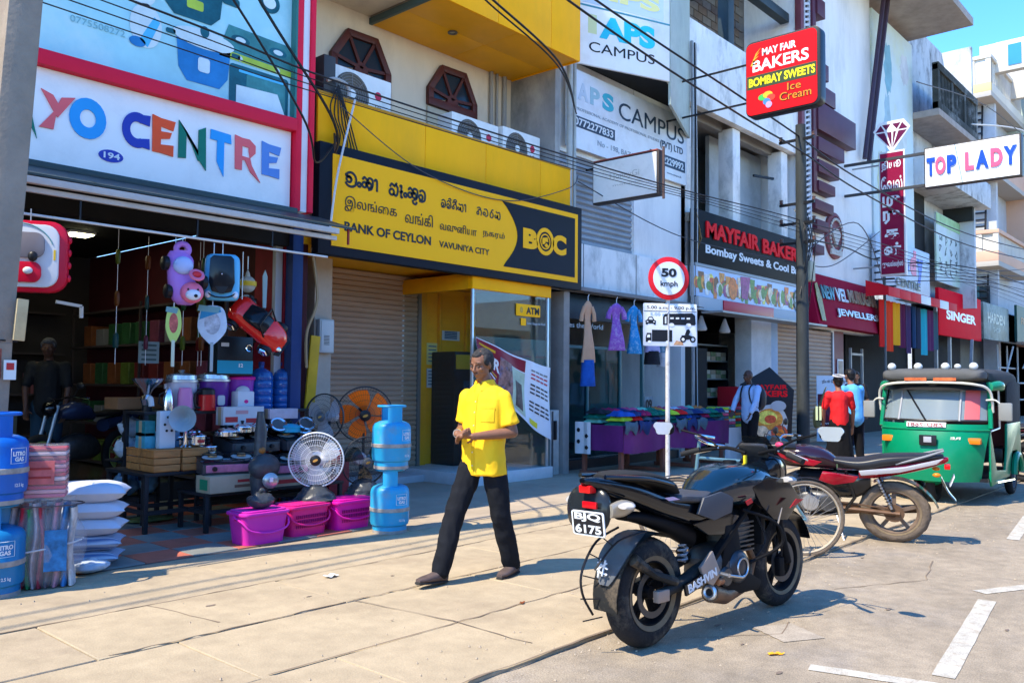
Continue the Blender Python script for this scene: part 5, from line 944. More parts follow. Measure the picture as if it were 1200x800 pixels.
o = T('carton_label', 'green paper label on the end of the flat kraft carton', 'label', (4.137, 7.6, .40)); O('label_sheet', MB().box(-.003, 0, -.10, .04, .01, .11), cgn, o)
carton('second flat carton beside the chrome disc under the other stove', 4.80, 5.55, 7.50, 7.76, .381, .10, kraft, ((.1, .5, .3, .7, crd),))
for k, (x, y) in enumerate(((3.92, 8.0), (4.20, 7.99), (3.92, 8.3), (4.18, 8.3))):
    o = T('wooden_crate', ['orange wood crate at the front left corner of the left table', 'orange wood crate next to the front stove', 'orange wood crate under the cyan boxes', 'orange wood crate under the loudspeaker horn'][k], 'crate', (x, y, .571), group='orange wood crates on the left table')
    for q in range(3): O('slat', MB().box(-.13, .13, -.14, -.125, .01+q*.065, .068+q*.065), woodc, o, .003); O('slat', MB().box(-.13, -.115, -.124, .14, .01+q*.065, .068+q*.065), woodc, o, .003)
    O('top_board', MB().box(-.135, .135, -.142, .142, .20, .215), woodc, o, .003); O('base_board', MB().box(-.11, .13, -.12, .14, 0, .01), woodc, o)
# gas stoves
def stove(x, y, z, rz, lab, m2):
    o = T('gas_stove', lab, 'stove', (x, y, z), rz, group='black glass gas stoves'); gl = P('stove_black_glass', (.012, .012, .016), .08)
    O('body', MB().prism([(-.2, 0), (.2, 0), (.2, .17), (-.2, .10)], .56, (-.28, 0, 0), (0, 1, 0), FV), P('stove_body', (.05, .045, .05), .3), o, .006)
    O('glass_top', MB().prism([(-.205, .105), (.205, .178), (.205, .186), (-.205, .113)], .57, (-.285, 0, 0), (0, 1, 0), FV), gl, o, .002); O('front_panel', MB().box(-.25, .25, -.207, -.2005, .02, .092), m2, o, .003)
    for s in (-1, 1):
        c = V((s*.14, 0, .15)); O('burner_plate', MB().prism(E(.10, .085, 20), .003, (s*.14, 0, .148), (1, 0, 0), V((0, 1, .178)).normalized()), P('swirl_white', (.6, .6, .58), .3), o)
        O('burner', MB().lathe([(0, .03), (.035, .03), (.045, .015), (.045, 0)], 18, (s*.14, 0, .153)), P('burner_brass', (.40, .22, .10), .35, metal=.6), o)
        mb = MB()
        for q in range(4): a = q*pi/2+.5; mb.bar((s*.14+.03*cos(a), .03*sin(a), .195), (s*.14+.11*cos(a), .11*sin(a), .192), .008)
        mb.torus((s*.14, 0, .178), (0, 0, 1), .10, .005, 20, 5); O('pan_support', mb, black, o)
        O('knob', MB().lathe([(0, .03), (.02, .03), (.024, 0)], 14, (s*.17, -.207, .055), (0, -1, 0)), black, o)
    return o
pkp = P('stove_pink_panel', (.55, .16, .25), .3, var=.3, vs=10)
stove(4.47, 7.74, .545, -.25, 'front black glass stove with pink front on the kraft carton', pkp); stove(5.08, 7.80, .485, -.15, 'black glass stove behind the wrapped fan', pkp); stove(5.55, 7.9, .42, 0, 'partly hidden black stove behind the white caged fan', P('panel_steel', (.4, .4, .4), .3))
stove(4.95, 8.18, .70, 0, 'rear black stove under the red and white box', P('panel_dark', (.06, .06, .06), .3)); stove(5.55, 8.16, .70, .1, 'rear right black stove with steel rings', P('panel_dark', (.06, .06, .06)))
def pot(x, y, z, r, h, lab, m=steel, name='cooking_pot', knob=black, handles=True, cat='pot', group=None, lidm=None):
    o = T(name, lab, cat, (x, y, z), random.uniform(0, 3), group=group)
    O('body', MB().lathe([(0, 0), (r*.88, 0), (r, h*.12), (r, h*.92), (r*1.04, h*.95), (r*1.04, h)], 26), m, o); O('lid', MB().lathe([(r*1.03, h), (r*1.0, h+.008), (r*.6, h+.03), (.02, h+.04), (0, h+.04)], 26), lidm or m, o)
    O('knob', MB().lathe([(.008, h+.038), (.02, h+.055), (.018, h+.066), (0, h+.068)], 12), knob, o)
    if handles:
        for s in (-1, 1): O('handle', MB().tube([(s*r, -.035, h*.72), (s*(r+.035), -.03, h*.76), (s*(r+.035), .03, h*.76), (s*r, .035, h*.72)], .007, 6), knob if knob != m else m, o)
    return o
gp_ = 'steel pots on the middle tables'
for k, (x, y, z, r, h, l) in enumerate(((4.30, 8.02, .80, .085, .09, 'small steel pot with red label on the crate'), (4.16, 8.18, .80, .08, .08, 'steel pot behind the small labelled pot'), (4.50, 8.16, .67, .10, .10, 'steel casserole left of the rear stove'), (4.66, 8.10, .87, .12, .05, 'wide steel pan with glass lid on the rear stove'), (4.86, 8.12, .90, .10, .06, 'shallow steel pan right of the wide one'), (5.05, 8.10, .90, .09, .07, 'steel pot by the wrapped pole'), (4.38, 8.25, .80, .08, .12, 'tall steel pot under the rear table edge'))): pot(x, y, z, r, h, l, group=gp_)
O('label', MB().box(4.26, 4.33, 7.927, 7.934, .83, .86), crd, None) and tag(bpy.data.objects['label'], 'red and white sticker on the small steel pot', 'sticker')
pot(5.44, 8.10, .88, .11, .06, 'turquoise blue casserole behind the white fan', P('enamel_turquoise', (.02, .35, .50), .25)); pot(5.93, 8.0, .55, .10, .13, 'red pot between the fans', P('enamel_red', (.50, .01, .02), .25), lidm=steel)
x_ = T('plinth', 'red carton stand under the red pot', 'stand', (5.93, 8.0, 0)); O('box', MB().box(-.14, .14, -.14, .14, .012, .55), P('box_dark_red', (.20, .01, .02), .5), x_, .01)
for k, (x, z) in enumerate(((5.62, .93), (5.66, .97), (5.30, .97))): o = T('steel_ring', ['steel ring pan leaning by the turquoise casserole', 'second steel ring behind the first', 'steel ring on the rear right stove'][k], 'pan', (x, 8.12, z), group='steel rings'); O('ring', MB().torus((0, 0, 0), (-.2, -.8, .8), .085, .016, 26, 8), steel, o); O('base', MB().lathe([(0, 0), (.08, 0)], 22, (0, 0, 0), (-.2, -.8, .8)), P('pan_inside', (.1, .1, .1), .4), o)
# loudspeaker horn (grinder) and white unit
hn = T('loudspeaker_horn', 'pale grey horn loudspeaker with a round mouth facing the street', 'loudspeaker', (4.14, 7.95, .787))
O('horn', MB().lathe([(.03, .02), (.05, -.06), (.085, -.12), (.12, -.15), (.127, -.155), (.118, -.15), (.08, -.115), (.045, -.05), (.0, -.02)], 28, (0, 0, .29), (.62, .78, 0)), P('horn_grey_blue', (.30, .38, .42), .35, var=.15), hn)
O('stem', MB().lathe([(.05, 0), (.06, .01), (.02, .03), (.016, .18), (.03, .2)], 14, (.0, 0, 0)), chrome, hn); O('driver', MB().cyl((.0, .0, .29), (.09, .10, .29), .055, n=14), P('horn_grey_blue', (.3, .38, .42)), hn)
wu = T('speaker_unit', 'small white appliance panel with dark sockets beside the horn', 'appliance', (3.98, 8.02, .787)); O('case', MB().box(-.08, .08, -.03, .05, .0, .36), P('unit_white', (.52, .56, .60), .4), wu, .01)
for k, (a, b) in enumerate(((-.03, .23), (.03, .25), (-.01, .17), (.04, .17), (.0, .30))): O('socket', MB().lathe([(0, .003), (.013, .003), (.013, 0)], 10, (a, -.03, b), (0, -1, 0)), black, wu)
for k, (x, z, w, c) in enumerate(((3.94, .787, .26, (.06, .32, .42)), (4.10, .787, .12, (.08, .22, .40)), (3.86, .90, .1, (.02, .20, .22)))): carton(['cyan carton in front of the rack', 'small blue carton below the horn', 'teal carton beside the white unit'][k], x-w/2, x+w/2, 8.1, 8.3, z, .15, P('carton_cyan%d' % k, c, .5, var=.3, vs=9))
# rear table goods
def cooker(x, y, z, r, h, lab, m):
    o = T('rice_cooker', lab, 'rice cooker', (x, y, z), group='large rice cookers'); O('body', MB().lathe([(0, 0), (r*.85, 0), (r*.93, h*.08), (r, h*.55), (r, h)], 30), m, o)
    O('rim', MB().lathe([(r, h), (r*1.08, h+.005), (r*1.08, h+.025), (r, h+.03)], 30), alu, o); O('lid', MB().lathe([(r, h+.03), (r*.97, h+.075), (r*.75, h+.085), (r*.3, h+.10), (0, h+.10)], 30), P('lid_silver', (.50, .54, .56), .25, metal=.7), o)
    O('knob', MB().lathe([(.015, h+.1), (.035, h+.12), (.03, h+.13), (0, h+.132)], 14), alu, o); O('switch_panel', MB().prism(rrect(r*.5, h*.35, .02), .012, (0, -r*.985, h*.35), FU, FV), P('panel_pale', (.5, .5, .5), .4), o)
    for s in (-1, 1): O('handle', MB().bar((s*r*1.0, 0, h*.86), (s*r*1.22, 0, h*.86), .02, .05), alu, o)
cooker(4.38, 8.52, 1.131, .155, .29, 'lilac white rice cooker with steel lid', P('enamel_lilac_white', (.50, .46, .52), .3)); cooker(4.74, 8.52, 1.131, .165, .30, 'purple rice cooker with steel lid', P('enamel_purple', (.12, .02, .22), .3))
kt = T('kettle', 'slim polished steel flask at the left of the rear table', 'kettle', (4.17, 8.38, 1.131)); O('body', MB().lathe([(0, 0), (.055, 0), (.058, .02), (.05, .14), (.035, .21), (.02, .235), (0, .24)], 22), steel, kt); O('handle', MB().tube([(-.05, 0, .05), (-.095, 0, .08), (-.09, 0, .17), (-.04, 0, .19)], .008, 6), black, kt)
fl = T('flask', 'pale pink jug standing in front of the lilac cooker', 'jug', (4.34, 8.36, 1.131)); O('body', MB().lathe([(0, 0), (.075, 0), (.075, .16), (.06, .235), (.05, .24), (0, .24)], 22), P('pink_plastic_pale', (.62, .20, .40), .35), fl)
rk_ = T('kettle', 'red electric kettle with black lid in front of the purple cooker', 'kettle', (4.58, 8.36, 1.131)); O('body', MB().lathe([(0, .0), (.09, 0), (.085, .16), (.08, .165)], 24), P('kettle_red', (.55, .01, .01), .25), rk_); O('lid', MB().lathe([(.082, .165), (.08, .215), (.05, .235), (0, .237)], 24), black, rk_); O('handle', MB().tube(smooth([(-.08, -.02, .2), (-.15, -.03, .17), (-.14, -.03, .05), (-.085, -.02, .03)], 3), .013, 8), black, rk_)
tu = T('storage_tub', 'purple tub with bright magenta lid', 'tub', (5.06, 8.55, 1.131)); O('body', MB().lathe([(0, 0), (.14, 0), (.165, .33)], 28), P('tub_purple', (.28, .04, .36), .35), tu); O('lid', MB().lathe([(.175, .325), (.18, .35), (.16, .365), (0, .365)], 28), P('tub_lid_magenta', (.62, .01, .26), .35), tu)
wb = T('rice_box', 'small white box with pink flower print before the purple tub', 'box', (5.0, 8.36, 1.131)); O('case', MB().box(-.10, .10, -.07, .07, 0, .20), P('box_white', (.60, .58, .60), .4), wb, .015); O('lid', MB().sph((0, 0, .20), (.08, .06, .06), 18, 10), P('box_lid_clear', (.50, .48, .5), .2), wb); O('flower', MB().prism(E(.025, .02), .002, (0, -.072, .09), FU, FV), mg[1], wb); O('red_base', MB().box(-.102, .102, -.072, .072, .0, .012), crd, wb)
wtr = mat('water_bottle_blue', (.015, .09, .32), .12, var=.1, coat=.3)
for k, (x, l) in enumerate(((5.34, 'left translucent blue water cooler bottle'), (5.63, 'right translucent blue water cooler bottle'))):
    o = T('water_bottle', l, 'bottle', (x, 8.55, 1.131), group='blue water cooler bottles'); pr = [(0, 0), (.12, 0), (.135, .02)]
    for q in range(4): z = .05+q*.085; pr += [(.135, z), (.128, z+.012), (.135, z+.025)]
    pr += [(.135, .36), (.12, .41), (.06, .45), (.03, .46), (.03, .51), (0, .51)]; O('body', MB().lathe(pr, 28), wtr, o); O('cap', MB().lathe([(.034, .49), (.034, .53), (0, .53)], 16), P('cap_navy', (.02, .04, .2), .4), o)
carton('white box with red print below the purple tub', 4.66, 5.14, 8.16, 8.31, .98, .19, P('box_offwhite', (.52, .50, .50), .5, var=.1), ((.05, .35, .15, .45, crd), (.55, .95, .1, .35, crd), (.3, .6, .6, .8, P('ink_pale_pink', (.5, .25, .25), .6)))); carton('low pinkish white box under the water bottles', 5.22, 5.58, 8.17, 8.31, 1.03, .11, P('box_pinkish', (.50, .42, .46), .5, var=.2, vs=8))
for n, a in (('stand', (4.7, 5.1, .87, .98)), ('stand', (5.25, 5.5, .87, 1.03))): o = T('box_riser', 'dark riser under the %s' % ('white box with red print' if a[0] < 5 else 'low pinkish box'), 'stand', (a[0], 8.2, a[2]+.01)); O('block', MB().box(0, a[1]-a[0], 0, .09, 0, a[3]-a[2]-.011), black, o)
for x, y, w, l in ((4.42, 8.4, .2, 'a'),): pass
# hopper on the rack, rack and bundles
hp = T('grinder_hopper', 'shiny steel funnel hopper of a coconut grinder on the black rack', 'grinder', (4.02, 8.52, 1.131)); O('hopper', MB().lathe([(.03, .16), (.06, .22), (.14, .30), (.155, .33), (.15, .33), (.05, .22), (.0, .2)], 24), steel, hp); O('bowl', MB().lathe([(.05, .06), (.07, .12), (.03, .17)], 16), steel, hp); O('spout', MB().tube(smooth([(0, -.05, .13), (-.02, -.12, .12), (-.02, -.14, .05)], 3), .028, 10), P('spout_white', (.55, .56, .56), .4), hp); O('stand', MB().cyl((0, 0, 0), (0, 0, .1), .05, n=14), black, hp)
rk = T('black_rack', 'tall narrow black rack with a brown wooden board on top inside the shop', 'rack', (4.12, 8.95, 0)); O('top_board', MB().box(-.26, .24, -.12, .2, 1.14, 1.26), P('rack_wood', (.22, .11, .05), .6, var=.3), rk, .006)
for x in (-.16, .02, .2): O('leg', MB().box(x-.02, x+.02, -.10, -.06, .012, 1.139), tbk, rk)
for z in (.22, .6): O('shelf', MB().box(-.24, .22, -.1, .2, z, z+.02), tbk, rk)
film = mat('clear_film_white', (.46, .52, .58), .25, var=.35, vs=6, bump=.9, bs=12); filmb = mat('clear_film_blue', (.10, .22, .36), .25, var=.5, vs=5, bump=.9, bs=12)
for k, (x, z, m, l) in enumerate(((4.02, .62, film, 'upper left white wrapped bundle on the rack'), (4.2, .62, film, 'upper right white wrapped bundle on the rack'), (4.0, .24, filmb, 'lower left blue wrapped bundle on the rack'), (4.22, .24, filmb, 'lower right blue wrapped bundle on the rack'), (4.05, .85, film, 'topmost white wrapped bundle under the rack board'))): bag('wrapped_bundle', l, (x, 8.92, z), (.13, .13, .24 if k < 4 else .2), m, .2, k, 'bundle', 'plastic wrapped bundles on the rack', knot=False)
sack = bag('green_sack', 'flattened dull green sack lying by the rack foot', (4.1, 8.55, .014), (.24, .16, .05), P('sack_green', (.10, .12, .04), .8, var=.5, vs=9), 0, 4, 'sack', knot=False)
# pillows and wrapped mats
pw = mat('pillow_white', (.56, .58, .64), .75, var=.06, bump=.4, bs=9)
ps = bpy.data.materials.new('pillow_blue_stripe'); ps.use_nodes = True; n = ps.node_tree.nodes; wv = n.new('ShaderNodeTexWave'); wv.inputs['Scale'].default_value = 9; wv.bands_direction = 'Y'; tc = n.new('ShaderNodeTexCoord'); cr_ = n.new('ShaderNodeMix'); cr_.data_type = 'RGBA'
ps.node_tree.links.new(tc.outputs['Object'], wv.inputs[0]); ps.node_tree.links.new(wv.outputs[1], cr_.inputs[0]); cr_.inputs[6].default_value = (.50, .55, .62, 1); cr_.inputs[7].default_value = (.07, .14, .30, 1); ps.node_tree.links.new(cr_.outputs[2], n['Principled BSDF'].inputs[0]); n['Principled BSDF'].inputs['Roughness'].default_value = .7
def pillow(x, y, z, h, rz, lab, m, k):
    o = T('pillow', lab, 'pillow', (x, y, z), rz, group='plastic wrapped pillows in a pile'); L, W = .30, .19
    def f(u, v):
        a, b = 2*u-1, 2*v-1; e = max(0, 1-abs(a)**3.2)**.5*max(0, 1-abs(b)**3.2)**.5; q = 1+.10*noise.noise(V((a*3, b*3, k))); p = 1-.10*(1-abs(a))*abs(b)**3
        return V((a*L*(1-.08*(1-b*b)), b*W*(1-.08*(1-a*a)), h/2+h*.52*e*q))
    g = lambda u, v: (lambda p: V((p.x, p.y, h-p.z)))(f(u, v))
    O('cover', MB().grid(f, 20, 16).grid(g, 20, 16), m, o, sharp=70); O('tie', MB().torus((-.02, 0, h/2), (1, 0, 0), h*.55, .004, 26, 5, rw=.004), P('string_dark', (.1, .1, .1)), o) if False else None
    return o
zz = .014
for k, (h, rz, m, l) in enumerate(((.10, -.55, ps, 'bottom blue striped pillow of the pile'), (.11, -.50, ps, 'second blue striped pillow of the pile'), (.12, -.58, pw, 'lower plain white pillow above the striped ones'), (.12, -.50, pw, 'middle plain white pillow of the pile'), (.14, -.52, pw, 'top plain white pillow of the pile'))): pillow(2.80+.01*k, 6.98, zz, h*1.15, rz, l, m, k*3); zz += h*1.05
fold = [(.55, .10, .18), (.62, .30, .34), (.50, .04, .10), (.30, .05, .06), (.60, .45, .48), (.40, .02, .04)]
bt = T('folded_cloths', 'pile of folded pink and red cloths in clear plastic on the striped bundle', 'bundle', (2.33, 6.48, .62), -.45)
for k in range(12): O('fold', MB().box(-.15, .15, -.11, .11, .006+k*.029, .032+k*.029), P('cloth_fold%d' % (k % 6), fold[k % 6], .7, var=.2, vs=6), bt, .010, 2)
O('plastic_wrap', MB().box(-.155, .155, -.115, .115, 0, .37), P('clear_film_bag', (.5, .5, .52), .2, alpha=.22), bt, .02)
O('label', MB().box(-.10, .08, -.119, -.116, .10, .26), P('label_salmon', (.50, .12, .12), .6, var=.3, vs=12), bt); O('label_line', MB().box(-.08, .06, -.121, -.1195, .20, .215), P('label_line', (.3, .03, .03)), bt); O('label_line', MB().box(-.08, .06, -.121, -.1195, .14, .155), P('label_line', (.3, .03, .03)), bt)
mbn = T('wrapped_mats', 'tall clear bag of rolled red, green and grey striped mats tied with white string', 'bundle', (2.34, 6.46, .012), -.45)
cols = [(.42, .40, .44), (.45, .02, .05), (.03, .25, .08), (.5, .42, .42), (.35, .03, .05), (.10, .08, .09), (.48, .2, .25), (.03, .16, .38), (.5, .48, .46)]
for k in range(9):
    x = -.18+k*.044; f = lambda u, v: V((x+.024*cos(2*pi*u)+.012*sin(v*7+k), -.0+(.135-.02*abs(k-4)*.4)*sin(2*pi*u), v*(.58-.02*(k % 3)))); O('mat', MB().grid(f, 14, 12, closeu=True), P('mat_col%d' % k, cols[k], .8, var=.5, vs=9), mbn)
def f(u, v):
    a = 2*pi*u; q = 1+.10*noise.noise(V((cos(a)*1.5, sin(a)*1.5, v*4))); b = (.8+.35*sin(pi*min(1, v*1.2)))*(1 if v > .04 else .8); return V((.235*cos(a)*q*b, .15*sin(a)*q*b, v*.61))
O('plastic_bag', MB().grid(f, 40, 16, closeu=True), P('clear_film_bag', (.5, .5, .52), .2, alpha=.22), mbn, sharp=80)
O('printed_card', MB().box(.02, .16, -.168, -.160, .12, .40), P('card_blue', (.02, .16, .36), .4, var=.6, vs=12), mbn); O('string', MB().tube(smooth([(.235*cos(a)*1.06, .155*sin(a)*1.06, .27+.04*cos(a)) for a in [q*.4 for q in range(16)]], 2), .006, 6), P('string_white', (.6, .6, .6)), mbn); O('string', MB().tube([(.235*cos(a)*1.05, .155*sin(a)*1.05, .56) for a in [q*.4 for q in range(17)]], .005, 6), P('string_dark', (.08, .06, .06)), mbn)
bag('plastic_sack', 'small crumpled clear sack at the foot of the pillow pile', (2.72, 6.62, .012), (.14, .11, .10), film, .1, 8, 'sack', knot=False)
# hanging toys
def hook(o, p, top=2.78): O('hook', MB().bar(p, (p[0], p[1], top-o.location.z), .008), alu, o)
pu = T('toy_ride_on', 'lilac and pink bear faced ride-on toy car hanging on end', 'toy', (3.87, 7.62, 2.15), -.35); lil = P('toy_lilac', (.42, .18, .58), .35); lb = P('toy_pale_blue', (.40, .48, .72), .35); pk = P('toy_pink', (.74, .16, .26), .35)
O('body', MB(Matrix.Rotation(-pi/2, 4, 'Y')).loft([(.0, 0, -.05, .05, .06), (.05, 0, -.05, .09, .115), (.18, 0, -.03, .10, .13), (.30, .01, -.0, .09, .11), (.42, .02, .0, .08, .125), (.5, .02, .01, .05, .08)], 24, 4), lil, pu); O('seat', MB().sph((.02, -.085, .36), (.09, .05, .085), 18, 12), lb, pu)
O('face', MB().sph((.10, -.10, .11), (.105, .06, .10), 20, 14), pk, pu); O('muzzle', MB().sph((.105, -.15, .085), (.068, .03, .052), 16, 10), P('toy_white', (.65, .68, .74), .35), pu); O('nose', MB().sph((.125, -.178, .075), (.018, .012, .016), 10, 6), black, pu)
for a in (.06, .145): O('eye', MB().sph((a, -.152, .135), .011, 8, 6), black, pu)
O('steering_wheel', MB().torus((.13, -.16, .27), (.1, -.7, .55), .055, .018, 24, 8, rw=.014), pk, pu); O('wheel_centre', MB().sph((.13, -.16, .27), (.045, .015, .035), 14, 8), P('toy_red', (.65, .02, .03), .35), pu)
O('backrest', MB().torus((.02, .0, .52), (0, -1, .1), .055, .028, 24, 8), lil, pu); O('backrest_bar', MB().bar((-.03, -.02, .50), (.07, -.02, .50), .02), lil, pu)
for x, z in ((-.13, .38), (-.10, .12), (.21, .22)): O('wheel', MB().lathe([(0, .03), (.05, .03), (.065, .02), (.065, -.02), (.05, -.03), (0, -.03)], 20, (x, -.02, z), (1, .25, 0)), black, pu)
hook(pu, (.02, 0, .58))
bc = T('toy_ride_on', 'light blue and black ride-on toy car hanging on end', 'toy', (4.305, 7.62, 2.22), -.55); lbu = P('toy_sky_blue', (.10, .42, .66), .3)
O('body', MB(Matrix.Rotation(-pi/2, 4, 'Y')).loft([(0, 0, 0, .05, .10, 3), (.03, 0, 0, .07, .155, 3), (.2, 0, 0, .08, .165, 3), (.4, 0, 0, .07, .16, 3), (.45, 0, 0, .05, .12, 3)], 24, 4), lbu, bc)
O('cabin', MB().prism([(-.09, -.02+.1), (.0, .06), (.09, .08), (.12, .17), (.11, .40), (.08, .43), (-.08, .43), (-.11, .40), (-.12, .17)], .03, (0, -.075, 0), FU, FV), P('toy_gloss_black', (.01, .012, .015), .12), bc, .01); O('grille', MB().prism([(-.02, .10), (.02, .10), (.06, .17), (-.06, .17)], .02, (0, -.088, -.04), FU, FV), black, bc)
O('bumper_line', MB().tube(smooth([(-.13, -.07, .07), (-.06, -.088, .03), (.06, -.088, .03), (.13, -.07, .07)], 3), .007, 6), black, bc)
for s in (-1, 1): O('headlight', MB().sph((s*.125, -.06, .055), (.03, .02, .035), 10, 8), P('toy_white', (.65, .68, .74)), bc)
O('badge', MB().sph((0, -.107, .25), .008, 8, 6), chrome, bc); hook(bc, (0, 0, .45))
def racket(x, z0, z1, w, m1, m2, lab, m3):
    o = T('toy_racket', lab, 'racket', (x, 7.66, z0), -.5); h = z1-z0
    O('head', MB().prism(smooth([(-.02, h*.42), (-w/2, h*.62), (-w/2, h*.85), (-w*.3, h), (w*.3, h), (w/2, h*.85), (w/2, h*.62), (.02, h*.42)], 4, True), .012, (0, 0, 0), FU, FV) if False else MB().prism([tuple(p) for p in smooth([V((-.02, h*.42)), V((-w/2, h*.62)), V((-w/2, h*.85)), V((-w*.3, h)), V((w*.3, h)), V((w/2, h*.85)), V((w/2, h*.62)), V((.02, h*.42))], 4, True)], .014, (0, 0, 0), FU, FV), m1, o, .003)
    O('handle', MB().bar((0, -.007, 0), (0, -.007, h*.45), .034, .03), m3, o, .006); O('print', MB().prism(E(w*.30, h*.17, 18), .003, (0, -.014, h*.74), FU, FV), m2, o); O('tag', MB().prism([(-w*.55, h*.93), (w*.2, h*.9), (w*.3, h*.99), (-w*.5, h*1.02)], .004, (0, -.018, 0), FU, FV), P('tag_teal', (.15, .32, .34), .5), o); hook(o, (0, 0, h)); return o
racket(3.845, 1.57, 2.12, .13, P('racket_lime', (.45, .62, .16), .4), P('racket_print_red', (.5, .12, .10), .5, var=.6, vs=20), 'lime edged toy racket with red print hanging under the lilac car', P('racket_handle', (.50, .55, .42), .4)); racket(4.235, 1.53, 2.16, .25, P('racket_white_blue', (.48, .58, .68), .35, var=.15, vs=8), P('racket_print_pale', (.42, .46, .52), .5, var=.5, vs=18), 'white and blue racket shaped pack hanging under the blue toy car', P('racket_handle_grey', (.30, .36, .38), .4))
o = [q for q in bpy.data.objects if q.name.startswith('toy_racket')][-1]; O('blue_corner', MB().prism([(-.12, .50), (-.10, .61), (.06, .63), (.08, .58)], .003, (0, -.0175, 0), FU, FV), P('corner_blue', (.02, .22, .42), .4), o)
rc = T('toy_sports_car', 'red ride-on sports car toy with black windscreen hanging nose down', 'toy', (4.92, 7.95, 1.80), (0, 0, 0)); _x = V((.74, -.32, -.62)).normalized(); _z = V((-.25, -.85, .35)); _z = (_z-_x*_z.dot(_x)).normalized(); Rc = Matrix((_x, _z.cross(_x), _z)).transposed().to_4x4()
tr_ = P('toy_red_gloss', (.72, .015, .01), .15, coat=.5); X_ = Matrix.Translation((-.0, 0, .22)) @ Rc
O('body', MB(X_).loft([(-.34, 0, .02, .08, .05, 3), (-.28, 0, .04, .15, .09, 3), (-.1, 0, .03, .15, .08, 3), (.1, 0, .03, .155, .08, 3), (.26, 0, .0, .14, .055, 3), (.33, 0, -.02, .08, .03, 3)], 24, 4), tr_, rc); O('cockpit', MB(X_).loft([(-.2, 0, .10, .10, .03), (-.05, 0, .14, .12, .05), (.08, 0, .12, .10, .03)], 20, 4), P('toy_gloss_black', (.01, .012, .015)), rc)
O('windscreen', MB(X_).tube([(.10, -.12, .1), (-.02, -.12, .24), (-.02, .12, .24), (.10, .12, .1)], .010, 6), black, rc); O('headlight', MB(X_).sph((.30, -.08, .02), (.04, .03, .015), 10, 6), chrome, rc); O('bumper', MB(X_).loft([(.30, 0, -.03, .15, .015), (.36, 0, -.03, .12, .02)], 16, 3), black, rc)
for x, s in ((-.22, -1), (.2, -1), (-.22, 1), (.2, 1)):
    w_ = O('wheel', MB(X_).lathe([(0, .035), (.045, .035), (.075, .03), (.08, .0), (.075, -.03), (0, -.03)], 22, (x, s*.16, -.03), (0, 1, 0)), black, rc); O('rim', MB(X_).lathe([(0, .004), (.012, .004), (.05, .012), (.055, 0)], 5, (x, s*.19 if s > 0 else s*.197, -.03), (0, s, 0)), chrome, w_)
hook(rc, (-.2, 0, .45))
mbx2 = T('toy_carton', 'black toy car carton with a cyan band behind the hanging red car', 'box', (4.91, 8.36, 1.50)); O('board', MB().box(-.22, .20, 0, .2, 0, .42), P('carton_black', (.01, .015, .02), .3), mbx2, .005); O('print', MB().box(-.221, .201, -.004, -.001, .02, .16), P('carton_cyan_band', (.01, .28, .42), .4), mbx2)
O('lettering', text(MB(), '12', (.03, -.006, .09), FU, FV, .05, .04, .03, .002), white, mbx2); O('label', MB().box(-.18, -.09, -.004, -.001, .31, .35), P('label_pale', (.5, .5, .48), .5), mbx2)
O('badge_ring', MB().torus((.15, -.006, .30), (0, 1, 0), .035, .006, 20, 5), chrome, mbx2)
hl = T('toy_figure', 'yellow banded white toy head hanging above the red toy car', 'toy', (4.93, 8.2, 2.36)); O('head', MB().sph((0, 0, .12), (.09, .08, .09), 18, 12), P('toy_cream', (.42, .42, .36), .4), hl); O('band', MB().lathe([(.093, .10), (.095, .12), (.093, .15)], 20), P('toy_yellow', (.60, .42, .02), .4), hl); O('topper', MB().lathe([(.03, .2), (.02, .24), (0, .28)], 10), P('toy_cream', (.42, .42, .36)), hl); hook(hl, (0, 0, .28))
sk_ = T('toy_football', 'black and white toy football hanging below the yellow banded head', 'toy', (4.86, 8.1, 2.27)); O('ball', MB().sph((0, 0, 0), .085, 18, 12), P('toy_cream', (.42, .42, .36)), sk_)
for k in range(8): a, b = random.uniform(3.6, 5.8), random.uniform(-.9, .9); O('patch', MB().sph((.078*cos(a)*cos(b), .078*sin(a)*cos(b), .078*sin(b)), .022, 8, 6), black, sk_)
tw = T('toy_sword', 'long pale blue toy hanging against the crimson wall', 'toy', (5.2, 8.3, 2.25)); O('blade', MB().prism([(-.02, 0), (.02, 0), (.03, .35), (0, .42), (-.03, .35)], .01, (0, 0, 0), FU, FV), P('toy_pale_teal', (.28, .42, .44), .4), tw); O('grip', MB().cyl((0, 0, -.1), (0, 0, 0), .015, n=8), black, tw)
wk = T('toy_walker_tray', 'red framed white activity tray toy hanging beside the concrete pole', 'toy', (2.45, 7.25, 2.12), -.55)
O('outer_frame', MB().prism(rrect(.56, .56, .13, 6, 0, .28), .10, (0, .03, 0), FU, FV), P('toy_tray_red', (.55, .005, .03), .3), wk, .02); O('tray', MB().prism(rrect(.47, .49, .10, 6, -.01, .28), .03, (0, -.072, 0), FU, FV), P('toy_tray_white', (.58, .60, .62), .35), wk, .01); O('screen', MB().prism(rrect(.32, .2, .07, 5, -.03, .36), .02, (0, -.103, 0), FU, FV), P('toy_tray_grey', (.20, .18, .19), .2), wk, .008)
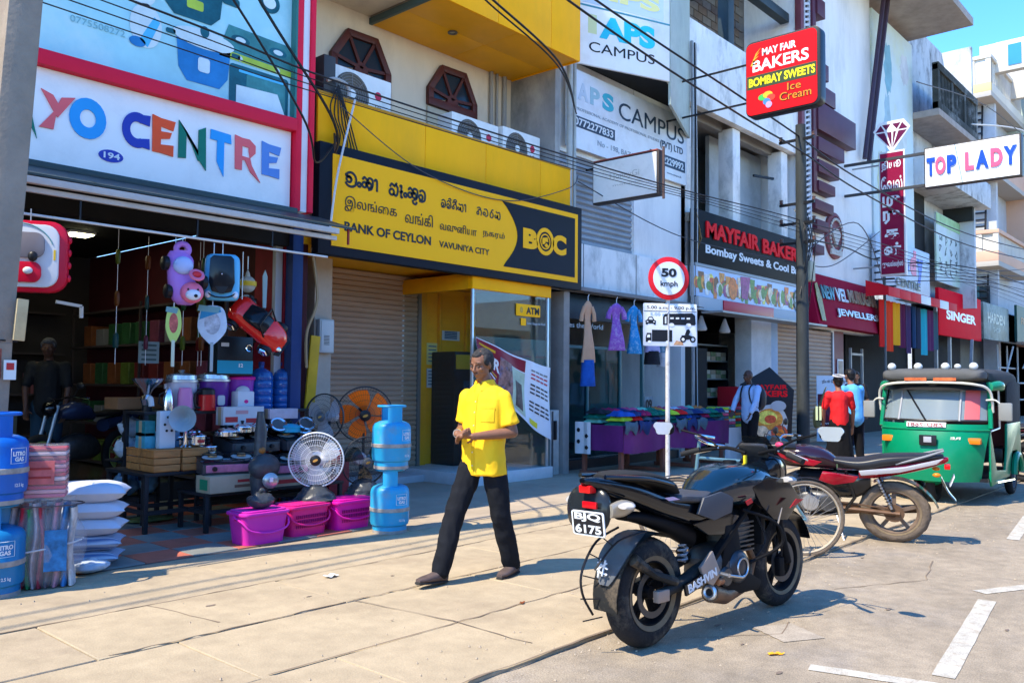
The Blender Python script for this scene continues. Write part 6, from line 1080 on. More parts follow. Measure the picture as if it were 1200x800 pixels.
O('knob_plate', MB().prism(rrect(.26, .16, .06, 5, -.02, .15), .02, (0, -.103, 0), FU, FV), P('toy_tray_red', (.55, .005, .03)), wk, .006); O('knob', MB().sph((.02, -.13, .16), (.035, .015, .028), 14, 8), P('toy_tray_white', (.58, .6, .62)), wk); O('black_knob', MB().sph((.05, -.125, .27), (.035, .02, .04), 14, 8), black, wk); O('yellow_stripe', MB().box(.19, .205, -.106, -.102, .25, .33), P('toy_yellow', (.6, .42, .02)), wk); O('teal_curve', MB().torus((-.05, -.104, .28), (0, 1, 0), .25, .005, 24, 4, -1.2, 1.2), P('tag_teal', (.15, .32, .34)), wk)
hook(wk, (0, .0, .55))
for k in range(4): O('bump', MB().sph((.285, -.02, .12+.1*k), (.018, .03, .03), 8, 6), P('toy_tray_red', (.55, .005, .03)), wk)
# strings of small packets and shelf stock in the dark
random.seed(11); pcs = [('lime', (.30, .45, .03)), ('yellow', (.60, .42, .02)), ('orange', (.60, .16, .02)), ('red', (.45, .02, .02)), ('teal', (.02, .22, .22)), ('green', (.03, .25, .06)), ('pink', (.5, .08, .2))]
SP = [(3.72, 8.6, 'left of the lilac toy'), (4.42, 8.6, 'right of the lilac toy'), (4.65, 8.7, 'behind the blue toy car'), (4.12, 8.8, 'between the two rackets'), (4.58, 8.5, 'beside the white racket pack')]
for c, (x, y, w) in enumerate(SP):
    for r in range(3):
        n, col = pcs[(c*3+r*2) % 7]; o = T('snack_packet', '%s packet, number %s down the string %s' % (n, ['one', 'two', 'three', 'four', 'five', 'six'][r], w), 'packet', (x, y, 2.60-r*.42), group='strings of small coloured packets')
        O('packet', MB().loft([(-.0, 0, 0, .02, .01), (.02, 0, 0, .035, .02), (.12, 0, 0, .035, .02), (.15, 0, 0, .02, .01)], 10, 2), P('packet_'+n, tuple(c*.16 for c in col), .4), o, rot=(0, -pi/2, random.uniform(-.4, .4)))  # packet colours scaled down so they look shaded
        if r == 0: O('string', MB().bar((0, 0, -1.0), (0, 0, .35), .004), white, o)
sh_ = T('stock_shelf', 'long dark shelf of boxed goods along the crimson side wall of the shop', 'shelf')
for z in (.25, .8, 1.35, 1.9, 2.4): O('shelf_board', MB().box(5.2, 5.6, 9.1, 13.5, z, z+.03), P('shelf_dark', (.04, .03, .03), .6), sh_)
for y in (9.1, 11.3, 13.5): O('upright', MB().box(5.2, 5.23, y, y+.03, .22, 2.5), P('shelf_dark', (.04, .03, .03)), sh_)
random.seed(2); gd = [MB().box(0, .28, 0, .26, 0, .3).mesh('stock_box', P('stock_'+n, tuple(c*.22+.01 for c in col), .5, var=.4, vs=9), .008, 1) for n, col in pcs]+[MB().box(0, .28, 0, .26, 0, .24).mesh('stock_box', P('stock_white', (.13, .13, .135), .5), .008, 1)]  # box tones darkened, shop shade put into the colour
LV = ['lowest', 'second', 'third', 'fourth', 'top']; BC = ['lime', 'yellow', 'orange', 'red', 'teal', 'green', 'pink', 'white']
for zi, z in enumerate((.282, .832, 1.382, 1.932)):
    for k in range(10):
        q = random.randrange(8); o = link('stock_box', gd[q], None, (5.26, 9.2+k*.42, z)); tag(o, '%s goods box, place %s from the entrance on the %s shelf of the side wall' % (BC[q], 'one two three four five six seven eight nine ten'.split()[k], LV[zi]), 'box', 'goods boxes on the side wall shelf')
# wall of dim boxes at back
bs3 = T('back_shelf', 'dim back wall shelves of the appliance shop', 'shelf')
for z in (.6, 1.2, 1.8, 2.4): O('shelf_board', MB().box(-1, 5.1, 13.5, 13.98, z, z+.03), P('shelf_dark', (.04, .03, .03)), bs3)
for k in range(14): w = .25+.1*(k % 3); O('dim_goods', MB().box(-.8+k*.42, -.8+k*.42+w, 13.55, 13.9, .63+.6*(k % 3), .63+.6*(k % 3)+.3), P('dim_%d' % (k % 4), [(.10, .12, .12), (.16, .05, .05), (.06, .10, .14), (.14, .13, .10)][k % 4], .5), bs3)
wn = T('wall_notice', 'small framed price notice in the dark doorway', 'notice', (4.18, 8.85, 1.62)); O('paper', MB().box(-.11, .11, 0, .008, 0, .23), P('notice_grey', (.18, .24, .24), .5), wn)
for k in range(4): O('text_line', MB().box(-.08, .08, -.004, -.001, .03+k*.05, .05+k*.05), P('notice_ink', (.05, .08, .08)), wn)
w2 = T('wall_notice', 'small white paper on the left concrete pole', 'notice', (2.17, 6.72, 1.44)); O('paper', MB().box(-.04, .04, 0, .006, 0, .14), P('paper', (.62, .66, .64)), w2); O('text_line', MB().box(-.025, .025, -.003, -.0005, .07, .12), crd, w2)
sp_ = T('lit_bracket', 'white bent light bracket over the dark doorway', 'bracket', (3.62, 9.2, 2.2)); O('tube', MB().bar((-.25, 0, .03), (.0, 0, 0), .03), P('paper_white', (.7, .7, .7)), sp_); O('tube', MB().bar((.0, 0, .0), (.0, 0, -.12), .03), P('paper_white', (.7, .7, .7)), sp_)
# ============================================================ vehicles
mblk = P('bike_gloss_black', (.002, .003, .005), .14, spec=.6, var=.2, vs=5); mmat = P('bike_matte_black', (.006, .006, .007), .65, spec=.12, var=.25, vs=8); dust = mat('dusty_black', (.014, .014, .013), .7, var=.3, vs=9, dirt=(.22, .16, .10), ds=6, da=.8)
tyrem = mat('tyre_dusty', (.018, .017, .017), .85, var=.3, vs=9, dirt=(.20, .16, .11), ds=5, da=.75, bump=.6, bs=60); tan = mat('dust_tan', (.20, .145, .085), .9, var=.3, vs=8); engm = P('engine_grey', (.10, .10, .10), .4, metal=.7, var=.3, vs=14)
rustm = P('exhaust_brown', (.16, .09, .05), .5, metal=.5, var=.4, vs=10); greyp = P('bike_grey_panel', (.055, .06, .07), .45); rdp = P('bike_red_decal', (.5, .01, .02), .3); plw = P('plate_white', (.66, .67, .66), .4)
YA = (0, 1, 0)
def wheel(par, x, z, R, tr, tw, ns=5, rimm=mmat, disc=True, stripe=None, tm=tyrem, knob=0., y=0, name='wheel', twin=True, sidedust=True):
    w = O(name, MB().torus((x, y, z), YA, R-tr, tr, 64, 14, rw=tw, knob=knob), tm, par); ri = R-tr*1.75
    if sidedust:
        for s in (-1, 1): O('sidewall', MB().lathe([(ri+.004, s*tw*.84), (ri+tr*.22, s*tw*.93), (ri+tr*.42, s*tw*1.0)], 56, (x, y, z), YA), tan, w)
    rm = MB()
    for s in (-1, 1): rm.torus((x, y+s*tw*.72, z), YA, ri, .008, 56, 6)
    rm.lathe([(ri-.004, -tw*.72), (ri-.022, -.01), (ri-.022, .01), (ri-.004, tw*.72)], 56, (x, y, z), YA); rm.lathe([(0, -.05), (.035, -.05), (.04, 0), (.035, .05), (0, .05)], 20, (x, y, z), YA)
    for k in range(ns):
        a = 2*pi*k/ns+.3
        for d in ((-.16, .16) if twin else (0,)): rm.bar((x+.03*cos(a), y, z+.03*sin(a)), (x+(ri-.015)*cos(a+d), y, z+(ri-.015)*sin(a+d)), .030 if twin else .036, .016, up=YA)
    O('rim', rm, rimm, w)
    if stripe:
        for s in (-1, 1): O('rim_tape', MB().torus((x, y+s*tw*.76, z), YA, ri-.002, .004, 60, 4, 3.6, 5.8), stripe, w)
    if disc:
        O('brake_disc', MB().lathe([(.10 if R > .25 else .05, -.003), (.135, -.003), (.135, .003), (.10, .003)], 36, (x, y-tw*.9, z), YA), P('disc_steel', (.09, .085, .08), .45, metal=.6), w)
    return w
def plate(par, lines, c, u, v, w, h, dark_=True, nm='number_plate'):
    c, u, v = V(c), V(u).normalized(), V(v).normalized(); n_ = u.cross(v); o = c-u*w/2-v*h/2
    p = O(nm, MB().prism(rrect(w, h, .015, 3), .006, c-n_*.006, u, v), plw, par)
    if dark_: O('plate_field', MB().prism(rrect(w*.90, h*.88, .01, 3), .0015, c, u, v), BK, p)
    k = len(lines)
    for i, s in enumerate(lines): O('lettering', text(MB(), s, o+u*w*.10+v*h*(1-(i+.92)/k*.94)+n_*.002, u, v, w*.8, h*.36*2/max(k, 2) if k > 1 else h*.6, .035, .0012), plw if dark_ else BK, p)
    return p
# ---- black sport motorbike in front
b1 = T('motorbike', 'large black sport motorbike in the foreground with plate BJQ 6175', 'motorbike', (4.13, 2.66, -.02), (rad(-1), 0, -.11))
wr = wheel(b1, 0, .305, .305, .075, .068, 5, mmat, True, rdp); wf = wheel(b1, 1.38, .30, .30, .062, .055, 5, mmat, True, rdp)
for s in (-1, 1):
    O('swingarm', MB().tube([(-.03, s*.115, .305), (.15, s*.11, .33), (.35, s*.10, .38), (.52, s*.08, .42)], [.028, .034, .04, .03], 10), dust, b1); O('axle_block', MB().box(-.055, .045, s*.125-.02, s*.125+.02, .27, .335), P('alloy_worn', (.34, .28, .24), .5, metal=.6), b1, .006)
    O('fork', MB().tube([(1.38, s*.085, .30), (1.29, s*.085, .55), (1.18, s*.085, .92)], [.028, .026, .022], 12), mmat, b1)
    O('indicator', MB().loft([(-.40, s*.19, .83, .03, .014), (-.37, s*.20, .83, .045, .022), (-.33, s*.19, .83, .03, .014)], 12, 2), P('lens_clear', (.45, .42, .38), .15), b1)
    O('front_indicator', MB().loft([(1.16, s*.20, .86, .04, .014), (1.20, s*.22, .86, .05, .022), (1.24, s*.20, .86, .03, .014)], 12, 2), P('lens_clear', (.45, .42, .38)), b1)
    O('handlebar', MB().tube(smooth([(1.12, s*.05, 1.02), (1.10, s*.18, 1.05), (1.02, s*.32, 1.03), (.97, s*.40, 1.01)], 3), .012, 8), mmat, b1); O('grip', MB().cyl((1.0, s*.325, 1.035), (.96, s*.45, 1.0), .018, n=12), blackrub, b1)
    O('lever', MB().tube([(1.06, s*.22, 1.05), (1.10, s*.30, 1.03), (1.07, s*.42, 1.0)], .006, 6), alu, b1)
    O('rider_peg', MB().cyl((.50, s*.13, .36), (.48, s*.24, .36), .012, n=8), alu, b1)
    O('crash_guard', MB().tube(smooth([(.78, s*.14, .70), (.95, s*.26, .62), (1.0, s*.27, .48), (.82, s*.16, .38)], 4), .010, 8), mmat, b1)
    O('grab_handle', MB().tube(smooth([(.12, s*.12, .90), (-.12, s*.13, .95), (-.42, s*.09, .975)], 4), .013, 8), mblk, b1)
    m_ = O('mirror_arm', MB().tube(smooth([(1.05, s*.22, 1.06), (1.06, s*.34, 1.12), (1.03, s*.50, 1.16)], 4), .007, 6), mmat, b1)
    O('mirror', MB().loft([(.985, s*.62, 1.17, .045, .025, 3), (1.0, s*.62, 1.17, .085, .045, 3), (1.03, s*.62, 1.17, .06, .03, 2.5)], 16, 2), mmat, b1)
    O('mirror_glass', MB().prism([(a*(1-.25*(b < 0)), b) for a, b in rrect(.165, .085, .03, 4)], .003, (.984, s*.62, 1.17), (0, -1, 0), (0, 0, 1)), P("mirror_silver", (.88, .95, .97), .12, metal=.7), b1)
O('tail', MB().loft([(-.50, 0, .955, .02, .012, 3), (-.40, 0, .93, .075, .04, 3), (-.15, 0, .865, .105, .065, 3), (.10, 0, .78, .115, .07, 3), (.35, 0, .72, .12, .085, 3), (.52, 0, .68, .11, .10, 3)], 24, 4), mblk, b1)
O('pillion_seat', MB().loft([(-.36, 0, .965, .05, .012, 3), (-.25, 0, .965, .10, .028, 3), (-.05, 0, .945, .125, .035, 3), (.12, 0, .90, .13, .03, 3), (.18, 0, .85, .12, .012, 3)], 22, 4), blackrub, b1); O('rider_seat', MB().loft([(.12, 0, .81, .11, .02, 3), (.22, 0, .815, .15, .03, 3), (.40, 0, .80, .14, .03, 3), (.56, 0, .83, .09, .02, 3)], 22, 4), P('seat_grey', (.05, .052, .058), .5), b1)
O('under_tail', MB().loft([(-.20, 0, .74, .05, .02), (-.05, 0, .72, .06, .035), (.2, 0, .65, .07, .055), (.4, 0, .57, .07, .07)], 18, 3), mmat, b1)
O('tank', MB().loft([(.46, 0, .79, .09, .05, 2.6), (.56, 0, .82, .14, .09, 2.6), (.70, 0, .84, .18, .125, 2.5), (.90, 0, .84, .20, .135, 2.5), (1.08, 0, .82, .18, .12, 2.5), (1.18, 0, .81, .10, .07, 2.5)], 32, 6), P('tank_midnight', (.002, .012, .022), .12, spec=.6, coat=.5), b1)
O('fuel_cap', MB().lathe([(0, .02), (.04, .018), (.045, 0)], 18, (.86, 0, .972)), mmat, b1); O('key', MB().cbox((.99, -.03, .99), (.02, .015, .05)), P('key_yellow', (.75, .55, .02), .4), b1)
for s in (-1, 1):
    O('knee_panel', MB().prism([(.30, .72), (.36, .81), (.54, .83), (.66, .79), (.64, .70), (.46, .67)], .02*s, (0, -.16 if s < 0 else .16, 0), (1, 0, 0), FV), greyp, b1, .006)
    O('tank_shroud', MB().prism([(.80, .84), (.98, .90), (1.22, .86), (1.38, .72), (1.20, .60), (1.04, .62), (.90, .72)], .05*s, (0, -.20 if s < 0 else .20, 0), (1, 0, 0), FV), mblk, b1, .015); O('red_decal', MB().prism([(1.14, .69), (1.22, .74), (1.31, .73), (1.20, .70)], .003*-1, (0, .252*s, 0), (1, 0, 0), FV), rdp, b1)
    O('red_mark', MB().prism([(.72, .76), (.78, .775), (.80, .75), (.74, .735)], .004*s, (0, .203*s, 0), (1, 0, 0), FV), rdp, b1); O('silver_line', MB().prism([(.98, .60), (1.04, .70), (1.05, .70), (1.0, .60)], .003*s, (0, .253*s, 0), (1, 0, 0), FV), steel, b1)
    O('side_panel', MB().prism([(.30, .66), (.62, .70), (.80, .66), (.68, .56), (.45, .58)], .03*s, (0, .125*s, 0), (1, 0, 0), FV), mblk, b1, .01); O('frame_spar', MB().bar((.48, s*.12, .44), (1.05, s*.10, .82), .05, .03), mmat, b1, .006)
    O('engine_cowl', MB().prism([(.62, .62), (.74, .62), (.80, .34), (1.0, .24), (.96, .19), (.60, .20), (.56, .34)], .03*s, (0, .13*s, 0), (1, 0, 0), FV), mmat, b1, .01)
    O('tail_stripe', MB().prism([(.02, .835), (.10, .835), (.16, .815), (.06, .815)], .003*s, (0, .137*s, 0), (1, 0, 0), FV), P('decal_lilac', (.6, .4, .5), .3), b1)
O('cylinder', MB().loft([(.72, 0, .52, .09, .12), (.80, 0, .55, .11, .14), (.92, 0, .58, .10, .12)], 16, 2), engm, b1)
for k in range(7): O('cooling_fin', MB().box(.74, .94, -.115, .115, .44+k*.028, .45+k*.028), engm, b1)
O('crankcase', MB().loft([(.50, 0, .34, .10, .08, 3), (.58, 0, .36, .13, .13, 3), (.78, 0, .36, .13, .13, 3), (.90, 0, .34, .09, .08, 3)], 18, 3), engm, b1); O('clutch_cover', MB().lathe([(0, .03), (.07, .028), (.095, .01), (.1, 0)], 28, (.74, -.13, .36), (0, -1, 0)), P('cover_dark', (.06, .06, .065), .35, metal=.6), b1); O('clutch_ring', MB().torus((.74, -.162, .36), YA, .055, .006, 26, 6), alu, b1)
O('gear_cover', MB().lathe([(0, .02), (.05, .018), (.06, 0)], 22, (.60, -.13, .32), (0, -1, 0)), engm, b1); O('shock_spring', MB().tube([(.36+.028*cos(q*1.2), .028*sin(q*1.2), .42+q*.0055) for q in range(46)], .007, 6), P('spring_grey', (.3, .3, .32), .4), b1)
O('exhaust', MB().tube([(.95, -.03, .50), (1.02, -.05, .36), (.92, -.07, .21), (.62, -.10, .20), (.44, -.13, .25)], [.022, .024, .026, .05, .055], 14), rustm, b1); O('exhaust_tip', MB().torus((.43, -.135, .255), (1, .2, -.2), .032, .014, 18, 8), alu, b1); O('exhaust_hole', MB().lathe([(0, 0), (.03, 0)], 14, (.425, -.135, .256), (-1, -.2, .2)), black, b1)
O('exhaust_shield', MB().tube([(.58, -.12, .30), (.48, -.15, .31)], .025, 10), P('copper', (.35, .15, .07), .4, metal=.7), b1); O('foot_bracket', MB().prism([(.30, .42), (.42, .50), (.50, .36), (.42, .30), (.34, .34)], .02, (0, -.15, 0), (1, 0, 0), FV), P('bracket_alloy', (.30, .26, .23), .5, metal=.5), b1, .004)
cg = O('chain_guard', MB().bar((.16, -.16, .31), (.48, -.155, .385), .018, .065), mblk, b1, .004); du = V((.32, 0, .075)).normalized(); O('lettering', text(MB(), 'BASHVIN', V((.185, -.1705, .292)), du, V((-.075, 0, .32)).normalized(), .28, .05, .04, .002), plw, cg)
O('brake_lever', MB().tube([(.56, -.16, .34), (.70, -.18, .31), (.74, -.17, .31)], .008, 6), alu, b1); O('side_stand', MB().tube([(.55, .12, .26), (.50, .27, .0), (.47, .30, -.0)], .011, 8), alu, b1)
# rear hugger, guard wire, plate holder
mb = MB()
def hg_(u, v, off=0): a = rad(62+u*128); r = .325+off; return V((r*cos(a)*1.0, (v-.5)*.19*(1-.25*abs(u-.5)), .305+r*sin(a)))
O('tyre_hugger', MB().grid(lambda u, v: hg_(u, v), 18, 8).grid(lambda u, v: hg_(u, v, .008), 18, 8), dust, b1, sharp=60)
def hp_(u, v, off=0): a = rad(100+u*66); w = .20*sin(pi*min(1, max(0, .12+u*.85)))**.5; r = .342+off; return V((r*cos(a), (v-.5)*w, .305+r*sin(a)))
O('hugger_shield', MB().grid(lambda u, v: hp_(u, v), 14, 8).grid(lambda u, v: hp_(u, v, .007), 14, 8), P('shield_grey', (.10, .105, .11), .3, coat=.3, var=.2, vs=9), b1, sharp=60)
for k, (a, b) in enumerate((((-.02, .045), (.0, -.04)), ((-.035, 0), (.03, .03)), ((-.03, .03), (.035, -.01)), ((.01, .05), (.03, -.05)), ((-.03, -.03), (.03, -.02)))): O('emblem', MB().bar((-.345, a[0], .48+a[1]), (-.352, b[0], .48+b[1]), .008), plw, b1)
O('guard_wire', MB().tube(smooth([(-.10, .10, .66), (-.28, .105, .60), (-.40, .10, .46), (-.41, .09, .34), (-.34, .08, .22)], 5), .007, 6), black, b1); O('guard_wire', MB().tube(smooth([(-.10, -.10, .66), (-.28, -.05, .62), (-.41, .0, .48)], 5), .006, 6), black, b1)
for k in range(5): a = rad(128+k*17); O('guard_tie', MB().bar((.33*cos(a), .03, .305+.33*sin(a)), (.415*cos(a), .10, .305+.415*sin(a)), .006), black, b1)
O('hugger_arm', MB().tube([(-.20, -.09, .52), (-.05, -.12, .42), (.12, -.125, .36)], [.035, .022, .028], 8), dust, b1)
ph = O('plate_holder', MB().loft([(-.46, .03, .76, .07, .05, 2.4), (-.43, .03, .79, .15, .125, 2.4), (-.39, .03, .81, .14, .11, 2.4), (-.34, .03, .82, .08, .05, 2.4)], 24, 3), P('holder_gloss', (.015, .018, .02), .2), b1); O('holder_arm', MB().tube([(-.44, 0, .82), (-.30, 0, .84), (-.16, 0, .82)], [.03, .03, .04], 10), mmat, b1)
O('silver_cover', MB().loft([(-.42, -.12, .80, .025, .035), (-.33, -.13, .81, .03, .045), (-.24, -.12, .81, .02, .025)], 14, 3), P('cover_tan_silver', (.40, .35, .27), .35, metal=.5), b1); O('reflector', MB().cbox((-.475, -.03, .83), (.014, .10, .035)), P('reflector_red', (.5, .005, .01), .15), b1, .004); O('tail_light', MB().cbox((-.46, 0, .91), (.05, .08, .04)), P('tail_red', (.7, .01, .01), .15), b1, .006)
plate(b1, ['BJQ', '6175'], (-.49, -.03, .735), (.05, -1, 0), (-.12, 0, 1), .22, .13)
O('front_mudguard', MB().grid(lambda u, v: V((1.38+.335*cos(rad(20+u*120)), (v-.5)*.15, .30+.335*sin(rad(20+u*120)))), 16, 6).grid(lambda u, v: V((1.38+.343*cos(rad(20+u*120)), (v-.5)*.15, .30+.343*sin(rad(20+u*120)))), 16, 6), mblk, b1, sharp=60)
O('radiator', MB().box(1.0, 1.05, -.13, .13, .46, .72), mmat, b1, .01); O('headlight_cowl', MB().loft([(1.12, 0, .90, .12, .08, 2.6), (1.22, 0, .92, .14, .12, 2.6), (1.34, 0, .88, .11, .10, 2.6), (1.42, 0, .82, .05, .05, 2.6)], 24, 4), mblk, b1)
O('windscreen', MB().grid(lambda u, v: V((1.20+.10*(1-v)-.03*abs(2*u-1)*2, (u-.5)*(.26-.08*v), 1.0+.13*v)), 12, 6).grid(lambda u, v: V((1.204+.10*(1-v)-.03*abs(2*u-1)*2, (u-.5)*(.26-.08*v), 1.0+.13*v)), 12, 6), P('smoke_screen', (.02, .02, .02), .1, alpha=.75), b1)
O('dashboard', MB().prism(rrect(.20, .10, .02), .03, (1.13, 0, 1.03), (0, 1, 0), (-.5, 0, .85)), P('dash_dark', (.03, .03, .03), .2), b1, .006); O('brake_caliper', MB().box(1.26, 1.32, -.10, -.06, .22, .34), mmat, b1, .008)
for k, pts in enumerate((((1.14, -.1, 1.02), (1.25, -.16, .95), (1.28, -.12, .7), (1.30, -.09, .35)), ((1.1, .12, 1.04), (1.22, .1, 1.1), (1.26, 0, 1.0)), ((1.05, -.25, 1.04), (1.18, -.2, 1.08), (1.24, -.05, .98)), ((.95, -.12, .66), (1.0, -.16, .5), (.9, -.15, .4)))): O('cable', MB().tube(smooth(pts, 4), .006, 6), black, b1)
O('hand_phone_pink', MB().sph((1.10, -.21, 1.085), (.02, .03, .018), 8, 6), P('pink_knob', (.7, .05, .12), .4), b1)
# ---- red commuter motorbike parked nose to the shops
b2 = T('motorbike', 'red and black commuter motorbike with silver tail parked beside the green three wheeler', 'motorbike', (8.50, 2.70, -.02), (rad(-5), 0, rad(106)))
b2.scale = (1, 1, .92); spr = mat('rim_brown_dust', (.16, .11, .075), .6, var=.3, vs=9); wheel(b2, 0, .31, .31, .055, .045, 5, spr, False, None, mat('tyre_tan_dust', (.16, .12, .085), .9, var=.35, vs=9, bump=.6, bs=50), .13, twin=False); wheel(b2, 1.28, .30, .30, .045, .038, 5, spr, True, None, tyrem, .08, twin=False)
rg = P('tank_crimson', (.30, .004, .015), .15, coat=.5, var=.5, vs=3)
O('tank', MB().loft([(.50, 0, .78, .08, .06, 2.5), (.62, 0, .83, .13, .10, 2.5), (.82, 0, .85, .15, .12, 2.5), (.98, 0, .84, .12, .10, 2.5), (1.06, 0, .82, .06, .05, 2.5)], 28, 5), P('tank_black_red', (.02, .006, .01), .14, coat=.5), b2)
for s in (-1, 1):
    O('tank_decal', MB().prism([(.62, .82), (.80, .86), (1.0, .93), (1.06, .88), (.90, .80), (.70, .77)], .02*s, (0, -.15*s+.0, 0) if s > 0 else (0, .15, 0), (1, 0, 0), FV), rg, b2, .008); O('silver_decal', MB().prism([(.86, .90), (.98, .95), (1.0, .93), (.88, .88)], .003*s, (0, -.173*s, 0), (1, 0, 0), FV), steel, b2)
    O('side_cover', MB().prism([(.30, .68), (.62, .72), (.66, .62), (.52, .58), (.34, .62)], .03*s, (0, -.12*s, 0), (1, 0, 0), FV), rg, b2, .01); O('tail_panel', MB().prism([(.30, .74), (-.10, .80), (-.42, .90), (-.36, .84), (-.05, .74), (.28, .69)], .02*s, (0, -.12*s, 0), (1, 0, 0), FV), P('panel_silver', (.50, .48, .50), .3, metal=.4), b2, .006)
    O('shock', MB().cyl((.02, s*.11, .36), (.14, s*.12, .66), .014, n=8), alu, b2); O('shock_spring', MB().tube([(.03+.10*q/44+.024*cos(q*1.1), s*.115+.024*sin(q*1.1), .40+.23*q/44) for q in range(45)], .005, 5), black, b2)
    O('swingarm', MB().tube([(-.05, s*.09, .31), (.50, s*.09, .34)], .022, 8), rustm, b2); O('fork', MB().tube([(1.28, s*.075, .30), (1.14, s*.075, .80)], [.024, .018], 10), alu, b2); O('grab_rail', MB().tube(smooth([(-.02, s*.11, .82), (-.25, s*.11, .90), (-.42, s*.05, .96)], 4), .012, 8), P('rail_grey', (.22, .22, .22), .4), b2)
    O('handlebar', MB().tube(smooth([(1.05, s*.04, .96), (1.03, s*.15, 1.03), (.96, s*.28, 1.02), (.88, s*.36, 1.0)], 3), .011, 8), chrome, b2); O('grip', MB().cyl((.94, s*.30, 1.02), (.87, s*.40, .99), .017, n=10), blackrub, b2); O('indicator', MB().sph((-.36, s*.17, .74), (.035, .025, .022), 10, 6), P('lens_amber', (.7, .2, .01), .2), b2)
    O('mirror', MB().loft([(1.0, s*.34, 1.16, .05, .03), (1.02, s*.34, 1.16, .065, .04), (1.04, s*.34, 1.16, .04, .02)], 14, 2), black, b2); O('mirror_arm', MB().tube(smooth([(1.0, s*.2, 1.03), (1.04, s*.26, 1.12), (1.03, s*.33, 1.15)], 3), .006, 6), black, b2)
O('seat', MB().loft([(-.42, 0, .90, .05, .02, 3), (-.30, 0, .89, .10, .035, 3), (.05, 0, .84, .13, .065, 3), (.30, 0, .79, .135, .06, 3), (.52, 0, .82, .09, .03, 3)], 22, 5), P('seat_black', (.02, .02, .022), .35, var=.2), b2); O('tail', MB().loft([(-.46, 0, .87, .02, .02), (-.36, 0, .85, .08, .05), (-.1, 0, .78, .11, .07), (.3, 0, .70, .11, .08)], 20, 4), rg, b2)
O('rear_mudguard', MB().grid(lambda u, v: V(((.345+.10*max(0, u-.7))*cos(rad(60+u*110)), (v-.5)*.14, .31+(.345+.05*max(0, u-.7))*sin(rad(60+u*110)))), 16, 6).grid(lambda u, v: V(((.353+.10*max(0, u-.7))*cos(rad(60+u*110)), (v-.5)*.14, .31+(.353+.05*max(0, u-.7))*sin(rad(60+u*110)))), 16, 6), mblk, b2, sharp=60)
O('battery_cover', MB().loft([(.20, 0, .62, .07, .08, 3), (.32, 0, .58, .10, .14, 3), (.55, 0, .58, .10, .14, 3), (.66, 0, .62, .07, .10, 3)], 18, 3), mblk, b2); O('air_box', MB().loft([(.50, 0, .64, .09, .08, 3), (.70, 0, .62, .11, .09, 3), (.84, 0, .66, .08, .06, 3)], 16, 3), mmat, b2); O('mud_flap', MB().loft([(-.52, 0, .46, .05, .012), (-.46, 0, .54, .07, .02), (-.40, 0, .68, .07, .03)], 12, 3), mblk, b2); plate(b2, ['WP BCH', '4182'], (-.49, 0, .66), (0, -1, 0), (-.35, 0, 1), .18, .11, False); O('tail_light', MB().cbox((-.45, 0, .80), (.05, .10, .05)), P('tail_red', (.7, .01, .01)), b2, .01)
O('engine', MB().loft([(.48, 0, .36, .09, .08, 3), (.60, 0, .38, .12, .12, 3), (.80, 0, .38, .11, .12, 3), (.90, 0, .38, .07, .08, 3)], 18, 3), engm, b2); O('cylinder', MB().tube([(.82, 0, .46), (.92, 0, .66)], [.085, .08], 14), engm, b2)
for k in range(6): q = k/6; O('cooling_fin', MB().lathe([(0, 0), (.11, 0), (.11, .006), (0, .006)], 16, (.84+.08*q, 0, .50+.16*q), (.4, 0, .9)), engm, b2)
O('gear_cover', MB().lathe([(0, .03), (.07, .028), (.085, 0)], 24, (.58, .11, .37), YA), engm, b2); O('magneto_cover', MB().lathe([(0, .03), (.08, .028), (.095, 0)], 24, (.74, .11, .38), YA), alu, b2); O('chain', MB().tube([(0, .08, .35), (.55, .08, .40), (.58, .08, .34), (.5, .08, .33), (0, .08, .27), (-.04, .08, .31)], .008, 5, closed=True), rustm, b2)
O('sprocket', MB().lathe([(0, .004), (.09, .004), (.09, -.004), (0, -.004)], 26, (0, .075, .31), YA), rustm, b2); O('hub', MB().lathe([(0, .07), (.05, .07), (.07, .03), (.075, -.06), (0, -.06)], 20, (0, 0, .31), YA), rustm, b2); O('frame_tube', MB().tube([(.42, .08, .72), (.34, .10, .45), (.45, .1, .28), (.80, .08, .24), (1.02, .03, .45), (1.10, 0, .85)], .018, 8), mblk, b2); O('exhaust', MB().tube([(.95, -.05, .5), (1.0, -.08, .3), (.7, -.12, .22), (.2, -.15, .28), (-.30, -.15, .33)], [.018, .02, .022, .04, .045], 12), rustm, b2)
O('headlight', MB().loft([(1.10, 0, .88, .08, .08), (1.18, 0, .88, .10, .10), (1.24, 0, .88, .07, .07)], 20, 3), mblk, b2); O('speedometer', MB().lathe([(0, .05), (.05, .05), (.055, 0), (0, 0)], 18, (1.08, 0, .98), (-.5, 0, .9)), black, b2); O('side_stand', MB().tube([(.5, .10, .26), (.42, .26, .01)], .010, 6), alu, b2)
for pts in (((1.1, .1, 1.0), (1.2, .14, 1.04), (1.2, .08, .8)), ((1.0, .24, 1.04), (1.14, .2, 1.1), (1.16, .02, .95)), ((1.02, -.2, 1.04), (1.16, -.16, 1.08), (1.18, 0, .9))): O('cable', MB().tube(smooth(pts, 4), .005, 6), black, b2)
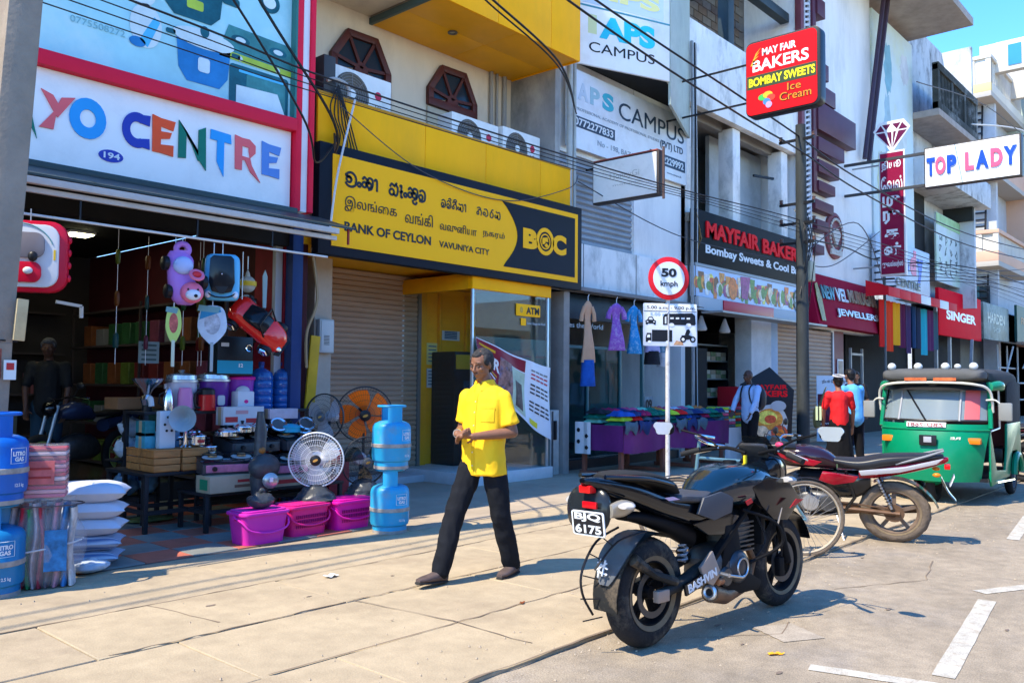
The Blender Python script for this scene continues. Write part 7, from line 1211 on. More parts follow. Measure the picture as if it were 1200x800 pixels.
# ---- bicycle behind the black bike
bi = T('bicycle', 'old blue framed bicycle leaning between the two motorbikes', 'bicycle', (7.17, 3.02, -.02), (rad(-4), 0, rad(127))); frb = P('bicycle_dull_teal', (.10, .20, .24), .4, var=.2, vs=9); rimt = P('bicycle_rim_cream', (.46, .38, .27), .5, var=.2, vs=9)
for x in (0, 1.08):
    w = O('wheel', MB().torus((x, 0, .335), YA, .315, .019, 64, 10), mat('tyre_tan_dust', (.16, .12, .085), .9), bi); O('rim', MB().torus((x, 0, .335), YA, .292, .010, 64, 8, rw=.015), rimt, w); sp = MB()
    for k in range(32): a = 2*pi*k/32; sp.bar((x+.02*cos(a+1.2), .03*(-1)**k, .335+.02*sin(a+1.2)), (x+.288*cos(a), 0, .335+.288*sin(a)), .0032)
    O('spokes', sp, P('spoke_dull', (.35, .33, .30), .4, metal=.6), w); O('hub', MB().cyl((x, -.05, .335), (x, .05, .335), .022, n=12), alu, w)
    O('mudguard', MB().grid(lambda u, v: V((x+.350*cos(rad((60 if x else 20)+u*130)), (v-.5)*.05, .335+.350*sin(rad((60 if x else 20)+u*130)))), 22, 3), black, bi)
for a, b, r in (((0, .05, .335), (.42, .0, .34), .009), ((0, -.05, .335), (.42, 0, .34), .009), ((0, .05, .335), (.30, .0, .80), .008), ((0, -.05, .335), (.30, 0, .80), .008), ((.42, 0, .34), (.28, 0, .86), .015), ((.42, 0, .34), (.92, 0, .72), .015), ((.30, 0, .80), (.90, 0, .84), .014), ((.92, 0, .68), (.89, 0, .98), .016), ((.92, .05, .68), (1.08, .05, .335), .010), ((.92, -.05, .68), (1.08, -.05, .335), .010)): O('frame_tube', MB().cyl(a, b, r, n=10), frb, bi)
O('saddle', MB().loft([(.10, 0, .95, .09, .03), (.18, 0, .955, .10, .035), (.30, 0, .95, .05, .03), (.40, 0, .94, .02, .015)], 18, 3), P('saddle_black', (.015, .015, .016), .3), bi); O('seat_post', MB().cyl((.28, 0, .84), (.26, 0, .94), .013, n=8), alu, bi); O('handlebar', MB().tube(smooth([(.72, -.26, .98), (.86, -.25, 1.0), (.92, 0, 1.02), (.86, .25, 1.0), (.72, .26, .98)], 5), .011, 8), chrome, bi)
O('chainring', MB().torus((.42, .06, .34), YA, .09, .006, 30, 5), alu, bi); O('crank', MB().bar((.42, .08, .34), (.54, .08, .22), .016), alu, bi); O('pedal', MB().cbox((.55, .13, .22), (.08, .08, .02)), black, bi); O('kickstand', MB().tube([(.06, .06, .34), (.10, .16, .16), (.08, .20, .0)], .008, 6), P('stand_cream', (.5, .48, .42), .4), bi)
# ---- simplified dark motorbikes: one in the shop, some beyond the three wheeler
def farbike(loc, rz, lab, tank, rimm, grp=None):
    o = T('motorbike', lab, 'motorbike', loc, rz, group=grp); wheel(o, 0, .30, .30, .05, .045, 5, rimm, False, None, blackrub, sidedust=False); wheel(o, 1.26, .30, .30, .05, .045, 5, rimm, False, None, blackrub, sidedust=False)
    O('tank', MB().loft([(.5, 0, .78, .08, .05), (.65, 0, .84, .14, .11), (.88, 0, .85, .14, .11), (1.0, 0, .82, .06, .05)], 20, 3), tank, o); O('seat', MB().loft([(-.35, 0, .86, .05, .02), (-.2, 0, .86, .11, .04), (.3, 0, .80, .12, .04), (.5, 0, .80, .08, .03)], 16, 3), black, o); O('engine', MB().loft([(.4, 0, .38, .08, .08), (.55, 0, .42, .13, .16), (.85, 0, .42, .12, .15), (.95, 0, .42, .06, .08)], 14, 2), engm, o)
    O('tail', MB().loft([(-.4, 0, .82, .03, .02), (-.2, 0, .76, .09, .06), (.3, 0, .66, .1, .08)], 14, 2), tank, o); O('headlight', MB().sph((1.14, 0, .88), (.08, .09, .09), 14, 10), mblk, o)
    for s in (-1, 1): O('fork', MB().cyl((1.26, s*.07, .3), (1.08, s*.07, .92), .02, n=8), alu, o); O('handlebar', MB().tube([(1.06, 0, .98), (1.0, s*.2, 1.03), (.92, s*.36, 1.0)], .012, 6), chrome, o)
    for s in (-1, 1): O('mirror', MB().sph((1.0, s*.30, 1.15), (.02, .06, .04), 10, 6), black, o); O('mirror_arm', MB().bar((1.0, s*.2, 1.02), (1.0, s*.29, 1.13), .01), black, o)
    return o
farbike((4.85, 11.0, .22), rad(205), 'dark motorbike with a lime green wheel rim standing inside the shop', P('tank_dark_blue', (.02, .03, .07), .2), P('rim_lime', (.32, .38, .10), .4))
farbike((15.2, 2.9, -.02), rad(100), 'dark motorbike just behind the green three wheeler', mblk, mmat, 'motorbikes parked beyond the three wheeler'); farbike((16.6, 3.0, -.02), rad(98), 'second dark motorbike beyond the green three wheeler', P('tank_maroon', (.12, .01, .02), .2), mmat, 'motorbikes parked beyond the three wheeler')
# ---- green three wheeler
tk = T('three_wheeler', 'green three wheeled taxi with black canvas roof and lamps along its brow', 'three wheeler', (11.35, 3.22, -.02), rad(182)); gr = mat('taxi_green', (.0, .20, .085), .32, coat=.1, var=.06, vs=2, dirt=(.06, .22, .12), ds=1.5, da=.4); cv = mat('canvas_grey_black', (.028, .029, .03), .85, var=.3, vs=4, bump=.5, bs=12)
# local: +X forward, front face at x = 0, width along Y
def cab(u, v):   # front apron: u across, v up
    a = (u-.5)*2; w = .54+.10*v; x = -.30*abs(a)**3.0-.10*v-.02+.06*sin(pi*v); return V((x, a*w, .30+v*.70))
O('front_apron', MB().grid(cab, 24, 10).grid(lambda u, v: cab(u, v)-V((.02, 0, 0)), 24, 10), gr, tk, sharp=60); O('apron_rib', MB().tube([cab(q/12, .90)+V((.008, 0, 0)) for q in range(13)], .012, 6), gr, tk)
def scr(u, v): a = (u-.5)*2; w = .61-.02*v; return V((-.13-.28*abs(a)**3.0-.20*v, a*w, 1.04+v*.42))
O('windscreen', MB().grid(scr, 20, 6), P('windscreen_glass', (.34, .42, .45), .10, alpha=.5), tk); O('screen_frame', MB().tube([scr(q/16, 0) for q in range(17)]+[scr(1, q/4) for q in range(1, 5)]+[scr(1-q/16, 1) for q in range(1, 17)]+[scr(0, 1-q/4) for q in range(1, 4)], .016, 6, closed=True), P('taxi_frame_black', (.02, .02, .02), .4), tk)
for u in (.2, .78): O('screen_pillar', MB().tube([scr(u, 0)+V((.01, 0, 0)), scr(u, 1)+V((.01, 0, 0))], .014, 6), P('seal_grey', (.3, .3, .3), .4), tk)
O('red_sticker', MB().grid(lambda u, v: scr(.82+.12*u, .05+.9*v)+V((.012, 0, 0)), 4, 4), P('sticker_coral', (.6, .12, .12), .5), tk); O('sun_visor', MB().grid(lambda u, v: V((-.20-.28*abs((u-.5)*2)**3-.12*v+.03, (u-.5)*2*(.63), 1.42+.10*v)), 20, 4), P('visor_black', (.015, .015, .015), .4), tk)
O('visor_trim', MB().tube(smooth([(-.45, .66, 1.15), (-.36, .64, 1.42), (-.22, .45, 1.50), (-.19, 0, 1.515), (-.22, -.45, 1.50), (-.36, -.64, 1.42), (-.45, -.66, 1.15)], 5), .016, 8), P('trim_ivory', (.58, .56, .46), .4), tk)
for a, c in ((.18, (.62, .14, .04)), (-.16, (.65, .16, .04))): O('brow_sticker', MB().prism([(-.12, 0), (.12, 0), (.12, .035), (-.12, .035)], .006, (-.175, a, 1.525), CU, CV) if False else MB().box(-.19, -.175, a-.13, a+.13, 1.535, 1.575), P('sticker_orange', c, .5, var=.5, vs=20), tk)
O('brow', MB().loft([(-.52, 0, 1.60, .60, .08, 4), (-.35, 0, 1.61, .60, .085, 4), (-.22, 0, 1.60, .56, .06, 4), (-.19, 0, 1.59, .5, .03, 4)], 28, 3), mat('canvas_light_grey', (.085, .085, .08), .8, var=.2, bump=.4, bs=14), tk)
O('roof_canvas', MB().loft([(-2.45, 0, 1.42, .52, .10, 4), (-2.3, 0, 1.52, .62, .16, 4), (-1.5, 0, 1.56, .645, .15, 4), (-.9, 0, 1.56, .64, .13, 4), (-.50, 0, 1.60, .61, .09, 4)], 30, 5), cv, tk)
for k, y in enumerate((-.50, -.28, -.0, .14, .40, .50)[:5]): O('roof_lamp', MB().sph((-.32, [-.48, -.16, .16, .30, .48][k], 1.715), (.05, .052, .05) if k != 3 else (.04, .04, .035), 16, 10), P('lamp_frost', (.52, .53, .50), .3), tk)
# cabin sides: street side is local +Y, both built
for s in (-1, 1):
    y = s*.64
    O('lower_side', MB().prism([(-.40, .30), (-.40, .95), (-.62, .62), (-.75, .42), (-1.30, .38), (-1.42, .62), (-1.46, .98), (-2.42, .98), (-2.46, .45), (-2.30, .42), (-2.16, .60), (-1.80, .60), (-1.66, .40), (-1.60, .28), (-.45, .24)], .03*s, (0, y-.0, 0), (1, 0, 0), FV), gr, tk, .012)
    O('canvas_side', MB().prism([(-1.46, .98), (-2.42, .98), (-2.44, 1.52), (-1.50, 1.56)], .02*s, (0, y, 0), (1, 0, 0), FV), cv, tk, .006); O('front_pillar', MB().tube([(-.40, y, .95), (-.46, y*.98, 1.25), (-.50, y*.95, 1.52)], .028, 8), gr, tk); O('door_rail', MB().tube([(-.95, y, .95), (-.90, y, 1.50)], .014, 6), alu, tk); O('door_rail', MB().tube([(-.42, y, .92), (-.95, y, .94)], .012, 6), alu, tk)
    O('wheel_arch', MB().torus((-1.98, s*.67, .28), YA, .27, .04, 20, 8, -1.5, 1.5), gr, tk); wheel(tk, -1.98, .24, .24, .055, .05, 5, P('taxi_rim', (.1, .1, .1), .5), False, None, blackrub, y=s*.58, twin=False, sidedust=False)
    O('indicator', MB().cbox((-.12-.09, s*.47, .80), (.10, .20, .075)), P('lens_orange', (.80, .18, .01), .2), tk, .015, rot=(0, 0, 0)); O('wing_mirror', MB().cbox((-.42, s*.80, 1.16), (.05, .15, .22)), P('mirror_dull', (.22, .22, .2), .3), tk, .02); O('mirror_arm', MB().tube(smooth([(-.36, s*.60, 1.30), (-.40, s*.70, 1.30), (-.42, s*.77, 1.22)], 3), .011, 6), P('trim_ivory', (.58, .56, .46)), tk)
    O('top_cap', MB().loft([(-.95, s*.66, 1.46, .05, .05), (-.7, s*.68, 1.48, .06, .06), (-.48, s*.62, 1.46, .04, .05)], 14, 3), gr, tk)
O('front_wheel', MB().torus((-.35, 0, .24), YA, .185, .055, 36, 10), blackrub, tk); O('front_mudguard', MB().sph((-.33, 0, .38), (.30, .16, .16), 18, 10), gr, tk); O('floor', MB().box(-2.4, -.3, -.62, .62, .30, .34), black, tk); O('rear_seat', MB().box(-2.0, -1.5, -.58, .58, .45, .65), black, tk, .03); O('rear_seat_back', MB().box(-2.15, -2.0, -.58, .58, .6, 1.2), P('seat_maroon', (.12, .02, .02), .6), tk, .03); O('driver_seat', MB().box(-1.05, -.75, -.3, .3, .5, .68), black, tk, .03); O('back_panel', MB().box(-2.46, -2.42, -.60, .60, .42, 1.45), cv, tk)
O('steering_bar', MB().tube([(-.55, -.3, 1.0), (-.48, 0, 1.05), (-.55, .3, 1.0)], .014, 6), black, tk); O('bumper_step', MB().tube([(-.6, .66, .28), (-1.6, .68, .24)], .018, 6), chrome, tk)
np_ = O('number_plate', MB().grid(lambda u, v: cab(.30+.36*u, .915+.085*v)+V((.012, 0, .02)), 8, 2), plw, tk)
mb = MB(); vs, fs = textmesh('ZBD-7681', .02, 0); X1 = max(p.x for p in vs); H1 = max(p.y for p in vs); mb.add([cab(.645-.33*p.x/X1, .925+.062*p.y/H1)+V((.017, 0, .02)) for p in vs], fs); O('lettering', mb, P('plate_ink_red', (.22, .04, .04), .5), np_)
O('badge', MB().cbox((.0, .02, .80), (.03, .20, .13)), black, tk, .01); O('badge_mark', MB().cbox((.018, .02, .81), (.006, .09, .07)), P('badge_grey', (.35, .35, .37), .3), tk, .004); mb = MB(); text(mb, 'Taxi', (-.025, -.24, .86), (-.0, 1, 0), FV, .14, .05, .02, .004); 
mb2 = MB(); vs, fs = textmesh('RE', .03, 0); X1 = max(p.x for p in vs); O('lettering', mb2.add([cab(.80-.09*p.x/X1, .74+.06*p.y)+V((.008, 0, 0)) for p in vs], fs), P('trim_ivory', (.58, .56, .46)), tk)
O('wiper', MB().bar(scr(.48, .0)+V((.03, 0, 0)), scr(.24, .95)+V((.03, 0, 0)), .014), black, tk); O('antenna', MB().cyl((-.2, .1, 1.5), (-.22, .1, 1.6), .004, n=5), alu, tk)
# ============================================================ people
def remesh(mb, vox, name, m, par, smooth_n=6, wrinkle=0, wf=9, seed=0, sub=0):
    me = bpy.data.meshes.new(name); me.from_pydata(mb.v, [], mb.f); bm = bmesh.new(); bm.from_mesh(me); bmesh.ops.recalc_face_normals(bm, faces=bm.faces); bm.to_mesh(me); bm.free()
    ob = bpy.data.objects.new('t', me); r = ob.modifiers.new('r', 'REMESH'); r.mode = 'VOXEL'; r.voxel_size = vox
    s = ob.modifiers.new('s', 'SMOOTH'); s.factor = .5; s.iterations = smooth_n
    me2 = evalmesh(ob); bpy.data.objects.remove(ob); bpy.data.meshes.remove(me); me2.name = name
    if wrinkle:
        cn = [(v.co.copy(), v.normal.copy()) for v in me2.vertices]; out = []
        for p, nr in cn: q = V((p.x*wf, p.y*wf, p.z*wf*.55+seed)); w = noise.noise(q)*.7+noise.noise(q*2.3)*.3; out.extend(p+nr*wrinkle*(1-abs(w)*3.2))
        me2.vertices.foreach_set('co', out)
    me2.materials.clear(); me2.materials.append(m); me2.polygons.foreach_set('use_smooth', [True]*len(me2.polygons)); me2.update()
    return link(name, me2, par)
def cap_(mb, a, b, r0, r1, n=14):
    mb.tube([a, b], [r0, r1], n); mb.sph(a, r0, n, 8); mb.sph(b, r1, n, 8)
def chain(mb, pts, rs):
    for i in range(len(pts)-1): cap_(mb, pts[i], pts[i+1], rs[i], rs[i+1])
def hand(mb, w, d, pn, side, k=1., curl=.5):
    """w wrist, d finger direction, pn palm normal; thumb leaves the side of the palm"""
    w, d, pn = V(w), V(d).normalized(), V(pn).normalized(); s = d.cross(pn).normalized()*side
    for q in (-.028, -.010, .010, .028): cap_(mb, w+s*q*.6*k, w+d*.085*k+s*q*k, .015*k, .013*k, 8)
    for i, (q, L) in enumerate(((-.032, .062), (-.011, .075), (.011, .080), (.032, .070))):
        a = w+d*.088*k+s*q*k; b = a+(d*.9+pn*curl*.6).normalized()*L*.45*k; c = b+(d*.5+pn*curl*1.6).normalized()*L*.32*k; e = c+(d*.1+pn*curl*2).normalized()*L*.25*k
        chain(mb, [a, b, c, e], [.0095*k, .009*k, .008*k, .0068*k])
    a = w+d*.02*k+s*.032*k; b = a+(d*.5+s*.9+pn*.4).normalized()*.04*k; c = b+(d*1+s*.2+pn*.4).normalized()*.032*k; chain(mb, [a, b, c], [.014*k, .0105*k, .0085*k])
def head(mb, c, fwd, up, k=1., nose=True):
    """adds a head and neck start; returns frame"""
    f, u = V(fwd).normalized(), V(up).normalized(); l = u.cross(f).normalized(); f = l.cross(u); R = Matrix((f, l, u)).transposed()
    def el(p, r): mb.xf = Matrix.Translation(V(c)) @ R.to_4x4(); mb.sph(p, r, 18, 12); mb.xf = None
    el((-.012*k, 0, .02*k), (.092*k, .073*k, .092*k)); el((.018*k, 0, -.035*k), (.070*k, .060*k, .075*k)); el((.040*k, 0, -.082*k), (.038*k, .036*k, .030*k)); el((.060*k, 0, -.055*k), (.022*k, .028*k, .02*k))
    if nose:
        mb.xf = Matrix.Translation(V(c)) @ R.to_4x4(); mb.tube([(.080*k, 0, .015*k), (.097*k, 0, -.012*k), (.108*k, 0, -.026*k)], [.009*k, .011*k, .013*k], 8); mb.sph((.098*k, 0, -.030*k), (.014*k, .020*k, .010*k), 10, 6)
        for s in (-1, 1): mb.sph((.070*k, s*.030*k, .024*k), (.018*k, .024*k, .009*k), 10, 6); mb.sph((.058*k, s*.042*k, -.02*k), (.026*k, .02*k, .02*k), 10, 6); mb.sph((-.005*k, s*.076*k, -.008*k), (.018*k, .009*k, .032*k), 10, 8)
        mb.sph((.084*k, 0, -.052*k), (.014*k, .026*k, .007*k), 10, 6); mb.sph((.082*k, 0, -.063*k), (.014*k, .022*k, .007*k), 10, 6); mb.xf = None
    return Matrix.Translation(V(c)) @ R.to_4x4()
def face(par, X_, k=1., brow=True, grey=(.05, .045, .04)):
    ew = P('eye_white', (.17, .11, .08), .4); ed = P('eye_dark', (.02, .012, .01), .15); hb_ = P('brow_dark', (.02, .016, .014), .8); lp_ = P('lip_brown', (.16, .055, .045), .5)
    for s in (-1, 1):
        O('eye', MB(X_).sph((.077*k, s*.031*k, .006*k), (.0075*k, .012*k, .0035*k), 10, 8), ew, par); O('iris', MB(X_).sph((.0855*k, s*.031*k, .004*k), (.003*k, .005*k, .0036*k), 8, 6), ed, par)
        O('eyebrow', MB(X_).tube([(.088*k, s*.014*k, .030*k), (.087*k, s*.032*k, .036*k), (.074*k, s*.052*k, .030*k)], [.0025*k, .0032*k, .002*k], 6), hb_, par)
    O('mouth', MB(X_).tube([(.082*k, -.022*k, -.058*k), (.0965*k, 0, -.0565*k), (.082*k, .022*k, -.058*k)], [.002*k, .0045*k, .002*k], 6), lp_, par)
def hair(par, X_, m, k=1., recede=0., vox=.006, bun=None, long_=False):
    mb = MB(X_); mb.sph((-.030*k, 0, .030*k), (.088*k, .082*k, .088*k), 20, 14); mb.sph((-.055*k, 0, -.02*k), (.05*k, .066*k, .07*k), 16, 10)
    if not recede: mb.sph((.03*k, 0, .075*k), (.055*k, .062*k, .038*k), 16, 10)
    else: mb.sph((.02*k, 0, .078*k), (.045*k, .045*k, .028*k), 16, 10)
    for s in (-1, 1): mb.sph((.008*k, s*.070*k, .03*k), (.035*k, .012*k, .040*k), 10, 8)
    if bun: mb.sph(tuple(q*k for q in bun), .045*k, 14, 10)
    return remesh(mb, vox, 'hair', m, par, 2, .004, 60)
def shoe(par, p, d, L, m, tilt=0, sole=None):
    d = V(d).normalized(); a = math.atan2(d.y, d.x); X_ = Matrix.Translation(V(p)) @ Matrix.Rotation(a, 4, 'Z') @ Matrix.Rotation(tilt, 4, 'Y')
    o = O('shoe', MB(X_).loft([(-.075, 0, .045, .025, .030, 2.4), (-.05, 0, .055, .038, .045, 2.4), (0, 0, .055, .042, .045, 2.4), (.08, 0, .042, .047, .030, 2.4), (.15, 0, .034, .046, .022, 2.4), (L-.08, 0, .028, .024, .014, 2.4)], 18, 4), m, par)
    O('sole', MB(X_).loft([(-.078, 0, .010, .025, .010, 3), (0, 0, .010, .042, .010, 3), (.12, 0, .010, .05, .010, 3), (L-.075, 0, .010, .025, .010, 3)], 16, 3), sole or P('sole_dark', (.03, .028, .025), .8), o)
# ---- man in yellow, local +X is where he walks, +Y his left
mn = T('person', 'man in a bright yellow short sleeved shirt and dark trousers walking with hands together', 'person', (4.67, 4.42, .0), rad(186)); mn.scale = (.975, .975, .975)
skin = mat('skin_brown', (.23, .105, .058), .48, var=.10, vs=14, bump=.12, bs=90)
hipL, hipR = V((0, .078, .90)), V((.02, -.078, .90)); kL, kR = V((-.05, .115, .50)), V((.22, -.105, .52)); aL, aR = V((-.21, .11, .09)), V((.37, -.12, .10))
shL, shR = V((-.01, .168, 1.372)), V((.01, -.168, 1.38)); elL, elR = V((-.035, .238, 1.11)), V((.0, -.222, 1.12)); wL, wR = V((.235, .075, 1.085)), V((.245, -.075, 1.10))
b = MB(); chain(b, [(0, 0, 1.0), (0, 0, 1.2), (-.005, 0, 1.36)], [.10, .10, .075]); cap_(b, shL, shR, .042, .042); chain(b, [(-.01, 0, 1.40), (.0, 0, 1.47), (.02, 0, 1.53)], [.068, .058, .054])
for sh, el, w in ((shL, elL, wL), (shR, elR, wR)): chain(b, [sh, sh.lerp(el, .5), el, el.lerp(w, .35), w], [.042, .043, .041, .040, .027])
for h_, k_, a_ in ((hipL, kL, aL), (hipR, kR, aR)): chain(b, [h_, k_, k_.lerp(a_, .3), a_], [.07, .05, .05, .038])
hand(b, wL, (.35, -1, .0), (.3, .2, -.9), -1, 1, .55); hand(b, wR, (.25, 1, -.12), (.3, -.1, .9), -1, 1, .45)
HX = head(b, (.055, .0, 1.625), (.93, -.02, -.32), (.30, 0, .95)); remesh(b, .0058, 'body', skin, mn, 3)
face(mn, HX); hair(mn, HX, mat('hair_greying', (.035, .032, .030), .8, var=.6, vs=60), 1.0, recede=1); O('moustache', MB(HX).tube([(.084, -.02, -.047), (.096, 0, -.043), (.084, .02, -.047)], [.003, .006, .003], 6), P('brow_dark', (.02, .016, .014)), mn)
yel = mat('shirt_yellow', (.90, .52, .012), .75, var=.07, vs=7); yeld = mat('shirt_yellow_seam', (.74, .42, .01), .8)
s_ = MB(); sec = [(.785, .182, .140, .005), (.85, .178, .138, .01), (.98, .170, .132, .015), (1.12, .172, .130, .01), (1.26, .182, .124, 0), (1.36, .185, .115, -.005), (1.43, .150, .096, -.005), (1.462, .095, .078, 0), (1.475, .066, .064, .005)]
vs = []; n = 36
for z, ry, rx, xc in sec:
    for q in range(n): a = 2*pi*q/n; c_, s2 = cos(a), sin(a); vs.append((xc+rx*math.copysign(abs(c_)**.86, c_), ry*math.copysign(abs(s2)**.86, s2), z))
s_.add(vs, [(i*n+q, i*n+(q+1) % n, (i+1)*n+(q+1) % n, (i+1)*n+q) for i in range(len(sec)-1) for q in range(n)]+[tuple(range(n-1, -1, -1)), tuple(range((len(sec)-1)*n, len(sec)*n))])
for sh, el in ((shL, elL), (shR, elR)): e_ = sh.lerp(el, .78); cap_(s_, sh+V((0, 0, .0)), sh.lerp(el, .3), .058, .058); s_.tube([sh.lerp(el, .1), sh.lerp(el, .5), e_], [.058, .062, .070], 18)
shirt = remesh(s_, .0085, 'shirt', yel, mn, 4, .0075, 7, 2)
bv = BVHTree.FromPolygons([v.co.copy() for v in shirt.data.vertices], [tuple(p.vertices) for p in shirt.data.polygons])
def drape(name, pts2, m, par, off=.004, z=None, nu=4, nv=8):
    (y0, z0), (y1, z1) = pts2; mb = MB()
    def f(u, v, o):
        y = y0+(y1-y0)*u; zz_ = z0+(z1-z0)*v; h = bv.ray_cast(V((.6, y, zz_)), V((-1, 0, 0)))
        p = h[0] if h[0] else V((.1, y, zz_)); nn_ = h[1] if h[1] else V((1, 0, 0)); nn_ = nn_ if nn_.x > 0 else -nn_; return p+nn_*o
    mb.grid(lambda u, v: f(u, v, off), nu, nv); return O(name, mb, m, par, sharp=80)
drape('placket', ((-.014, .79), (.014, 1.40)), yeld, shirt, .0035, nu=2, nv=30); drape('pocket', ((.055, 1.19), (.15, 1.30)), mat('shirt_pocket', (.84, .49, .012), .75), shirt, .004, nu=6, nv=6); drape('pocket_hem', ((.053, 1.285), (.152, 1.302)), yeld, shirt, .0055, nu=6, nv=2)
for z in (.86, .96, 1.06, 1.16, 1.26, 1.34): 
    h = bv.ray_cast(V((.6, 0, z)), V((-1, 0, 0)))
    if h[0]: O('button', MB().lathe([(0, .003), (.005, .003), (.006, 0)], 10, h[0]+V((.004, 0, 0)), (1, 0, 0)), P('button_pale', (.7, .6, .3), .3), shirt)
for s in (-1, 1):
    def cf(u, v): a = rad(s*(18+u*150)); r = .070+.016*v; return V((.008+r*1.0*cos(a)+.012*v*cos(a), r*sin(a)*1.05, 1.505-.052*v-.030*(cos(a) > 0)*cos(a)**2*(.6+.7*v)))
    O('collar', MB().grid(cf, 16, 4).grid(lambda u, v: cf(u, v)+V((0, 0, .004)), 16, 4), yel, shirt, sharp=80)
t_ = MB(); cap_(t_, (0, .045, .90), (0, -.045, .90), .118, .118); chain(t_, [hipL+V((0, 0, .02)), hipL.lerp(kL, .5), kL, kL.lerp(aL, .4), aL+V((.005, 0, .0))], [.094, .088, .074, .073, .066]); chain(t_, [hipR+V((0, 0, .02)), hipR.lerp(kR, .5), kR, kR.lerp(aR, .4), aR+V((-.005, 0, 0))], [.094, .088, .074, .073, .066])
t_.tube([aL, aL+V((.0, 0, -.035))], [.062, .064], 14); t_.tube([aR, aR+V((0, 0, -.03))], [.062, .064], 14)
remesh(t_, .0085, 'trousers', mat('trousers_charcoal', (.010, .011, .014), .9, var=.25, vs=10, spec=.15), mn, 4, .008, 9, 7)
shm = P('shoe_brown_grey', (.10, .07, .06), .6, var=.3, vs=14); shoe(mn, (-.22, .115, .0), (1, .12, 0), .29, shm, 0); shoe(mn, (.38, -.125, .012), (1, -.1, 0), .29, shm, -.10)
O('wristwatch', MB().torus(wR.lerp(elR, .08), (wR-elR).normalized(), .031, .006, 20, 6, rw=.010), steel, mn)
# ---- generic bystanders, seen small
def bystander(lab, loc, rz, H, top, bottom, sk, hairc, skirt=False, lean=0., arms=((.05, .22, .80), (.05, -.22, .80)), legs=(.04, -.04), sleeve=.55, bun=None, hat=None, extra=None):
    k = H/1.72; o = T('person', lab, 'person', loc, rz); S_ = lambda x, y, z: V((x*k, y*k, z*k))
    b = MB(); lx = lean
    chain(b, [S_(0, 0, 1.0), S_(lx*.5, 0, 1.2), S_(lx, 0, 1.36)], [.12*k, .12*k, .10*k]); shs = [S_(lx, .175, 1.39), S_(lx, -.175, 1.39)]; cap_(b, shs[0], shs[1], .055*k, .055*k); chain(b, [S_(lx, 0, 1.4), S_(lx+.03, 0, 1.52)], [.06*k, .05*k])
    els = []
    for i, s in enumerate((1, -1)):
        w = S_(*arms[i]); sh = shs[i]; el = sh.lerp(w, .5)+V((-.05 if w.z > 1.0*k else 0, s*.04, -.04 if w.z > 1.0*k else 0))*k; els.append(el); chain(b, [sh, el, w], [.05*k, .038*k, .026*k]); d = (w-el).normalized(); hand(b, w, d, V((.6, -s*.4, -.1)), s, k*.95, .5)
    ft = []
    for i, s in enumerate((1, -1)): h_ = S_(0, s*.085, .92); an = S_(legs[i], s*.10, .08); kn = h_.lerp(an, .5)+V((.03, 0, 0)); chain(b, [h_, kn, an], [.07*k, .05*k, .036*k]); ft.append((h_, kn, an))
    HX_ = head(b, S_(lx+.05, 0, 1.615), (1, 0, -.12), (.1, 0, 1), k); remesh(b, .011, 'body', sk, o, 2); face(o, HX_, k)
    if hat is None: hair(o, HX_, hairc, k, vox=.010, bun=bun)
    s_ = MB(); chain(s_, [S_(0, 0, .90), S_(lx*.4, 0, 1.12), S_(lx, 0, 1.33)], [.155*k, .15*k, .145*k]); s_.loft([(0, 0, 0, .01, .01)]*2, 4, 1) if False else None
    cap_(s_, shs[0]+V((0, 0, -.02)), shs[1]+V((0, 0, -.02)), .072*k, .072*k)
    for i in range(2): e_ = shs[i].lerp(els[i], min(1, sleeve*1.6)); cap_(s_, shs[i], e_, .066*k, .056*k)
    if sleeve > .7:
        for i in range(2): w = S_(*arms[i]); cap_(s_, els[i], els[i].lerp(w, .85), .05*k, .042*k)
    remesh(s_, .013, 'shirt', top, o, 3, .006, 9, loc[0])
    t_ = MB()
    if skirt:
        n = 22; vs = []
        for z, r in ((1.0, .145), (.9, .175), (.6, .20), (.3, .24), (.08, .27)):
            for q in range(n): a = 2*pi*q/n; r2 = r*(1+.06*sin(a*7)*(1-z)); vs.append(S_(r2*cos(a)*.85, r2*sin(a), z))
        t_.add(vs, [(i*n+q, i*n+(q+1) % n, (i+1)*n+(q+1) % n, (i+1)*n+q) for i in range(4) for q in range(n)]+[tuple(range(n)), tuple(range(4*n, 5*n))])
    else:
        cap_(t_, S_(0, .04, .90), S_(0, -.04, .90), .125*k, .125*k)
        for h_, kn, an in ft: chain(t_, [h_, kn, an+V((0, 0, .03))], [.10*k, .075*k, .06*k])
    remesh(t_, .013, 'skirt' if skirt else 'trousers', bottom, o, 3, .005, 9, 3)
    for h_, kn, an in ft: shoe(o, (an.x, an.y, 0), (1, 0, 0), .27, P('sandal_dark', (.04, .03, .025), .6))
    if extra: extra(o, k)
    return o
skd = P('skin_deep', (.075, .035, .022), .45, var=.1, vs=12); skb = P('skin_mid', (.26, .12, .07), .5, var=.1, vs=12); hbk = P('hair_black', (.010, .009, .009), .45)
def rucksack(o, k): O('backpack', MB().loft([(-.30, 0, 1.20, .12, .16, 3), (-.22, 0, 1.20, .15, .22, 3), (-.13, 0, 1.20, .15, .22, 3)], 18, 3), P('backpack_black', (.015, .016, .02), .6), o); [O('strap', MB().tube(smooth([(-.14, s*.09, 1.38), (.02, s*.10, 1.46), (.13, s*.09, 1.34), (.10, s*.13, 1.1), (-.12, s*.14, 1.02)], 4), .014, 6), P('backpack_black', (.015, .016, .02)), o) for s in (-1, 1)]
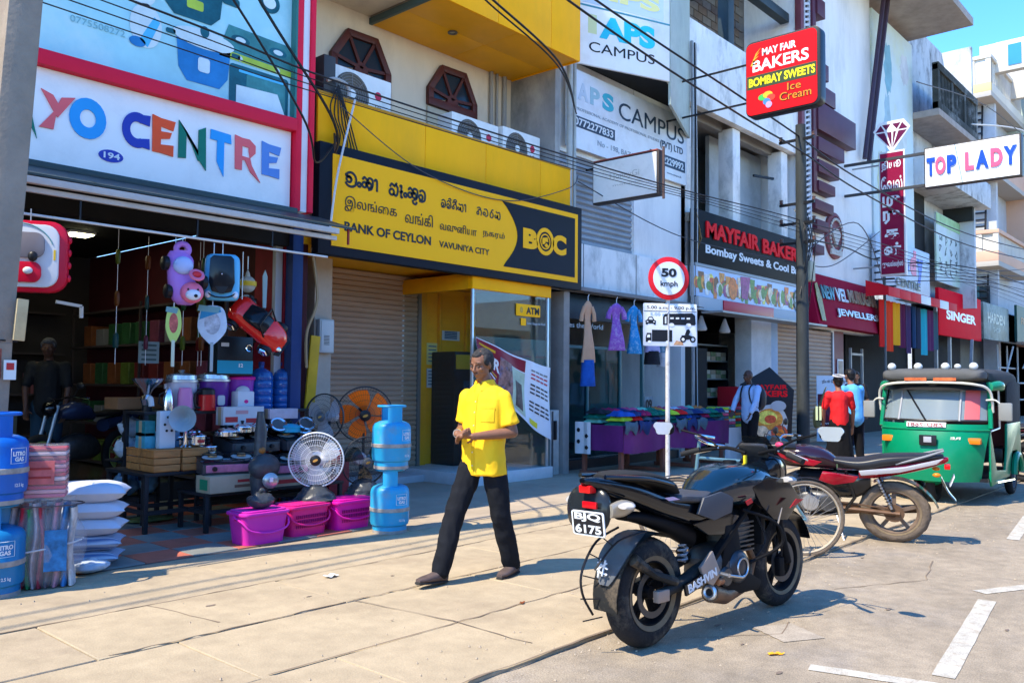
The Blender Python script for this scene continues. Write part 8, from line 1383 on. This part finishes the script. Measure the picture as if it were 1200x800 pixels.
bystander('man with shaved head in a pale blue shirt carrying a black backpack by the stall', (14.3, 7.0, 0), rad(165), 1.70, mat('shirt_pale_blue', (.30, .44, .66), .8), P('trousers_black', (.008, .008, .010), .9, spec=.15), skd, hbk, sleeve=.9, hat=True, arms=((.22, .2, .95), (.24, -.2, .98)), extra=rucksack)
def handbag(o, k): O('handbag', MB().loft([(-.10, .34, .92, .04, .14, 3), (0, .35, .92, .05, .17, 3), (.12, .34, .92, .04, .14, 3)], 16, 3), P('handbag_dark', (.02, .03, .02), .5), o); [O('handbag_panel', MB().cbox((-.10, .34+q, 1.0), (.03, .03, .22)), P('handbag_lime', (.55, .62, .35), .5), o) for q in (-.025, .03)]; O('strap', MB().tube(smooth([(-.05, .32, 1.05), (0, .20, 1.42), (.08, .32, 1.05)], 4), .008, 6), P('handbag_dark', (.02, .03, .02)), o); O('hair_band', MB().torus((.0, 0, 1.60), (-.2, 0, 1), .088, .012, 22, 6), P('band_white', (.6, .6, .58), .6), o)
bystander('woman in a red top and long black skirt with a green handbag, seen from behind', (13.75, 5.2, 0), rad(35), 1.60, mat('blouse_red', (.62, .012, .015), .8), P('skirt_black', (.006, .006, .007), .9, spec=.15), skb, hbk, True, sleeve=.45, bun=(-.095, 0, .03), arms=((.10, .24, .82), (.12, -.25, .82)), extra=handbag)
bystander('man in a bright sky blue shirt beside the woman in red, seen from behind', (14.7, 5.3, 0), rad(60), 1.72, mat('shirt_sky', (.10, .36, .66), .8), P('trousers_black', (.02, .02, .024)), skb, hbk, sleeve=.5, lean=.06, arms=((.2, .2, 1.0), (.2, -.22, .95)))
bystander('person in a dark top standing in the shade of the jewellery entrance', (19.8, 7.1, 0), rad(200), 1.76, P('top_black', (.015, .014, .016), .8), P('trousers_navy', (.02, .025, .05), .8), skb, hbk, sleeve=.5)
bystander('shopkeeper in a black shirt and blue jeans standing in the dark shop', (3.9, 10.8, .22), rad(240), 1.70, P('top_dark_navy', (.004, .005, .007), .8), mat('jeans_blue', (.01, .035, .06), .8), skd, P('cap_grey', (.05, .05, .055), .8), sleeve=.5, arms=((.12, .2, .85), (.15, -.2, .88)))
# ============================================================ poles, road sign, cables, stall, bits
cpm = mat('pole_concrete', (.27, .215, .16), .9, var=.2, vs=3, bump=.5, bs=30, dirt=(.17, .12, .10), ds=2, da=.5)
p1 = T('concrete_pole', 'weathered square concrete pole leaning at the left edge of the picture', 'utility pole', (2.02, 6.87, 0))
vs = []
for z, w, dx in ((-.02, .122, 0), (1.7, .12, .05), (1.702, .115, .055), (9, .105, .42)): vs += [(dx-w, -w, z), (dx+w, -w, z), (dx+w, w, z), (dx-w, w, z)]
O('shaft', MB().add(vs, [(i*4+q, i*4+(q+1) % 4, i*4+4+(q+1) % 4, i*4+4+q) for i in range(3) for q in range(4)]+[(3, 2, 1, 0), (12, 13, 14, 15)]), cpm, p1, .015)
O('timber_strip', MB().bar((.195, -.155, 1.72), (.215, -.155, 2.02), .03, .075, up=(1, 0, 0)), P('strip_cream', (.50, .38, .20), .7, var=.2, vs=8), p1, .004); O('red_scrawl', MB().box(-.02, .10, -.124, -.121, 1.45, 1.66), P('scrawl_rust', (.26, .07, .05), .9, var=.6, vs=30), p1); O('wire_band', MB().torus((.065, 0, 1.72), (0, 0, 1), .172, .006, 4, 5), black, p1)
p2 = T('utility_pole', 'tall dark weathered utility pole in front of the brown shutters', 'utility pole', (16.62, 7.0, 0)); O('shaft', MB().tube([(0, 0, -.02), (0, 0, 3), (-.02, 0, 6.7)], [.13, .12, .10], 14), mat('pole_dark', (.035, .04, .04), .8, var=.35, vs=4, stretch=(1, 1, .2), dirt=(.10, .10, .09), ds=3, da=.6), p2)
O('junction_box', MB().box(.13, .38, -.12, .12, 3.55, 3.95), P('box_cream', (.42, .42, .36), .6), p2, .015)
for z in (4.3, 4.7, 5.1, 6.4): O('crossarm', MB().bar((-.08, -.30, z), (-.02, .45, z), .05), black, p2); [O('insulator', MB().lathe([(.02, 0), (.04, .02), (.03, .05), (.04, .08), (0, .1)], 10, (-.06, y, z+.02)), P('insulator_brown', (.10, .05, .04), .3), p2) for y in (-.28, .4)]
for k in range(8): O('drop_cable', MB().tube(smooth([(.05*cos(k), .16*sin(k), 5.2-.1*k), (.18*cos(k*2), -.15+.1*sin(k*3), 4.4), (.16*cos(k), -.05*k/8, 3.7-.15*k)], 4), .011, 5), black, p2)
p3 = T('steel_pole', 'thin dark steel pole beside the striped awning with tangled fittings', 'utility pole', (25.2, 8.2, 0)); O('shaft', MB().cyl((0, 0, 0), (0, 0, 6.0), .04, n=10), P('pole_grey_dark', (.10, .11, .11), .6), p3)
for k in range(6): O('bracket', MB().bar((-.1, -.35+.04*k, 4.25+k*.22), (.1, .3, 4.3+k*.2), .045), black, p3)
# road sign
rs = T('road_sign', 'round 50 kmph speed limit sign with a vehicle plate on a white post', 'road sign', (11.47, 6.98, 0), 0); wp = mat('post_white_scuffed', (.56, .55, .52), .6, var=.1, dirt=(.20, .16, .12), ds=9, da=.8)
O('post', MB().cyl((0, 0, 0), (0, 0, 3.15), .035, n=14), wp, rs); _u1 = V((.80, -.60, 0)).normalized(); _n1 = _u1.cross(V(FV))
ww = P('sign_face_white', (.72, .73, .74), .35, var=.03); srd = P('sign_face_red', (.70, .012, .02), .3)
O('disc', MB().prism(E(.335, .335, 44), .012, V((0, 0, 3.08))+_n1*.04, _u1, FV), srd, rs, .002); O('disc_face', MB().prism(E(.258, .258, 40), .003, V((0, 0, 3.08))+_n1*.053, _u1, FV), ww, rs)
def st_(s, a, z, w, h, b=.03, m=BK, par=rs, sl=0): return O('lettering', text(MB(), s, V((0, 0, z))+_u1*a+_n1*.058, _u1, FV, w, h, b, .003, slant=sl), m, par)
st_('50', -.125, 3.10, .25, .135, .045); st_('kmph', -.14, 2.93, .28, .11, .015)
pt = O('vehicle_plate', MB().prism([(a, b) for a, b in rrect(.88, .66, .02, 3)], .012, V((.04, 0, 2.36))+_n1*.04, _u1, FV), ww, rs, .002); st_('5.00 a.m. - 9.00 p.m.', -.36, 2.585, .80, .062, .01); pic = []
def pic_(name, polys, k=0): 
    for p in polys: O(name, MB().prism(p, .003, V((.04, 0, 2.36))+_n1*(.053+.001*k), _u1, FV), BK if k == 0 else ww, rs)
O('plate_line', MB().prism([(-.43, .205), (.43, .205), (.43, .213), (-.43, .213)], .002, V((.04, 0, 2.36))+_n1*.053, _u1, FV), BK, rs)
pic_('bus_symbol', [[(-.12, -.0), (-.12, .12), (-.09, .17), (.36, .19), (.41, .15), (.42, .02), (.40, .0)]]); pic_('bus_symbol', [[(a, .09), (a+.055, .092), (a+.055, .118), (a, .115)] for a in (.0, .09, .18, .27)]+[[(-.09, .02), (-.065, .02), (-.065, .13), (-.09, .12)]]+[[(x+.045*cos(q), -.0+.03*sin(q)) for q in [i*.63 for i in range(10)]] for x in (.02, .30)], 1)
pic_('car_symbol', [[(-.40, -.0), (-.405, .06), (-.375, .075), (-.35, .12), (-.29, .12), (-.265, .075), (-.235, .06), (-.24, -.0), (-.27, -.0), (-.27, .015), (-.37, .015), (-.37, -.0)]]); pic_('car_symbol', [[(-.355, .075), (-.34, .105), (-.30, .105), (-.285, .075)], [(-.385, .035), (-.36, .035), (-.36, .05), (-.385, .05)], [(-.28, .035), (-.255, .035), (-.255, .05), (-.28, .05)]], 1)
pic_('truck_symbol', [[(-.30, -.26), (-.30, -.08), (.03, -.08), (.03, -.26)], [(-.40, -.27), (-.40, -.19), (-.38, -.13), (-.31, -.13), (-.31, -.27)]]); pic_('truck_symbol', [[(-.385, -.20), (-.37, -.155), (-.33, -.155), (-.33, -.20)]]+[[(x+.03*cos(q), -.27+.025*sin(q)) for q in [i*.63 for i in range(10)]] for x in (-.34, -.05)], 1)
pic_('motorcycle_symbol', [[(x+.05*cos(q), -.22+.05*sin(q)) for q in [i*.52 for i in range(12)]] for x in (.21, .37)]+[[(.18, -.16), (.30, -.15), (.36, -.17), (.38, -.21), (.24, -.23)], [(.24, -.15), (.27, -.07), (.31, -.06), (.33, -.10), (.30, -.16)]]); pic_('motorcycle_symbol', [[(x+.025*cos(q), -.22+.025*sin(q)) for q in [i*.52 for i in range(12)]] for x in (.21, .37)], 1)
O('rust_mark', MB().prism([(.05, -.31), (.22, -.31), (.20, -.26), (.10, -.24)], .001, V((.04, 0, 2.36))+_n1*.0535, _u1, FV), P('rust_orange_mark', (.50, .28, .15), .8, var=.4, vs=20), rs)
# overhead cables
cb = P('cable_black', (.012, .012, .013), .5); cgx = P('cable_grey', (.06, .06, .065), .6)
def cable(pts, r, lab, m=cb): o = tag(O('overhead_cable', MB().tube(smooth(pts, 10), r, 5), m), lab, 'cable', 'overhead cables along the street'); return o
cable([(-6, 7.0, 8.2), (4, 7.0, 7.35), (9.48, 7, 6.86), (13.73, 7, 6.62), (16.4, 7, 6.46), (20, 7, 6.2), (29, 7, 6.2), (44, 7, 7.2)], .018, 'thick upper black power cable crossing before the campus signs')
cable([(-6, 6.7, 8.0), (4, 6.8, 7.05), (9.3, 6.8, 6.42), (13.73, 6.9, 6.20), (16.4, 6.9, 6.10), (20, 6.9, 5.85), (29, 6.9, 5.8), (44, 6.9, 6.8)], .018, 'thick lower black power cable crossing before the campus signs')
for k in range(4): cable([(-6, 7.1, 4.9-.1*k), (2.9, 7.05, 4.62-.09*k), (5.2, 7.05, 4.50-.06*k), (9.4, 7, 4.50-.05*k), (12.4, 7, 4.58-.04*k), (16.4, 7, 4.75-.08*k), (25, 6.9, 4.9-.1*k), (44, 6.9, 5.0-.2*k)], .006 if k else .011, ['thickest of the low cables over the bank signboard', 'second low cable over the bank signboard', 'third low cable over the bank signboard', 'lowest thin cable over the bank signboard'][k])
cable([(2.5, 6.6, 6.9), (3.86, 6.6, 5.0), (4.88, 6.7, 4.0), (5.6, 7.6, 3.95), (6.1, 8.3, 4.4)], .014, 'slack black service cable drooping across the billboard to the pink frame'); cable([(2.2, 6.6, 6.2), (3.65, 6.7, 4.95), (4.7, 6.9, 3.98), (5.5, 7.8, 3.85), (6.15, 8.3, 4.35)], .012, 'second slack service cable drooping beside the first')
cable([(6.6, 7, 6.4), (7.35, 7, 6.15), (9.0, 7.2, 5.85), (10.8, 8.3, 5.9)], .016, 'black cable sloping past the yellow soffit to the corner pipe'); cable([(6.6, 7, 6.3), (7.4, 7, 6.05), (9.0, 7.2, 5.78), (10.85, 8.3, 5.8)], .012, 'second cable under the one by the yellow soffit')
cable([(6.1, 8.2, 4.72), (7.4, 8.18, 4.18), (9.0, 8.18, 4.06), (10.5, 8.2, 4.5), (10.9, 8.3, 4.8)], .007, 'thin loose wire sagging across the top of the bank signboard', cgx); cable([(10.9, 8.3, 4.7), (14, 8.2, 4.2), (17, 7.2, 3.95)], .010, 'thin wire from the corner pipe to the dark pole', cgx)
cable([(16.5, 7.0, 4.4), (19, 7.0, 4.5), (25.2, 8.2, 5.0), (30, 7, 5.2), (42, 7, 5.4)], .018, 'cable from the dark pole toward the far signs'); cable([(16.5, 7.0, 3.9), (20, 7.6, 4.3), (25.5, 8.3, 6.0)], .012, 'wire rising from the dark pole past the round emblem', cgx); cable([(16.5, 7.0, 4.0), (19.5, 6.9, 5.1), (25.2, 8.2, 4.3)], .012, 'sagging wire between the dark pole and the thin steel pole', cgx)
for k in range(5): cable([(25.2, 8.2, 4.4+.2*k), (30, 6.9, 4.7+.1*k), (44, 7.2, 5.0+.45*k)], .012, ['lowest far cable beyond the thin steel pole', 'second far cable beyond the thin steel pole', 'third far cable beyond the thin steel pole', 'fourth far cable beyond the thin steel pole', 'highest far cable beyond the thin steel pole'][k])
cable([(20.5, 5.9, 8.4), (30, 6.4, 10.2), (44, 7.2, 11.6)], .014, 'cable high over the red hanging signs against the far block', cgx); cable([(33, 7.7, 10.7), (38, 6.8, 11.3), (44, 6.6, 10.7)], .03, 'pale pipe like cable high on the far block', P('cable_pale', (.5, .5, .48)))
cable([(5.95, 8.15, 3.2), (6.05, 8.15, 3.9), (6.4, 8.3, 4.9)], .014, 'white cable tie running up the left end of the bank signboard', P('rail_white', (.6, .6, .58))); cable([(5.85, 8.35, 3.0), (5.9, 8.3, 2.4), (5.78, 8.32, 2.0), (5.80, 8.34, 1.6)], .018, 'tan hose hanging below the end of the bank signboard', P('hose_tan', (.30, .22, .12), .6))
for k in range(7): cable([(6.15, 8.3, 5.0), (6.02+.06*k, 8.28, 4.7-.05*k), (6.12+.05*k, 8.28, 4.4-.05*k), (6.0, 8.3, 3.9)], .009, 'loose looping wire, number %s of the tangle left of the yellow parapet' % ['one', 'two', 'three', 'four', 'five', 'six', 'seven'][k])
# clothes stall
sl_ = T('clothes_stall', 'long trestle stall under a purple cloth in front of the glazed shop', 'stall', (0, 0, 0)); wdn = P('trestle_red_wood', (.20, .07, .045), .7, var=.25)
O('tabletop', MB().box(10.95, 14.3, 7.45, 8.30, .74, .78), wdn, sl_); 
for x in (11.0, 12.2, 13.2, 14.2):
    for y in (7.52, 8.22): O('leg', MB().box(x-.035, x+.035, y-.03, y+.03, 0.004, .739), wdn, sl_, .005)
    O('foot_rail', MB().box(x-.03, x+.03, 7.40, 8.30, .006, .07), wdn, sl_, .005)
def drp(u, v): x = 10.93+3.4*u; return V((x, 7.43-.03*sin(u*31)*(1-v)-.015*sin(u*9), .80-(1-v)*(.42+.02*sin(u*13))))
pc = mat('purple_cloth', (.11, .014, .11), .75, var=.25, vs=3); O('cloth_front', MB().grid(drp, 60, 6), pc, sl_, sharp=80); O('cloth_side', MB().grid(lambda u, v: V((10.92-.02*sin(u*12)*(1-v), 7.43+.88*u, .80-(1-v)*.40)), 14, 5), pc, sl_, sharp=80); O('cloth_top', MB().box(10.93, 14.33, 7.44, 8.32, .782, .80), pc, sl_)
O('spotted_cloth', MB().grid(lambda u, v: V((10.86-.02*sin(u*9), 8.0+.30*u, .84-(1-v)*.50)), 6, 4), P('cloth_pale_grey', (.55, .55, .55), .8), sl_); [O('spot', MB().sph((10.845, 8.07+.16*(k % 2), .44+.09*k), (.008, .035, .035), 8, 6), BK, sl_) for k in range(4)]
random.seed(21); GC = [('navy', (.01, .03, .12)), ('teal green', (.0, .14, .09)), ('bright red', (.70, .01, .01)), ('lime', (.45, .62, .03)), ('slate', (.06, .11, .15)), ('pink', (.60, .08, .18)), ('white', (.55, .56, .58)), ('black', (.015, .015, .02)), ('royal blue', (.01, .08, .35)), ('crimson', (.32, .01, .07)), ('orange', (.65, .18, .04)), ('mint', (.15, .45, .32))]
cm = {n: mat('garment_'+n.replace(' ', '_'), c, .85, var=.35, vs=7, bump=.5, bs=25) for n, c in GC}
def garment(x, y, z, n, lab, w=.36, d=.32, h=.085, rz=0):
    o = T('folded_garment', lab, 'garment', (x, y, z), rz, group='folded garments on the stall'); sd = x*7+y
    def f(u, v): a, b = 2*u-1, 2*v-1; e = max(0, 1-abs(a)**4)**.5*max(0, 1-abs(b)**4)**.5; return V((a*w/2*(1+.1*noise.noise(V((b*2, sd, 0)))), b*d/2*(1+.12*noise.noise(V((a*2, sd, 5)))), h*e*(.8+.5*noise.noise(V((a*2.5, b*2.5, sd))))))
    O('fabric', MB().grid(f, 16, 12), cm[n], o, sharp=80); return o
PL = ['front left', 'front', 'front middle', 'front right', 'back left', 'back', 'back middle', 'back right']
nn = 0; ORD = ['two', 'three', 'four', 'five', 'six', 'seven', 'eight', 'nine', 'ten', 'eleven', 'twelve']
lay = ['royal blue', 'navy', 'crimson', 'teal green', 'teal green', 'lime', 'bright red', 'slate', 'navy', 'slate', 'teal green', 'navy']; lay2 = ['black', 'crimson', 'navy', 'pink', 'mint', 'teal green', 'orange', 'pink', 'white', 'pink', 'mint', 'orange']
for i in range(12):
    for r in range(2):
        for q in range(3): n = [lay, lay2][r][(i+q*5) % 12] if q else [lay, lay2][r][i]; garment(11.1+i*.27, 7.60+.42*r+.02*q, .80+(2-q)*.07+.03*r, n, '%s folded garment, %s layer of the %s row, pile %s from the post end' % (n, ['top', 'middle', 'bottom'][q], ['front', 'rear'][r], ['one']+ORD)[:] if False else '%s garment in the %s layer, %s row, pile %s from the booth end' % (n, ['top', 'middle', 'bottom'][q], ['front', 'rear'][r], (['one']+ORD)[i]), rz=random.uniform(-.3, .3))
for k, (x, n, n2) in enumerate(((11.1, 'slate', 0), (11.5, 'navy', 0), (12.6, 'slate', 0), (12.95, 'navy', 0), (13.3, 'slate', 0))):
    o = T('draped_garment', '%s garment hanging over the front edge of the stall, number %s from the booth end' % (n, ['one', 'two', 'three', 'four', 'five'][k]), 'garment', (x, 7.42, .86), group='garments draped over the stall edge'); O('fabric', MB().grid(lambda u, v: V((-.18+.36*u, -.02-.02*sin(pi*v)-.012*sin(u*11), -.17*(1-v)*(1+.25*sin(u*9+k*2))+.015*sin(u*7+k))), 14, 6), cm[n], o, sharp=80)
rk2 = T('clothes_rack', 'low rack of bright folded saris at the right end of the stall', 'rack', (14.5, 7.6, 0)); O('white_cloth', MB().grid(lambda u, v: V((1.1*u, -.02*sin(u*20), .02+v*.62)), 20, 4), P('cloth_pale_grey', (.55, .55, .55)), rk2, sharp=80); O('shelf', MB().box(0, 1.1, .02, .6, .60, .64), wdn, rk2)
sc_ = ['bright red', 'mint', 'orange', 'slate', 'pink', 'white', 'lime', 'teal green']
for c in range(4):
    for r in range(7): o = T('folded_sari', '%s sari, layer %s from the bottom in stack %s of the low rack' % (sc_[(c*3+r) % 8], (['one']+ORD)[r], (['one']+ORD)[c]), 'sari', (14.63+c*.27, 7.82, .641+r*.055), group='saris stacked on the low rack'); O('fabric', MB().box(-.125, .125, -.17, .17, 0, .048), cm[sc_[(c*3+r) % 8]], o, .014)
# hanging dresses
rp = T('hanging_line', 'thin dark rope the dresses hang from', 'rope'); O('rope', MB().cyl((10.95, 8.2, 2.90), (14.8, 8.2, 2.93), .008, n=6), black, rp)
def dress(x, z1, w, h, m, lab, ty='dress', m2=None):
    o = T('hanging_dress', lab, 'dress', (x, 8.2, z1), -.5, group='dresses hanging over the stall'); n = 26
    pr = [(0, .06), (.05, .45), (.12, .62), (.30, .42), (.55, .60), (.8, .85), (1, 1.0)]
    mb = MB(); vs = []
    P_ = smooth([V((a, b, 0)) for a, b in pr], 4)
    for p in P_:
        for q in range(n): a = 2*pi*q/n; r = w/2*p.y*(1+.08*sin(a*6+x*9)*p.x); vs.append((r*cos(a), r*.45*sin(a)+.02*sin(p.x*6), -p.x*h))
    mb.add(vs, [(i*n+q, i*n+(q+1) % n, (i+1)*n+(q+1) % n, (i+1)*n+q) for i in range(len(P_)-1) for q in range(n)]); O('fabric', mb, m, o, sharp=80)
    for s in (-1, 1): O('sleeve', MB().tube([(s*w*.25, 0, -h*.10), (s*w*.42, 0, -h*.22), (s*w*.46, .01, -h*.34)], [w*.12, w*.13, w*.14], 10), m, o)
    if m2: O('lower_skirt', MB().tube([(0, 0, -h*.96), (0, 0, -h*1.2), (0, 0, -h*1.38)], [w*.40, w*.45, w*.50], 16), m2, o)
    O('hanger', MB().tube([(0, 0, 0), (0, 0, .06), (.02, 0, .10)], .006, 5), white, o); return o
def floral(key, c, d): return mat(key, c, .8, var=.1, dirt=d, ds=16, da=1)
dress(11.05, 2.78, .25, 1.0, mat('dress_beige', (.52, .30, .18), .8, var=.08), 'beige dress over a royal blue skirt nearest the booth', m2=cm['royal blue']); dress(11.85, 2.80, .33, .80, floral('dress_purple_floral', (.30, .10, .44), (.55, .45, .62)), 'purple flower print dress second from the booth')
dress(12.38, 2.80, .28, .84, floral('dress_blue_floral', (.02, .26, .55), (.42, .62, .70)), 'bright blue flower print dress next to the speed sign'); dress(12.95, 2.55, .30, .55, floral('dress_lilac_floral', (.45, .40, .60), (.15, .10, .3)), 'lilac print top above a black skirt behind the vehicle plate', m2=cm['black']); dress(13.32, 2.58, .24, .60, floral('dress_teal_floral', (.10, .22, .28), (.5, .55, .6)), 'teal print top over a pale skirt behind the sign post', m2=cm['white'])
# advert boards
ab = T('advert_board', 'cut out bakery advert board with black top and round food pictures', 'advert board', (15.3, 7.1, 0), 0); au = V((.80, -.60, 0)); an = au.cross(V(FV))
O('board', MB().prism([(-.42, 0), (.42, 0), (.46, .9), (.50, 1.35), (.0, 1.78), (-.60, 1.45), (-.45, .9)], .03, (0, 0, 0), au, FV), P('board_black', (.012, .012, .014), .45), ab, .004); O('lettering', text(MB(), 'MAYFAIR', V((0, 0, 1.36))-au*.36+an*.032, au, FV, .72, .09, .03, .002), rl, ab); O('lettering', text(MB(), 'BAKERS', V((0, 0, 1.22))-au*.36+an*.032, au, FV, .72, .12, .04, .002), rl, ab)
for k, (x, z, a, b_, m) in enumerate(((.02, .72, .34, .36, P('plate_rim_white', (.5, .5, .48), .4)), (-.02, .80, .28, .20, fcm[0]), (-.06, .83, .20, .13, fcm[5]), (.0, .80, .12, .08, fcm[1]), (.18, .55, .17, .14, fcm[1]), (.20, .53, .10, .08, fcm[8]), (-.17, .58, .12, .10, fcm[2]), (.05, .28, .36, .22, P('board_teal', (.03, .16, .22), .3)), (.16, 1.05, .16, .10, P('silver_print', (.4, .4, .4), .3)))): O('food_print', MB().prism(E(a, b_, 20), .002, au*x+V((0, 0, z))+an*(.032+.002*k), au, FV), m, ab)
rb = T('banner_stand', 'white and maroon roll up banner stand with faded portrait circle', 'banner', (21.0, 8.0, 0)); bu = V((.747, -.665, 0)); bnn = bu.cross(V(FV))
O('panel', MB().prism([(-.52, .08), (.52, .08), (.52, 1.68), (-.52, 1.68)], .02, (0, 0, 0), bu, FV), P('banner_white', (.66, .70, .74)), rb); O('maroon_field', MB().prism([(-.50, .42)]+[(-.5+.1*i, .42) for i in range(1, 11)]+[(.5-.1*i, 1.30+.07*cos(i*.32)) for i in range(11)], .003, bnn*.021, bu, FV), P('banner_wine', (.08, .006, .025), .5, var=.3, vs=4), rb)
O('portrait_ring', MB().prism(E(.30, .30, 24), .002, bnn*.025+V((0, 0, .88)), bu, FV), P('banner_plum', (.12, .03, .06), .5, var=.5, vs=6), rb); O('lettering', text(MB(), 'நியூ ேவல் முருகன்', V((0, 0, 1.48))-bu*.38+bnn*.022, bu, FV, .78, .10, .02, .002), BK, rb); O('lettering', text(MB(), 'JEWELLERS', V((0, 0, .48))-bu*.44+bnn*.026, bu, FV, .5, .05, .03, .002), plw, rb); O('text_line', MB().prism([(-.4, .2), (.4, .2), (.4, .26), (-.4, .26)], .002, bnn*.022, bu, FV), P('line_blue_grey', (.25, .32, .38), .5), rb)
pcw = T('photo_frame', 'small pale framed photograph on the jewellery shop wall', 'picture', (23.2, 8.74, 1.9)); O('frame', MB().box(-.2, .2, -.02, 0, -.25, .25), plw, pcw); O('print', MB().box(-.16, .16, -.026, -.021, -.21, .21), P('print_skin', (.35, .25, .18), .5, var=.5, vs=5), pcw)
# litter, cracks, stains
def litter(n, lab, x, y, z, dx, dy, dz, m, rz): o = T(n, lab, 'litter', (x, y, z), rz); O('wrapper', MB().grid(lambda u, v: V(((u-.5)*dx, (v-.5)*dy, dz*(.5+noise.noise(V((u*3, v*3, x)))))), 6, 4), m, o); return o
litter('wrapper', 'orange and white sweet wrapper lying on the road before the black motorbike', 4.50, 2.06, -.018, .09, .035, .012, P('wrapper_orange', (.80, .36, .02), .4), -.6); litter('wrapper', 'crumpled white wrapper on the paving left of the walking man', 3.90, 5.25, .004, .10, .07, .02, white, .2); litter('leaf', 'small brown leaf on the paving before the walking man', 4.30, 3.72, .004, .05, .03, .01, P('leaf_brown', (.20, .06, .02), .7), .5)
crk = P('crack_dirt', (.19, .14, .095), .95); random.seed(8)
def crack(pts, w, z=.0045): 
    P2 = []; 
    for i in range(len(pts)-1):
        a, b = V(pts[i]), V(pts[i+1]); m = max(2, int((b-a).length/.12))
        for q in range(m): P2.append(a.lerp(b, q/m)+V((random.uniform(-.012, .012), random.uniform(-.012, .012))))
    vs = []
    for i, p in enumerate(P2): t = (P2[min(i+1, len(P2)-1)]-P2[max(0, i-1)]).normalized(); q = V((-t.y, t.x))*w*random.uniform(.2, .7); vs += [(p.x+q.x, p.y+q.y, z), (p.x-q.x, p.y-q.y, z)]
    o = O('pavement_crack', MB().add(vs, [(2*i, 2*i+1, 2*i+3, 2*i+2) for i in range(len(P2)-1)]), crk); o['kind'] = 'structure'
crack([(-1, 5.44), (2.0, 5.43), (6, 5.425), (12, 5.44)], .014); crack([(1.0, 2.95), (4.2, 2.95), (8, 2.94), (16, 2.95)], .018, .006); crack([(2.0, 4.59), (5.0, 4.57), (7, 4.58)], .012); crack([(2.4, 3.73), (4.0, 3.71), (6, 3.72)], .014); crack([(2.6, 5.42), (2.75, 4.6)], .012); crack([(3.6, 4.57), (3.7, 3.75), (3.68, 3.0)], .010); crack([(4.4, 2.6), (4.9, 2.2), (5.3, 2.3)], .008, -.0155); crack([(6.2, 2.4), (7.0, 2.0), (7.9, 2.2)], .008, -.0155)
stn = mat('stain_dark', (.20, .15, .11), .95, var=.2, vs=6)
for k in range(30):
    x = random.uniform(1.8, 12); y = random.choice([random.uniform(.9, 2.8), random.uniform(3, 6.2)]); z = -.0155 if y < 2.95 else .0055; r = random.uniform(.005, .02); o = O('ground_speck', MB().add([(x+r*(1.6+.5*random.random())*cos(a), y+r*(.6+.5*random.random())*sin(a), z) for a in [q*.7 for q in range(9)]], [tuple(range(9))]), stn); o['kind'] = 'structure'
random.seed(4); gv = MB()
for k in range(900):
    x = random.uniform(1.5, 14); y = random.gauss(2.95, .35) if k % 3 else random.uniform(.8, 7.2); r = random.uniform(.003, .010); z = -.018 if y < 2.95 else .002
    gv.add([(x+r, y, z), (x-r*.6, y+r, z), (x-r*.5, y-r, z), (x, y, z+r*1.2)], [(0, 1, 3), (1, 2, 3), (2, 0, 3)])
tag(O('grit', gv, P('grit_tan', (.36, .29, .21), .95)), 'scattered grit and small stones on the pavement edge', 'grit', kind='stuff')
# the row of low shops across the street, behind the camera, seen in the glass
for k in range(9):
    x = -22+k*8.2; h = 4.2+.9*((k*5) % 3); o = T('opposite_shop', ['cream', 'peach', 'white', 'pale green', 'tan', 'grey', 'yellow', 'light blue', 'pink'][k]+' low shop across the road behind the viewer', 'building', (x, -13, 0), group='shops across the road')
    O('wall', MB().box(0, 8.0, -5, 0, -.04, h), P('opposite_%d' % k, [(.62, .54, .42), (.60, .44, .34), (.64, .62, .58), (.48, .56, .46), (.52, .42, .30), (.45, .45, .45), (.66, .54, .26), (.46, .54, .60), (.60, .46, .46)][k], .8, var=.15), o)
    for q in (0.6, 4.4): O('shutter', MB().box(q, q+3, .0, .06, 0, 2.7), shutm, o); O('window', MB().box(q+.4, q+2.4, 0, .05, 3.1, h-.3), P('window_dark', (.03, .05, .06), .2), o)
    O('awning', MB().box(.2, 7.8, 0, 1.2, 2.75, 2.83), [red, gal, white][k % 3], o)
sc.collection.children.link(COL)
